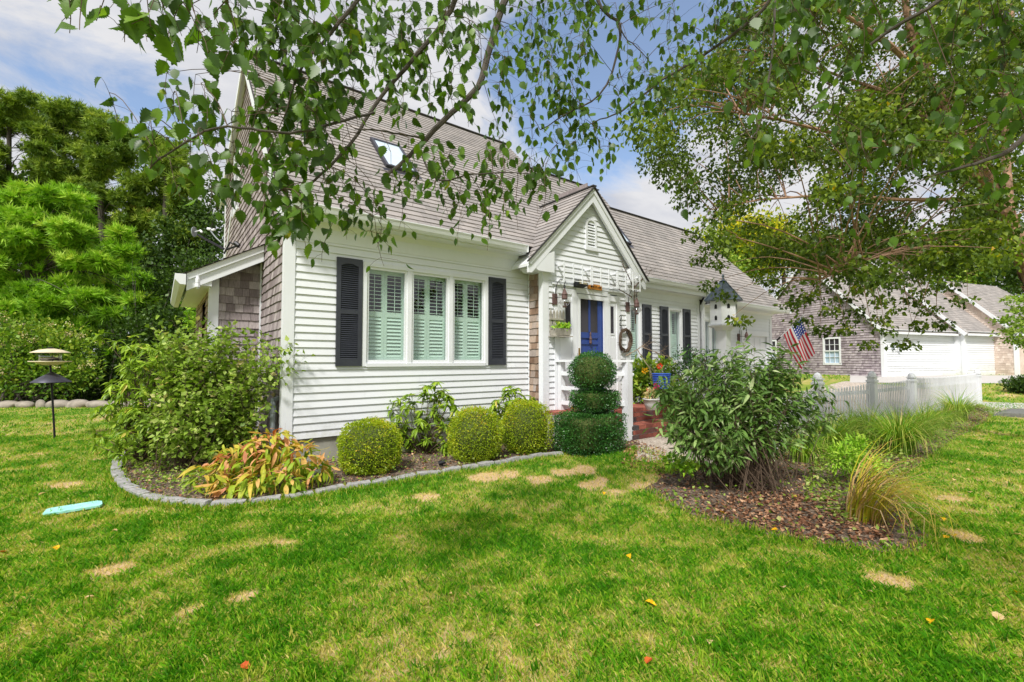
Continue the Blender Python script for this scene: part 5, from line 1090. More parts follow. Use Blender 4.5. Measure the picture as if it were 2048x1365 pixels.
def curve(a, b, sag=0.0, n=5, wob=0.0):
    a, b = Vector(a), Vector(b); L_ = (b - a).length; out_ = []
    o1 = Vector((rnd.uniform(-1, 1), rnd.uniform(-1, 1), rnd.uniform(-1, 1))) * wob * L_
    for i in range(n + 1): t = i / n; out_.append(a.lerp(b, t) + (Vector((0, 0, sag * L_)) + o1) * math.sin(math.pi * t))
    return out_
def shrub(name, label, cat, base, blobs, n, tm, size, mat, nst=20, smat='twig', up=.3, out_=1.0, rnd_=.6, bias=2.2, spread=.12, r0=.012, group=None, seed=0, svar=.35, rollup=None):
    g = np.random.default_rng(seed + 100); o = thing(name, base, label, cat, group); base = Vector(base)
    Pn, d, k = samp(blobs, n, g, bias, base.z + .02); ax = d * out_ + g.normal(size=(n, 3)) * rnd_; ax[:, 2] += up
    R_ = frames(ax, .7, g, (0, 0, 1)) if rollup is None else frames(ax, rollup, g, (0, 0, 1))
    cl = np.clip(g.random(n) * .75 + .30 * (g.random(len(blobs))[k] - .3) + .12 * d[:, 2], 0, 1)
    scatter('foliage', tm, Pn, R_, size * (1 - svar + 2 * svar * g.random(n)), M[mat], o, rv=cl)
    if nst:
        mb = MB()
        for _ in range(nst):
            b_ = blobs[rnd.randrange(len(blobs))]; tgt = b_[0] + Vector((rnd.uniform(-.8, .8) * b_[1][0], rnd.uniform(-.8, .8) * b_[1][1], rnd.uniform(-.5, .9) * b_[1][2]))
            st = base + Vector((rnd.uniform(-spread, spread), rnd.uniform(-spread, spread), -.02)); rr = r0 * rnd.uniform(.5, 1.1); c = curve(st, tgt, .06, 5, .05); mb.tube(c, (rr, rr * .3), 5)
            for _ in range(2): q = c[rnd.randint(2, 4)]; e = q + (tgt - st) * rnd.uniform(.15, .3) + Vector((rnd.uniform(-.1, .1), rnd.uniform(-.1, .1), rnd.uniform(0, .12))); mb.tube(curve(q, e, .02, 3, .05), (rr * .4, rr * .15), 4)
        mb.build('stems', M[smat], o)
    return o
def tree(name, label, cat, trunk, limbs, blobs, n, tm, size, mat, bark='bark', up=.0, rnd_=.8, out_=.6, bias=1.8, group=None, seed=0, svar=.35, twigs=1, r0=.12, sag=0, taper=.35, twr=1.0):
    """trunk: list of 3d points; limbs: list of point lists with radii; each blob of the crown gets its own branch"""
    g = np.random.default_rng(seed + 500); o = thing(name, trunk[0], label, cat, group)
    mb = MB(); mb.tube(trunk, (r0, r0 * taper), 10); allp = []
    def dens(L_): return [Vector(a_).lerp(Vector(b_), t / 8) for a_, b_ in zip(L_, L_[1:]) for t in range(8)] + [Vector(L_[-1])]
    allp += dens(trunk)[len(trunk) * 8 // 3:]
    for pts_, ra, rb in limbs: mb.tube(pts_, (ra, rb), 7); allp += dens(pts_)[6:]
    if limbs or True: mb.build('trunk', M[bark], o)
    if twigs:
        mb = MB()
        for b_ in blobs:
            for _ in range(twigs):
                tgt = b_[0] + Vector((rnd.uniform(-.6, .6) * b_[1][0], rnd.uniform(-.6, .6) * b_[1][1], rnd.uniform(-.6, .6) * b_[1][2])); q = min(allp, key=lambda p: (p - tgt).length * rnd.uniform(.75, 1.35) + .5 * max(0, p.z - tgt.z)); ln_ = (tgt - q).length
                if ln_ < .02: continue
                c = curve(q, tgt, .10, 6, .07); rr = min(r0 * .4, .004 + .007 * ln_); rr = rr * twr; mb.tube(c, (rr, rr * .25), 5)
                for _ in range(3): p_ = c[rnd.randint(3, 6)]; e = p_ + Vector((rnd.uniform(-1, 1), rnd.uniform(-1, 1), rnd.uniform(-.7, .6))) * b_[1][0] * .9; mb.tube(curve(p_, e, .05, 3, .08), (rr * .35, rr * .12), 4)
        mb.build('branches', M[bark], o)
    Pn, d, k = samp(blobs, n, g, bias, .1); ax = d * out_ + g.normal(size=(n, 3)) * rnd_; ax[:, 2] += up
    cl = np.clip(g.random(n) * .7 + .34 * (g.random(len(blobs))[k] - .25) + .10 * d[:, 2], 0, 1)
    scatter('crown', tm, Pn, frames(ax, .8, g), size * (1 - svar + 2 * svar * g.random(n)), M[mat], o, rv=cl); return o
def ground_at(px, D): q = Vector(P(px, 720, D)); return Vector((q.x, q.y, hgt(q.x, q.y) - .03))
def sprays(name, label, cat, base, blobs, ntip, tm, size, mat, per=26, smat='drytwig', spread=.25, r0=.007, seed=0, t0=.35, hang=-.2, roll=.45, group=None, wid=.0):
    g = np.random.default_rng(seed); rn = random.Random(seed); o = thing(name, base, label, cat, group); base = Vector(base); mb = MB(); PP = []; AA = []; CC = []
    w = [b[1][0] * b[1][1] * (b[2] if len(b) > 2 else 1) for b in blobs]
    for _ in range(ntip):
        b_ = rn.choices(blobs, w)[0]; d = Vector((rn.gauss(0, 1), rn.gauss(0, 1), rn.gauss(.3, 1))).normalized() * (rn.uniform(.5, 1.15) if rn.random() < .85 else rn.uniform(1.2, 1.75)); tgt = b_[0] + Vector((d.x * b_[1][0], d.y * b_[1][1], d.z * b_[1][2])); tgt.z = max(tgt.z, base.z + .08)
        st = base + Vector((rn.gauss(0, spread * .6), rn.gauss(0, spread * .6), 0)); c = curve(st, tgt, .08, 9, .05); mb.tube(c, (r0 * rn.uniform(.5, 1.2), r0 * .22), 4); shade = rn.uniform(-.22, .22)
        for k in range(per):
            t = t0 + (1 - t0) * (k + rn.random()) / per; f_ = t * 9; i = min(8, int(f_)); p = c[i].lerp(c[i + 1], f_ - i); ax = (c[i + 1] - c[i]).normalized(); a = rn.random() * 6.28; x = ax.orthogonal().normalized(); y = ax.cross(x); sd_ = x * math.cos(a) + y * math.sin(a)
            if wid and rn.random() < .6: q = p + sd_ * rn.uniform(.3, 1) * wid + ax * wid * .5; mb.tube([p, q], (r0 * .25, r0 * .12), 3); p = q
            v = sd_ + ax * rn.uniform(.1, .9) + Vector((0, 0, hang * rn.uniform(.2, 2))); PP.append(tuple(p)); AA.append(tuple(v)); CC.append(min(1, max(0, rn.betavariate(2, 2.4) + shade)))
    n = len(PP); scatter('foliage', tm, np.array(PP), frames(np.array(AA), roll, g, (0, 0, 1)), size * (.55 + .7 * g.random(n)), M[mat], o, rv=np.array(CC)); mb.build('stems', M[smat], o); return o
# ---- clipped boxwood balls and holly topiary --------------------------------
def clipped(o, name, c, rad, n, size, mat, pw=2.0, seed=0, core=True):
    g = np.random.default_rng(seed); d = g.normal(size=(n, 3)); d /= np.linalg.norm(d, axis=1, keepdims=True)
    nrm = (np.abs(d) ** pw).sum(1) ** (1 / pw); s = d / nrm[:, None]
    bump_ = 1 + .035 * np.sin(s[:, 0] * 7 + seed) + .035 * np.sin(s[:, 1] * 8 + 2 * seed) + .025 * np.sin(s[:, 2] * 9)
    r = (1 - .13 * g.random(n) ** 1.3) * (bump_ + .035 * g.normal(size=n)); Pn = np.array(tuple(c)) + s * r[:, None] * np.array(rad); Pn[:, 2] = np.maximum(Pn[:, 2], .02)
    ax = s * .9 + g.normal(size=(n, 3)) * .6; ax[:, 2] += .25
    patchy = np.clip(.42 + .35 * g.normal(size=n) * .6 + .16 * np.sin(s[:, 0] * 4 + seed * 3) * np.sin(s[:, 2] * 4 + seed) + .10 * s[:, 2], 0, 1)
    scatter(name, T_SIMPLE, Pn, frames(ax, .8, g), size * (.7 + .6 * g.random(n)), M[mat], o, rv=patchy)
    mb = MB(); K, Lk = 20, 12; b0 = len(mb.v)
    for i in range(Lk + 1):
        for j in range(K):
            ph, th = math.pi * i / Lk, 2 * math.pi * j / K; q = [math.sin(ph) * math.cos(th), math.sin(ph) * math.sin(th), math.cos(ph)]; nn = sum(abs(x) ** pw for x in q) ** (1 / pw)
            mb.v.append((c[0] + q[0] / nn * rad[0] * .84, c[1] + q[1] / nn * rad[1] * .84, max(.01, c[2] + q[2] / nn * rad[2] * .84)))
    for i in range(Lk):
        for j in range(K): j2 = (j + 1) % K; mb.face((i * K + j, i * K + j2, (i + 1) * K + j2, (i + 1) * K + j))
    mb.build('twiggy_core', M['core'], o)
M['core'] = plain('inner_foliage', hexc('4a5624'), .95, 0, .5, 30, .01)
for px, py, rpx, rz, D, lab, sd in ((740, 908, 54, 1.0, 5.75, 'lowest boxwood ball beside the downspout outlet at the foot of the clapboards', 1), (951, 873, 52, 1.08, 6.45, 'middle boxwood ball in front of the bare stemmed rhododendron', 2), (1052, 857, 48, 1.10, 6.95, 'boxwood ball tucked against the dark clipped holly', 3)):
    c = Pv(px, py, D); r = rpx * D / F; o = thing('boxwood_ball', (c.x, c.y, 0), lab, 'boxwood', 'clipped boxwood balls along the front bed'); clipped(o, 'foliage', (c.x, c.y, max(c.z, r * .9)), (r * (1.04, .97, 1.0)[sd - 1], r, r * rz), 12500, .021, 'lf_box', (2.7, 2.3, 2.5)[sd - 1], sd)
D_ = 7.05; c0 = Pv(1177, 872, D_); k_ = D_ / F; o = thing('holly_topiary', (c0.x, c0.y, 0), 'dark green holly clipped into three tiers with a ball on top beside the brick steps', 'topiary')
ux = 72 * k_
clipped(o, 'bottom_tier', (c0.x, c0.y, .29), (.50, .36, .285), 18000, .024, 'lf_holly', 12.0, 11)
c1 = Pv(1191, 805, D_ + .1); clipped(o, 'middle_tier', (c1.x, c1.y, .77), (.36, .26, .15), 6500, .023, 'lf_holly', 8.0, 12)
c2 = Pv(1185, 745, D_ + .1); clipped(o, 'top_ball', (c2.x, c2.y, c2.z), (45 * k_, 45 * k_, 40 * k_), 6500, .023, 'lf_holly', 2.2, 13)
mb = MB(); mb.tube([(c1.x, c1.y, .3), (c1.x + .02, c1.y, .8), (c2.x, c2.y, c2.z)], .025, 8); mb.build('stem', M['bark'], o)
# ---- rhododendrons -----------------------------------------------------------
def whorls(name, label, cat, base, tips, lsz, mat, nl=11, seed=0, droop=.35, group=None):
    g = np.random.default_rng(seed); o = thing(name, base, label, cat, group); base = Vector(base); mb = MB(); PP = []; AA = []
    for t in tips:
        t = Vector(t); st = base + Vector((rnd.uniform(-.06, .06), rnd.uniform(-.06, .06), 0)); c = curve(st, t, .05, 6, .08); mb.tube(c, (.0065, .003), 5); d = (c[-1] - c[-2]).normalized()
        for rep in range(2):
            q = t - d * (.06 * rep)
            for j in range(nl if rep == 0 else nl // 2):
                a = 2 * math.pi * (j + rnd.random() * .6) / nl; x = d.orthogonal().normalized(); y = d.cross(x); v = x * math.cos(a) + y * math.sin(a) + d * rnd.uniform(-.1, .55) + Vector((0, 0, -droop * rnd.uniform(.3, 1.6))); PP.append(tuple(q)); AA.append(tuple(v))
    n = len(PP); scatter('foliage', tmpl_long(.30, .3), np.array(PP), frames(np.array(AA), .25, g, (0, 0, 1)), lsz * (.7 + .5 * g.random(n)), M[mat], o, rv=np.clip(g.normal(.5, .25, n), 0, 1)); mb.build('stems', M['twig'], o); return o
def tipsf(L_, D): return [Pv(x + rnd.uniform(-4, 4), y + rnd.uniform(-4, 4), D + rnd.uniform(-.25, .25)) for x, y in L_]
R1 = [(775, 808), (800, 800), (790, 845), (818, 790), (870, 768), (885, 780), (858, 775), (898, 795), (838, 820), (868, 820), (882, 840), (855, 850), (905, 835), (915, 820), (780, 870), (805, 870), (830, 885), (850, 880), (880, 875), (860, 905), (890, 900), (820, 905), (842, 840), (870, 800), (800, 830), (850, 790), (910, 860), (835, 860), (790, 890), (875, 890), (812, 850), (900, 880), (892, 812), (815, 815)]
whorls('rhododendron', 'open rhododendron with bare stems against the clapboards between the boxwood balls', 'rhododendron', ground_at(845, 6.9), tipsf(R1 + [(x + 9, y + 14) for x, y in R1[:24]], 6.9), .125, 'lf_rhodo', 14, 5)
R2 = [(995, 800), (1015, 778), (1030, 775), (1040, 790), (1000, 815), (1050, 800), (1062, 795), (1020, 800), (1070, 805), (1010, 820), (1040, 815), (985, 812)]
whorls('rhododendron', 'small rhododendron showing its tips above the boxwood nearest the shingled corner', 'rhododendron', ground_at(1030, 7.5), tipsf(R2 + [(x - 6, y + 9) for x, y in R2], 7.5), .125, 'lf_rhodo', 13, 6)
# ---- autumn peony ------------------------------------------------------------
Bp = G(520, 950); blobs = [pxb(*b) for b in ((430, 945, 42, 4.9, .6), (480, 920, 48, 5.0, .7), (540, 905, 50, 5.1, .8), (600, 915, 44, 5.05, .7), (640, 940, 30, 5.0, .6), (460, 970, 36, 4.75, .5), (520, 958, 44, 4.75, .6), (580, 955, 40, 4.8, .6), (520, 890, 34, 5.1, .7), (560, 880, 28, 5.2, .8))]
shrub('peony', 'peony turning pink and yellow for autumn at the corner of the house', 'peony', (Bp[0], Bp[1], 0), blobs, 850, tmpl_long(.34, .4), .125, 'lf_peony', 26, 'drytwig', up=-.5, out_=.8, rnd_=.5, r0=.007, seed=3, rollup=.3)
# ---- big shrubs at the corner ------------------------------------------------
Bs = G(400, 935)
bl = [pxb(*b) for b in ((380, 715, 62, 6.0), (440, 705, 58, 6.1), (500, 715, 55, 6.2), (555, 725, 42, 6.1, .8), (350, 780, 70, 5.9), (430, 770, 65, 5.9), (500, 790, 55, 6.0), (350, 850, 65, 5.7), (430, 850, 60, 5.7), (500, 850, 42, 5.9), (410, 660, 26, 6.2), (345, 690, 32, 6.3), (470, 665, 18, 6.1), (585, 700, 22, 5.9), (595, 745, 16, 5.8))]
sprays('tall_shrub', 'tall twiggy shrub with small leaves and seed heads hiding the shingled corner', 'shrub', (Bs[0], Bs[1], 0), bl, 330, T_SIMPLE, .074, 'lf_shrub', 44, 'twig', .30, .0045, 7, .25, -.05, .8, None, .09)
Bs = G(290, 925)
tp = [(rnd.gauss(262, 30), rnd.gauss(830, 48)) for _ in range(70)] + [(rnd.gauss(300, 34), rnd.gauss(720, 30)) for _ in range(40)] + [(205, 875), (190, 890), (215, 900), (235, 905), (250, 895)]
whorls('rhododendron', 'dense rhododendron spreading onto the lawn beside the tall twiggy shrub', 'rhododendron', (Bs[0], Bs[1], 0), [Pv(x, y, 6.1 + rnd.uniform(-.4, .4)) for x, y in tp], .115, 'lf_rhodo', 10, 8)
mb_tips = [(rnd.gauss(470, 60), rnd.gauss(672, 14)) for _ in range(26)] + [(rnd.gauss(590, 14), rnd.gauss(715, 14)) for _ in range(9)]
# ---- butterfly bush ----------------------------------------------------------
Bb = G(1495, 972)
bl = [pxb(*b) for b in ((1370, 770, 46, 5.1), (1430, 740, 46, 5.1), (1500, 728, 45, 5.2), (1560, 735, 44, 5.2), (1605, 770, 42, 5.1), (1400, 830, 52, 4.9), (1470, 800, 58, 5.0), (1545, 800, 55, 5.1), (1640, 810, 30, 5.0, .8), (1655, 850, 18, 5.0, .8), (1330, 800, 24, 4.9), (1420, 705, 22, 5.2), (1320, 850, 24, 4.8), (1350, 740, 26, 5.1), (1320, 780, 18, 5.0), (1360, 870, 36, 4.8), (1345, 820, 34, 4.9), (1440, 880, 42, 4.8), (1510, 870, 40, 5.0), (1400, 900, 30, 4.7), (1480, 700, 20, 5.2), (1590, 850, 26, 5.1), (1560, 880, 22, 5.1), (1600, 720, 18, 5.2))]
sprays('butterfly_bush', 'large butterfly bush with long narrow leaves and brown stems between the steps and the fence', 'butterfly bush', (Bb[0], Bb[1], 0), bl, 235, tmpl_long(.29, .35), .100, 'lf_buddleia', 27, 'twig', .38, .0060, 9, .52, -.22, .5, None, .07)
# low leafy weeds near the path
shrub('seedling', 'bright green self sown seedling at the edge of the shell path under the butterfly bush', 'plant', G(1350, 945), [pxb(1345, 925, 22, 5.0, .6), pxb(1375, 935, 18, 4.9, .6)], 160, T_SIMPLE, .06, 'lf_wpine', 6, seed=61, r0=.004)
# ---- grasses -----------------------------------------------------------------
def grass_clump(name, label, c, n, ln_, lean, mat, w_=.006, seed=0, group=None, dirs=None, stalks=0):
    g = np.random.default_rng(seed); K = 6; th = g.random(n) * 6.283; L_ = ln_ * (.55 + .6 * g.random(n)); inc = lean * (.25 + g.random(n)); V_ = np.zeros((n, K * 2, 3)); r0_ = .10 * ln_ * 2 * np.sqrt(g.random(n))
    hx, hy = np.cos(th), np.sin(th)
    if dirs is not None: hx = hx * .5 + dirs[0]; hy = hy * .5 + dirs[1]; q = np.hypot(hx, hy); hx, hy = hx / q, hy / q
    bx = c[0] + r0_ * np.cos(th); by = c[1] + r0_ * np.sin(th)
    for i in range(K):
        t = i / (K - 1); ang = inc * (.35 + 1.25 * t); r_ = L_ * (np.sin(ang * t) * t * .9 + .05 * t); z = L_ * t * np.cos(ang * t * .75); ww = w_ * (1 - t ** 2 * .95) / 2
        px_, py_ = bx + hx * r_, by + hy * r_; zz = np.maximum(c[2] + .01, c[2] + z); V_[:, 2 * i] = np.stack([px_ - hy * ww, py_ + hx * ww, zz], 1); V_[:, 2 * i + 1] = np.stack([px_ + hy * ww, py_ - hx * ww, zz], 1)
    base = np.array(c); F_ = [(2 * i, 2 * i + 1, 2 * i + 3, 2 * i + 2) for i in range(K - 1)]
    me = bpy.data.meshes.new(name); me.vertices.add(n * K * 2); me.vertices.foreach_set('co', (V_.reshape(-1, 3) - base).ravel().astype(np.float32)); fl = np.array(F_).ravel()
    lp = (fl[None] + (np.arange(n) * K * 2)[:, None]).ravel(); me.loops.add(len(lp)); me.loops.foreach_set('vertex_index', lp.astype(np.int32)); nf = n * (K - 1); me.polygons.add(nf); me.polygons.foreach_set('loop_start', (np.arange(nf) * 4).astype(np.int32)); me.polygons.foreach_set('loop_total', np.full(nf, 4, np.int32))
    a = me.attributes.new('rnd', 'FLOAT', 'FACE'); a.data.foreach_set('value', np.repeat(g.random(n), K - 1).astype(np.float32)); me.update(calc_edges=True)
    return tag(link(name, me, M[mat], None, Vector(c)), label, 'ornamental grass', group)
GRP = 'ornamental grass clumps along the picket fence'
for i, (px, py, n, ln_, lab) in enumerate(((1915, 842, 800, .80, 'tall grass clump at the far end of the picket fence beside the driveway'), (1850, 872, 600, .72, 'pale grass clump between the end clump and the fullest fountain clump'), (1800, 908, 1000, .82, 'fullest dark green fountain grass clump arching onto the lawn'), (1740, 885, 700, .74, 'grass clump at the foot of the second fence post'), (1660, 905, 700, .72, 'yellowish grass clump beside the butterfly bush and the fence post'), (1605, 925, 420, .6, 'thin grass clump right behind the butterfly bush stems'), (1885, 858, 500, .62, 'short grass clump just before the tall end clump'), (1700, 880, 500, .66, 'grass clump midway between the first and second fence posts'), (1830, 880, 520, .66, 'grass clump behind the fullest fountain clump under the third post'))):
    grass_clump('grass_clump', lab, G(px, py), int(n * .7), ln_, 1.2, 'gr_orn', .011, 20 + i, GRP)
cg = G(1735, 1045)
dv_ = (RT3 * .9 - FH3 * .55)
grass_clump('dry_grass_clump', 'half dead grass clump fallen over to the right at the front of the right bed', cg, 150, .80, 1.5, 'gr_dry', .013, 40, None, (dv_.x * .55, dv_.y * .55))
o2 = thing('seed_stalks', G(1722, 1020), 'thin dry upright seed stalks rising behind the fallen grass clump', 'dry stalks'); mb = MB(); q = Vector(G(1722, 1020))
for k in range(26):
    tgt = Pv(rnd.gauss(1722, 26), rnd.uniform(930, 985), 3.75 + rnd.uniform(-.2, .2)); mb.tube(curve(q + Vector((rnd.uniform(-.05, .05), rnd.uniform(-.05, .05), 0)), tgt, .0, 4, .06), (.0022, .001), 4)
for a_ in ((1855, 1008), (1862, 1018), (1885, 1032), (1850, 1060), (1600, 1010), (1585, 1030)): mb.tube(curve(q, Pv(a_[0], a_[1], 3.9), .05, 4, .02), (.0025, .0012), 4)
mb.build('stalks', M['drytwig'], o2)
shrub('weed_patch', 'bright leafy perennial growing between the grasses and the fallen clump', 'plant', G(1700, 945), [pxb(1690, 915, 34, 5.0, .8), pxb(1740, 930, 26, 5.0, .6), pxb(1715, 890, 22, 5.1, .8)], 1100, T_LONG, .055, 'lf_wpine', 20, seed=62, r0=.004)
# ---- porch plants ------------------------------------------------------------
shrub('hydrangea', 'yellowing hydrangea with faded flower heads behind the brick landing', 'hydrangea', ground_at(1290, 9.7), [pxb(1285, 745, 28, 9.6), pxb(1310, 770, 30, 9.5), pxb(1278, 790, 20, 9.5), pxb(1330, 735, 20, 9.7), pxb(1350, 790, 30, 9.3), pxb(1275, 765, 20, 9.5)], 1900, T_SIMPLE, .095, 'lf_hydrangea', 20, seed=63)
shrub('evergreen_shrub', 'dense dark evergreen shrub under the windows behind the butterfly bush', 'shrub', ground_at(1380, 9.9), [pxb(1375, 735, 38, 9.8), pxb(1420, 745, 40, 9.8), pxb(1345, 755, 26, 9.8), pxb(1470, 755, 40, 9.9), pxb(1530, 760, 36, 9.9)], 5200, T_SIMPLE, .045, 'lf_holly', 16, seed=64)
def flowers(name, label, cat, c, r, n, mat, size=.03, grp=None):
    g = np.random.default_rng(int(c[0] * 100)); d = g.normal(size=(n, 3)); return scatter(name, T_SIMPLE, np.array(tuple(c)) + d / np.linalg.norm(d, axis=1, keepdims=True) * r * g.random((n, 1)) ** .4, frames(d, .5, g), size, M[mat], None, label=label, cat=cat, group=grp)
flowers('geranium_bloom', 'orange red bloom above the blue basket', 'flower', Pv(1320, 733, 8.6), .045, 60, 'flowerred'); flowers('geranium_bloom', 'small red bloom beside the porch hydrangea at step height', 'flower', Pv(1298, 781, 8.6), .035, 40, 'flowerred'); flowers('geranium_bloom', 'pink bloom at the foot of the blue basket', 'flower', Pv(1312, 773, 8.5), .05, 60, 'flowerpink'); flowers('geranium_bloom', 'red bloom among the butterfly bush leaves', 'flower', Pv(1359, 807, 8.0), .03, 40, 'flowerred'); flowers('geranium_bloom', 'yellow orange bloom above the window sill line', 'flower', Pv(1290, 741, 9.2), .05, 50, 'lf_yel1')
c = Pv(1323, 775, 8.6); o = thing('blue_basket', c, 'bright blue slatted basket among the porch flowers', 'basket'); mb = MB()
for k in range(9): mb.lathe((c.x, c.y, c.z - .02 + k * .032), [(.135 + .004 * k, 0), (.145 + .004 * k, .012), (.135 + .004 * k, .024)], 16)
mb.build('slats', M['bluepot'], o)
c = Pv(1303, 818, 8.3); o = thing('white_pot', (c.x, c.y, .5), 'white glazed flower pot standing on the brick landing', 'flower pot'); mb = MB(); mb.lathe((c.x, c.y, .50), [(.09, 0), (.13, .10), (.145, .18), (.155, .18), (.155, .20), (.13, .20), (.12, .15)], 20); mb.build('pot', M['whitepot'], o, smooth=True)
shrub('potted_flowers', 'white flowered plant in the white pot', 'plant', (c.x, c.y, .66), [((Vector((c.x, c.y, .78))), (.12, .12, .10))], 160, T_SIMPLE, .05, 'flowercream', 8, seed=65, r0=.004, spread=.03)
c = Vector((5.71, BY - .13, 1.98)); shrub('planter_plant', 'bright green leafy plant filling the wall planter', 'plant', (c.x, c.y, 1.94), [(c, (.16, .07, .07)), (c + Vector((.12, -.03, -.01)), (.08, .06, .06))], 170, T_SIMPLE, .062, 'lf_wpine', 8, seed=66, r0=.004, spread=.06)
# bare vine on the entry corner and twiggy branches by the window
def twigset(name, label, cat, starts, n, seed, r=.006, mat='twig'):
    g = random.Random(seed); mb = MB(); o = thing(name, starts[0][0], label, cat)
    def grow(p, d, L_, rr, lev):
        pts_ = [p.copy()]; 
        for k in range(5): d = (d + Vector((g.uniform(-.5, .5), g.uniform(-.3, .3), g.uniform(-.45, .45)))).normalized(); p = p + d * L_ / 5; pts_.append(p.copy())
        mb.tube(pts_, (rr, rr * .4), 4)
        if lev: 
            for _ in range(4): q = pts_[g.randint(1, 5)]; grow(q, (d + Vector((g.uniform(-1, 1), g.uniform(-.5, .3), g.uniform(-1, 1)))).normalized(), L_ * .55, rr * .5, lev - 1)
    for a_, b_ in starts: a_ = Vector(a_); b_ = Vector(b_); c = curve(a_, b_, .0, 5, .04); mb.tube(c, (r * 1.6, r), 5); [grow(c[g.randint(2, 5)], (b_ - a_).normalized(), .30, r * .6, 2) for _ in range(n)]
    mb.build('twigs', M[mat], o)
yv = BY - .12
twigset('bare_vine', 'bare brown vine climbing over the entry corner and the lantern beside the lattice', 'vine', [(Vector((7.86, yv, 2.15)), Vector((7.80, yv - .02, 2.95))), (Vector((7.80, yv, 2.9)), Vector((7.45, yv, 3.35))), (Vector((7.82, yv, 2.9)), Vector((8.25, yv, 3.2))), (Vector((7.75, yv, 2.7)), Vector((7.25, yv, 2.85)))], 3, 3, .008)
twigset('bare_branches', 'pale bare branches in front of the first dark shutter right of the door', 'branches', [(Pv(1252, 712, 8.9), Pv(1290, 690, 8.9)), (Pv(1275, 700, 8.9), Pv(1298, 735, 8.8)), (Pv(1285, 695, 8.9), Pv(1340, 715, 8.8))], 3, 5, .006, 'drytwig')
# ---- back left planting ------------------------------------------------------
g = np.random.default_rng(77)
hb = [pxb(x, y, r, D) for x, y, r, D in ((-20, 720, 60, 14.4), (30, 690, 50, 14.5), (80, 680, 48, 14.6), (130, 700, 48, 14.6), (60, 740, 60, 14.3), (120, 750, 50, 14.3), (165, 745, 34, 14.4), (10, 770, 36, 14.1), (-50, 660, 60, 14.8))]
o = shrub('hydrangea', 'large cream flowered hydrangea behind the fieldstone edging and bird feeder', 'hydrangea', ground_at(60, 14.4), hb, 9500, T_SIMPLE, .115, 'lf_hydrangea', 50, 'bark', seed=81, r0=.03, spread=.7)
Pn, d, k = samp(hb, 120, g, 6, .9); cc_ = []; 
for p, dd in zip(Pn, d):
    if dd[2] < -.2: continue
    for _ in range(26): cc_.append((p[0] + dd[0] * .1 + g.normal() * .055, p[1] + dd[1] * .1 + g.normal() * .055, p[2] + .08 + g.normal() * .05))
cc_ = np.array(cc_); scatter('flower_heads', T_SIMPLE, cc_, frames(g.normal(size=(len(cc_), 3)), .5, g), .05, M['flowercream'], o)
shrub('dark_shrub', 'dark green shrubs in shade between the white pine and the mudroom', 'shrub', ground_at(300, 16.5), [pxb(*b) for b in ((230, 700, 50, 16.5), (290, 680, 60, 16.5), (350, 660, 60, 16.8), (400, 640, 55, 16.8), (250, 750, 45, 16), (330, 740, 50, 16), (200, 740, 36, 16.3), (390, 720, 50, 16.6), (330, 600, 60, 18), (400, 560, 60, 18.5))], 15000, T_SIMPLE, .13, 'lf_dark', 50, 'bark', seed=82, r0=.03, spread=1.2)
shrub('dark_shrub', 'darker shrubs under and behind the hydrangea by the stones', 'shrub', ground_at(20, 17), [pxb(*b) for b in ((-60, 740, 70, 17), (30, 770, 50, 16.5), (100, 770, 50, 16.5), (160, 770, 50, 16.3), (200, 780, 40, 16))], 5200, T_SIMPLE, .13, 'lf_dark', 30, 'bark', seed=83, r0=.03, spread=1.2)
shrub('leafy_sapling', 'light green sapling growing beside the mudroom side wall', 'sapling', ground_at(388, 10.8), [pxb(395, 615, 16, 10.6), pxb(385, 640, 14, 10.5), pxb(372, 600, 14, 10.8), pxb(400, 650, 16, 10.4)], 420, T_LONG, .11, 'lf_wpine', 10, seed=84)
# white pine
wb = [pxb(rnd.uniform(-40, 190), rnd.uniform(560, 740), 34, 17.2, .5) for _ in range(26)]
for k in range(84):
    y = rnd.uniform(385, 730); half = 50 + (y - 385) * .42; x = 75 + rnd.uniform(-1, 1) * half * 1.25 + (y - 385) * .18; D = 17.5 + rnd.uniform(-1.2, 1.2)
    wb.append(pxb(x, y, rnd.uniform(20, 36), D, .40))
for x, y in ((20, 400), (45, 385), (240, 470), (225, 500), (260, 505), (200, 520), (150, 500), (280, 560), (60, 410), (160, 470), (250, 540), (20, 430)): wb.append(pxb(x, y, 20, 17.2, .7))
tree('white_pine', 'bright green young white pine behind the hydrangea', 'pine', [ground_at(60, 17.6), Pv(58, 560, 17.6), Pv(50, 385, 17.6)], [], wb, 21000, T_TUFT2, .24, 'lf_wpine', up=.55, rnd_=.5, out_=.8, seed=91, r0=.16)
def pine(px, Dp, top, blobs, lab, seed, n=4600, mat='lf_pine', tip=.12):
    bs = [pxb(x, y, r * 1.1, Dp + rnd.uniform(-1.5, 1.5), .6) for x, y, r in blobs]
    tree('pitch_pine', lab, 'pine', [ground_at(px, Dp), Pv(px + 6, 560, Dp), Pv(px - 4, 420, Dp), Pv(px, top, Dp)], [], bs, int(n * 1.8), T_TUFT, .30, mat, up=.5, rnd_=.6, out_=.9, seed=seed, r0=.24, group='tall pines behind the lawn')
def pbl(x0, x1, y0, y1, n, prof): return [(rnd.uniform(x0, x1), y, rnd.uniform(20, 34)) for y in [rnd.uniform(y0, y1) for _ in range(n)]]
def pads(cx, top, bot, w0, w1, n):
    L_ = []
    for k in range(n):
        y = top + (bot - top) * (k + rnd.random()) / n; t = (y - top) / (bot - top); w_ = w0 + (w1 - w0) * min(1, t * 1.7); L_.append((cx + rnd.uniform(-1, 1) * w_, y, rnd.uniform(15, 26)))
    return L_
pine(20, 27, 185, pads(25, 192, 560, 40, 115, 70), 'tallest dark pitch pine in the far back corner of the lawn', 92, 5200)
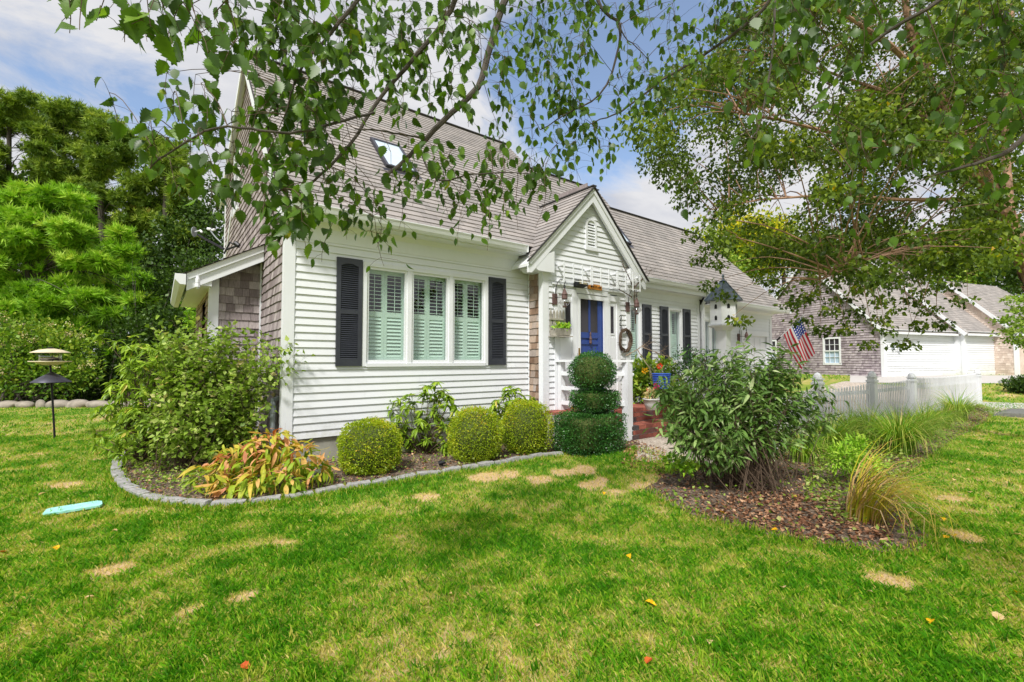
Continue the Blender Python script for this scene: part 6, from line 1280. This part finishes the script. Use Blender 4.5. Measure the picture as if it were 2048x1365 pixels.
pine(130, 28, 210, pads(135, 215, 560, 24, 90, 58), 'pitch pine with rounded top standing between two other pines', 93, 4400)
pine(205, 27, 235, pads(215, 235, 560, 24, 75, 50), 'pitch pine beside a gap of sky', 94, 3800)
pine(335, 26, 275, pads(335, 285, 600, 26, 95, 62), 'pitch pine nearest the shingled gable wall', 95, 4600)
pine(-90, 25, 230, pads(-90, 240, 600, 30, 100, 30), 'pitch pine mostly out of the picture behind the white pine', 96, 2500)
tree('oak', 'wall of dark broadleaf woodland behind the tall pines', 'tree', [ground_at(100, 33), Pv(100, 600, 33), Pv(100, 400, 33)], [], [pxb(rnd.uniform(-120, 440), rnd.uniform(330, 700), 42, 33 + rnd.uniform(-1.5, 1.5)) for _ in range(60)], 21000, T_SIMPLE, .30, 'lf_dark', seed=98, r0=.3)
tree('oak', 'dense dark broadleaf tree between the pines and the shingled gable', 'tree', [ground_at(420, 25), Pv(420, 600, 25), Pv(425, 450, 25)], [], [pxb(x, y, r, 25 + rnd.uniform(-1.5, 1.5)) for x, y, r in ((300, 520, 50), (350, 480, 45), (400, 430, 45), (430, 480, 55), (380, 540, 60), (440, 560, 60), (300, 580, 60), (350, 610, 60), (420, 640, 60), (300, 650, 60), (250, 600, 60), (200, 620, 60), (450, 400, 30), (430, 370, 22))], 15000, T_SIMPLE, .20, 'lf_dark', seed=97, r0=.2)
# ---- trees beyond the neighbour -----------------------------------------------
def mass(cx, cy, rx, ry, n, D, r=(30, 50)): return [pxb(cx + rnd.gauss(0, .5) * rx, cy + rnd.gauss(0, .5) * ry, rnd.uniform(*r), D + rnd.uniform(-2.5, 2.5)) for _ in range(n)]
tree('yellowing_tree', 'yellowing maple beyond the garage between the two houses', 'tree', [ground_at(1570, 38), Pv(1570, 600, 38), Pv(1560, 430, 38)], [], mass(1545, 500, 105, 62, 34, 38), 15000, T_SIMPLE, .26, 'lf_yellow', seed=101, r0=.25)
tree('yellowing_tree', 'smaller yellow green tree left of the maple behind the garage roof', 'tree', [ground_at(1450, 36), Pv(1450, 600, 36), Pv(1450, 470, 36)], [], mass(1450, 545, 45, 40, 14, 36, (24, 36)), 5200, T_SIMPLE, .24, 'lf_hydrangea', seed=102, r0=.2)
tree('broadleaf_tree', 'green tree rising over the roof of the neighbouring house', 'tree', [ground_at(1760, 44), Pv(1760, 600, 44), Pv(1750, 450, 44)], [], mass(1760, 520, 100, 55, 26, 44), 10500, T_SIMPLE, .30, 'lf_river', seed=103, r0=.3)
tree('broadleaf_tree', 'green tree above the far shingled roofs beyond the driveway', 'tree', [ground_at(1950, 46), Pv(1950, 620, 46), Pv(1945, 480, 46)], [], mass(1940, 530, 95, 42, 26, 46), 9000, T_SIMPLE, .32, 'lf_hydrangea', seed=104, r0=.3)
tree('dark_spruce', 'dark evergreen at the right edge above the far roofs', 'tree', [ground_at(2060, 42), Pv(2060, 620, 42), Pv(2055, 470, 42)], [], mass(2060, 540, 50, 50, 16, 42), 6000, T_SIMPLE, .28, 'lf_dark', seed=105, r0=.3)
tree('broadleaf_tree', 'distant green tree line filling the gap under the birch branches', 'tree', [ground_at(1680, 50), Pv(1680, 620, 50), Pv(1680, 480, 50)], [], mass(1660, 560, 60, 40, 14, 50), 5200, T_SIMPLE, .34, 'lf_dark', seed=106, r0=.3)
q = lf(12.2, -2.6, 0); shrub('yew_bush', 'rounded green bush against the pink shingled wall of the neighbouring house', 'bush', (q.x, q.y, hgt(q.x, q.y)), [(Vector((q.x, q.y, hgt(q.x, q.y) + .6)), (.85, .85, .6))], 2600, T_SIMPLE, .10, 'lf_shrub', 10, seed=107)
q = Vector(G(2052, 787)); shrub('juniper_bush', 'low dark juniper on the strip of lawn between the driveway and the road', 'bush', q, [(q + Vector((0, 0, .30)), (.75, .6, .30))], 2000, T_SIMPLE, .09, 'lf_dark', 10, seed=108)
# right edge sapling with horizontal sprays
rb = [pxb(x, y, 26, 11.0, .35) for x, y in ((2030, 600), (2045, 620), (2010, 640), (2040, 655), (2030, 680), (2060, 690), (2055, 640), (2080, 600), (2090, 660), (2020, 665))]
tree('dogwood', 'small tree with flat leafy sprays at the right edge in front of the far roofs', 'tree', [ground_at(2110, 11), Pv(2110, 700, 11), Pv(2100, 580, 11)], [], rb, 1500, T_SIMPLE, .075, 'lf_shrub', seed=109, r0=.04)
# ---- river birch ---------------------------------------------------------------
D7 = 7.4
tr = [ground_at(2170, D7), Pv(2140, 760, D7), Pv(2080, 600, D7), Pv(2040, 490, D7), Pv(1985, 380, D7), Pv(1905, 255, D7), Pv(1850, 150, D7), Pv(1818, 50, D7), Pv(1800, -60, D7)]
lb = [([Pv(1985, 380, D7), Pv(1930, 330, D7 - .2), Pv(1850, 300, D7 - .4), Pv(1760, 285, D7 - .4), Pv(1660, 265, D7 - .5), Pv(1560, 240, D7 - .6), Pv(1470, 225, D7 - .6)], .06, .012),
      ([Pv(1960, 350, D7), Pv(1880, 260, D7 + .3), Pv(1790, 190, D7 + .5), Pv(1700, 160, D7 + .5), Pv(1560, 110, D7 + .6)], .06, .012),
      ([Pv(2020, 450, D7), Pv(2010, 300, D7 + .5), Pv(2015, 120, D7 + .6), Pv(2030, -40, D7 + .6)], .07, .03),
      ([Pv(1860, 170, D7), Pv(1780, 90, D7 - .5), Pv(1690, 30, D7 - .7), Pv(1600, -30, D7 - .7)], .05, .012),
      ([Pv(2035, 490, D7), Pv(1960, 470, D7 - .3), Pv(1850, 480, D7 - .6), Pv(1740, 520, D7 - .8), Pv(1640, 560, D7 - .9)], .035, .008),
      ([Pv(2010, 430, D7), Pv(1920, 400, D7 + .2), Pv(1800, 400, D7 + .4), Pv(1660, 390, D7 + .4), Pv(1520, 400, D7 + .4), Pv(1420, 420, D7 + .3)], .045, .008)]
poly = [(1275, 185), (1265, 240), (1310, 290), (1300, 350), (1370, 400), (1425, 470), (1440, 500), (1520, 500), (1620, 530), (1720, 560), (1800, 570), (1900, 530), (2080, 500), (2080, -60), (1580, -60), (1470, 50), (1390, 110)]
bb = []
while len(bb) < 300:
    x, y = rnd.uniform(1260, 2080), rnd.uniform(-60, 640)
    if not bool(inpoly(np.array([x]), np.array([y]), poly)[0]): continue
    if 300 < y < 470 and rnd.random() < .35: continue
    bb.append(pxb(x, y, rnd.uniform(26, 50), D7 + rnd.uniform(-2.4, 2.6), .8))
for x, y in ((1420, 570), (1450, 590), (1430, 530), (1480, 640), (1660, 620), (1740, 690), (1810, 690), (1840, 650), (1700, 640), (1620, 590), (1400, 520), (1385, 470), (1860, 620), (1920, 600), (1760, 640), (1560, 580), (1660, 570), (1790, 620), (1600, 640), (1880, 650), (1580, 610), (1620, 560), (1680, 600), (1720, 620), (1760, 600), (1690, 660), (1640, 660), (1770, 660), (1830, 600), (1540, 560), (1850, 580), (1900, 570), (1720, 580), (1600, 600), (1650, 540)): bb.append(pxb(x, y, 24, D7 - .3 + rnd.uniform(-.5, .5), .5))
tree('river_birch', 'river birch with peeling brown bark and fine leaves overhanging the fence', 'birch tree', tr, lb, bb, 92000, T_SIMPLE, .066, 'lf_river', 'bark_birch', up=-.75, rnd_=.6, out_=.3, bias=2.6, seed=110, r0=.15, taper=.25, twr=.7)
mb = MB(); ob = bpy.data.objects['river_birch']; g_ = random.Random(3)   # curling bark plates on the trunk
for k in range(420):
    t = g_.random(); i = min(len(tr) - 2, int(t * 5.5) + 1); f_ = g_.random(); p = Vector(tr[i]).lerp(Vector(tr[i + 1]), f_); rr = .15 * (1 - .75 * (i + f_) / (len(tr) - 1)); a_ = g_.random() * 6.28; d = (Vector(tr[i + 1]) - Vector(tr[i])).normalized(); x = d.orthogonal().normalized(); x.rotate(Matrix.Rotation(a_, 3, d)); y = d.cross(x)
    w_ = g_.uniform(.02, .06); h_ = g_.uniform(.02, .07); s_ = p + x * (rr + .002); mb.quad(s_ - y * w_ - d * h_, s_ + y * w_ - d * h_, s_ + y * w_ * .8 + d * h_ + x * g_.uniform(.01, .04), s_ - y * w_ + d * h_ + x * g_.uniform(.0, .05), g_.random())
mb.build('bark_curls', M['bark_birch'], ob)
# ---- overhead birch --------------------------------------------------------------
TB = RT3 * 2.9 + FH3 * (-.6)
LIMBS = {
 'a': [(1100, -420, 2.6), (1060, -180, 3.1), (1030, -60, 3.2), (1005, 10, 3.1), (975, 110, 3.0), (955, 175, 2.95), (900, 230, 2.9), (850, 280, 2.85), (810, 320, 2.8), (780, 345, 2.75), (765, 365, 2.7)],
 'b': [(1000, -260, 2.3), (925, -40, 2.4), (890, 40, 2.4), (850, 90, 2.4), (790, 160, 2.4), (745, 220, 2.4), (700, 290, 2.35), (640, 350, 2.3), (600, 380, 2.3)],
 'c': [(900, -420, 1.5), (700, -160, 1.5), (520, -40, 1.3), (400, -20, 1.15), (250, -15, 1.1), (150, -10, 1.1)],
 'd': [(745, 225, 2.4), (690, 240, 2.1), (620, 262, 1.9), (560, 266, 1.8), (500, 258, 1.75), (430, 255, 1.7), (370, 285, 1.7), (320, 320, 1.7), (300, 340, 1.7)],
 'e': [(800, -200, 1.9), (760, -60, 1.95), (700, 20, 1.95), (640, 90, 1.95), (590, 160, 1.9), (570, 230, 1.9)],
 'f': [(850, 275, 2.85), (800, 268, 2.6), (760, 262, 2.4), (710, 258, 2.35)],
 'g': [(840, 290, 2.8), (850, 330, 2.6), (880, 362, 2.4), (940, 350, 2.3), (1010, 345, 2.3), (1080, 350, 2.3)],
 'h': [(1240, -260, 2.8), (1195, -30, 3.1), (1210, 25, 3.1), (1240, 50, 3.1), (1232, 120, 3.1), (1200, 190, 3.1), (1140, 225, 3.0), (1080, 260, 3.0)],
 'i': [(1240, 50, 3.1), (1250, 75, 3.1), (1275, 95, 3.1), (1300, 125, 3.1)],
 'j': [(1640, -260, 2.8), (1552, -20, 3.0), (1486, 54, 3.1), (1399, 116, 3.2), (1324, 161, 3.2), (1241, 224, 3.2), (1200, 240, 3.2), (1150, 260, 3.2)],
 'k': [(1552, -10, 3.0), (1545, 100, 2.9), (1530, 200, 2.8), (1515, 260, 2.7), (1480, 305, 2.7)],
 'l': [(2300, 60, 1.9), (2100, 230, 1.9), (2020, 300, 1.9), (1985, 315, 1.9), (1930, 335, 1.9), (1870, 350, 1.95)],
 'm': [(2200, -200, 1.8), (1980, -60, 1.9), (1850, 20, 1.9), (1740, 90, 2.0), (1660, 170, 2.0), (1600, 240, 2.0)],
 'n': [(560, 380, 1.9), (545, 420, 1.9), (560, 480, 1.9)]}
LR = {'a': (.030, .009), 'b': (.016, .005), 'c': (.012, .003), 'd': (.007, .0025), 'e': (.012, .003), 'f': (.006, .004), 'g': (.007, .002), 'h': (.014, .003), 'i': (.005, .002), 'j': (.014, .0025), 'k': (.008, .002), 'l': (.014, .004), 'm': (.012, .003), 'n': (.003, .0015)}
ot = thing('overhanging_birch', (TB.x, TB.y, 0), 'birch standing beside the camera whose drooping branches hang across the top of the view', 'birch tree')
mb = MB(); mb.tube([TB, TB + Vector((0, 0, 1.6)), TB - RT3 * .1 + Vector((0, 0, 3.0)), TB - RT3 * .3 + FH3 * .3 + Vector((0, 0, 4.6)), TB - RT3 * .4 + FH3 * .5 + Vector((0, 0, 6.0))], (.17, .06), 12); mb.build('trunk', M['bark_birch'], ot)
mb = MB(); LP = []
for k, pts_ in LIMBS.items():
    w3 = [Pv(*p) for p in pts_]
    if k in 'abcehjlm':
        root = TB - RT3 * .2 + FH3 * .15 + Vector((0, 0, {'a': 3.9, 'b': 3.5, 'c': 3.2, 'e': 3.3, 'h': 4.2, 'j': 4.0, 'l': 2.6, 'm': 3.0}[k])); mb.tube(curve(root, w3[0], .05, 5, .02), (max(.03, LR[k][0] * 1.8), LR[k][0] * 1.05), 8)
    # smooth by subdividing
    sm_ = []
    for i in range(len(w3) - 1):
        p0 = w3[max(0, i - 1)]; p1, p2 = w3[i], w3[i + 1]; p3 = w3[min(len(w3) - 1, i + 2)]
        for t in (0, .33, .66): sm_.append(.5 * ((2 * p1) + (-p0 + p2) * t + (2 * p0 - 5 * p1 + 4 * p2 - p3) * t * t + (-p0 + 3 * p1 - 3 * p2 + p3) * t ** 3) + Vector((rnd.uniform(-1, 1), rnd.uniform(-1, 1), rnd.uniform(-1, 1))) * .004)
    sm_.append(w3[-1]); mb.tube(sm_, LR[k], 7); LP += sm_
mb.build('branches', M['bark'], ot)
CL = []
def cl(s, D, size, mul=1.0):
    for q in s.split(): x, y, n = q.split(','); CL.append((float(x), float(y), D, size * .98, max(1, int(round(int(n) * mul * 3.3)))))
cl('140,40,2 165,30,1 190,15,2 265,20,4 290,60,4 300,30,3 330,70,4 330,20,4 370,50,4 395,85,4 420,105,3 440,125,2 455,100,3 350,90,3 250,60,1 410,40,3', 1.12, .064, .55)
cl('480,40,6 500,80,6 540,60,8 520,150,6 560,120,8 600,60,8 600,180,8 640,120,9 640,220,9 680,60,8 690,170,8 700,120,8 720,230,6 560,210,8 600,260,9 560,300,7 500,260,4 520,330,5 470,330,5 480,390,5 520,400,5 560,380,5 590,330,7 640,290,7 640,360,5 540,450,5 560,490,4 610,470,4 640,500,2 600,430,4 450,380,3 420,390,2', 1.95, .066, 1.25)
cl('350,215,3 390,205,3 415,225,3 330,295,3 300,330,2 365,240,2 380,330,2 360,370,3 440,270,3 470,285,3 430,330,2 240,250,2', 1.75, .06, 1.0)
cl('760,40,8 800,90,8 780,150,8 830,40,8 850,150,7 880,80,6 900,190,5 860,210,6 800,220,6 760,200,8 940,60,6 960,120,5 980,40,5 700,20,8 740,110,6 920,150,4 1000,180,5 940,230,3 820,120,6 890,20,6', 2.45, .064, 1.25)
cl('690,330,5 720,390,5 740,430,5 760,470,4 770,505,2 800,370,4 830,390,4 870,355,5 900,405,5 890,345,5 950,355,6 930,415,5 960,435,4 910,465,3 970,475,2 1000,355,6 1010,415,5 1050,370,5 1040,435,3 1065,430,3 820,320,4 1090,350,3 1080,400,3 700,455,3 800,435,2 650,400,3 680,430,3', 2.3, .058, 1.15)
cl('1060,60,8 1100,100,9 1060,130,9 1100,160,8 1140,60,8 1150,130,8 1180,100,5 1120,210,7 1150,200,6 1060,200,7 1020,100,6 1180,30,6 1000,270,4 1060,290,5 1020,220,5 1110,250,6 1170,250,5 1150,290,5 1130,320,4 1200,300,4 1210,325,4 1160,335,4 1240,60,3 1250,100,2 1260,20,5 1300,30,4 1330,60,3 1360,60,3 1090,30,7 1040,20,7 1130,20,6', 3.0, .062, 1.25)
cl('1290,140,4 1310,190,8 1350,130,5 1380,90,6 1420,60,8 1460,40,8 1260,205,6 1290,220,6 1330,210,6 1500,30,8 1530,80,6 1560,20,8 1590,60,6 1400,140,5 1440,110,5 1230,235,3', 3.1, .06, 1.3)
cl('1480,140,3 1520,230,4 1500,300,3 1600,120,5 1650,60,5 1700,130,4 1760,40,6 1800,150,4 1850,60,6 1900,130,6 1960,60,6 2010,130,6 1880,230,4 1980,230,5 2030,200,5 1700,290,4 1740,310,4 1830,330,4 1900,290,5 1960,300,5 2020,280,6 1660,200,4 1560,180,4 1380,420,1 1850,400,3 1720,400,2 1760,490,2 1990,380,4 1600,10,6 1930,30,6 2040,60,6 1700,20,6', 2.0, .058, 1.25)
PP = []; AA = []; SS = []; mb = MB(); LPn = np.array([tuple(p) for p in LP])
for x, y, D, size, n in CL:
    c = Pv(x + rnd.uniform(-6, 6), y, D + rnd.uniform(-.18, .25)); sp_ = 29 * D / F
    up_ = c + Vector((rnd.uniform(-.06, .06), rnd.uniform(-.06, .06), sp_ * 1.3 + .05)); i = int(np.argmin(((LPn - np.array(tuple(up_))) ** 2).sum(1) + .3 * np.maximum(0, up_.z - LPn[:, 2]) ** 2)); q = LP[i]
    end = c - Vector((0, 0, sp_ * .9)); path_ = curve(q, up_, .10, 5, .05)[:-1] + curve(up_, end, 0, 4, .10); mb.tube(path_, (.0022, .0009), 4)
    for k in range(n):
        t = rnd.random(); j = 5 + t * 4; a_ = path_[min(len(path_) - 1, int(j))]; off = Vector((rnd.gauss(0, 1), rnd.gauss(0, 1), rnd.gauss(0, .7))) * sp_ * .62; p = a_ + off
        mb.tube([a_, a_.lerp(p, .6) + Vector((0, 0, .006)), p], (.0010, .0006), 3)
        d = Vector((rnd.gauss(0, .38), rnd.gauss(0, .38), -1)) + off.normalized() * .35; PP.append(tuple(p)); AA.append(tuple(d)); SS.append(size * rnd.uniform(.62, 1.12))
mb.build('twigs', M['twig'], ot); g = np.random.default_rng(9); n = len(PP)
scatter('leaves', T_BIRCH, np.array(PP), frames(np.array(AA), None, g), np.array(SS), M['lf_birch'], ot, rv=np.clip(g.beta(2, 2.2, n), 0, 1), smooth=False)
CLOUD = 0.60; EXPO = 0.48
# ================================================================== CAMERA, SKY, SUN
cam = bpy.data.cameras.new('camera'); co = bpy.data.objects.new('camera', cam); COL.objects.link(co)
cam.sensor_width = 36; cam.lens = 36 * F / 2048; cam.clip_end = 3000; cam.clip_start = .05
co.location = (0, 0, HC)
fw = Vector((FH[0] * math.cos(TH), FH[1] * math.cos(TH), math.sin(TH)))
co.rotation_euler = fw.to_track_quat('-Z', 'Y').to_euler(); S.camera = co
SUN_AZ = math.degrees(AZ) + 180 + 42; SUN_EL = 50.0     # direction towards the sun: behind and left of the camera
SUN_AZ = 216.0
sa, se = math.radians(SUN_AZ), math.radians(SUN_EL)
sd = Vector((math.cos(sa) * math.cos(se), math.sin(sa) * math.cos(se), math.sin(se)))
sun = bpy.data.lights.new('sun', 'SUN'); sun.energy = 3.4; sun.angle = math.radians(9); sun.color = (1, .96, .91)
so = bpy.data.objects.new('sun', sun); COL.objects.link(so); so.rotation_euler = sd.to_track_quat('Z', 'Y').to_euler()
w = bpy.data.worlds.new('World'); S.world = w; w.use_nodes = True; nt = w.node_tree; N = nt.nodes.new; L = nt.links.new
bg = nt.nodes['Background']; out = nt.nodes['World Output']
sky = N('ShaderNodeTexSky'); sky.sky_type = 'NISHITA'; sky.sun_disc = False; sky.sun_elevation = se; sky.sun_rotation = math.pi / 2 - sa
sky.ozone_density = 1.6; sky.air_density = 1.0; sky.dust_density = .4
L(sky.outputs[0], bg.inputs[0]); bg.inputs[1].default_value = .15
tc = N('ShaderNodeTexCoord'); sep = N('ShaderNodeSeparateXYZ'); L(tc.outputs['Generated'], sep.inputs[0])
ad = N('ShaderNodeMath'); ad.operation = 'ADD'; ad.inputs[1].default_value = .12; L(sep.outputs[2], ad.inputs[0])
dv = N('ShaderNodeVectorMath'); dv.operation = 'DIVIDE'; cb = N('ShaderNodeCombineXYZ')
for k in range(3): L(ad.outputs[0], cb.inputs[k])
L(tc.outputs['Generated'], dv.inputs[0]); L(cb.outputs[0], dv.inputs[1])
mp = N('ShaderNodeMapping'); L(dv.outputs[0], mp.inputs[0]); mp.inputs['Rotation'].default_value = (0, 0, AZ + .5); mp.inputs['Scale'].default_value = (.75, 1.3, 1); mp.inputs['Location'].default_value = (3.2, 1.1, 0)
n1 = noise(nt, 1.3, 9, .64, mp.outputs[0], .5); n2 = noise(nt, 2.6, 6, .6, mp.outputs[0])
mask = ramp(nt, n1, [(.36, (0, 0, 0)), (.50, (1, 1, 1))])
def dirmask(px, py, c0, c1):
    d = Vector(ray(px, py)).normalized(); dt = N('ShaderNodeVectorMath'); dt.operation = 'DOT_PRODUCT'; dt.inputs[1].default_value = d; L(tc.outputs['Generated'], dt.inputs[0])
    mr = N('ShaderNodeMapRange'); mr.inputs[1].default_value = c0; mr.inputs[2].default_value = c1; L(dt.outputs['Value'], mr.inputs[0]); return mr.outputs[0]
# openings in the cloud deck where the photograph shows blue
tot = None
for px, py, c0, c1, wgt in ((1235, 130, .955, .995, .30), (1110, 270, .97, .998, .22), (215, 240, .98, .999, .22), (1380, 40, .97, .998, .15), (1900, 120, .94, .995, .2)):
    mm = N('ShaderNodeMath'); mm.operation = 'MULTIPLY'; mm.inputs[1].default_value = wgt; L(dirmask(px, py, c0, c1), mm.inputs[0])
    if tot is None: tot = mm.outputs[0]
    else: a_ = N('ShaderNodeMath'); a_.operation = 'ADD'; L(tot, a_.inputs[0]); L(mm.outputs[0], a_.inputs[1]); tot = a_.outputs[0]
off = N('ShaderNodeMath'); off.operation = 'ADD'; off.inputs[1].default_value = .13; L(n1, off.inputs[0])
sb = N('ShaderNodeMath'); sb.operation = 'SUBTRACT'; L(off.outputs[0], sb.inputs[0]); L(tot, sb.inputs[1])
mask = ramp(nt, sb.outputs[0], [(.30, (.10, .10, .10)), (.47, (1, 1, 1))])
bg2 = N('ShaderNodeBackground'); L(ramp(nt, n2, [(.3, (.70, .73, .82)), (.6, (.96, .96, .99))]), bg2.inputs[0]); bg2.inputs[1].default_value = CLOUD
mx = N('ShaderNodeMixShader'); L(mask, mx.inputs[0]); L(bg.outputs[0], mx.inputs[1]); L(bg2.outputs[0], mx.inputs[2]); L(mx.outputs[0], out.inputs[0])
S.view_settings.view_transform = 'Standard'; S.view_settings.look = 'None'; S.view_settings.exposure = EXPO; S.view_settings.gamma = 1
S.cycles.max_bounces = 8; S.cycles.transparent_max_bounces = 12; S.cycles.use_denoising = True
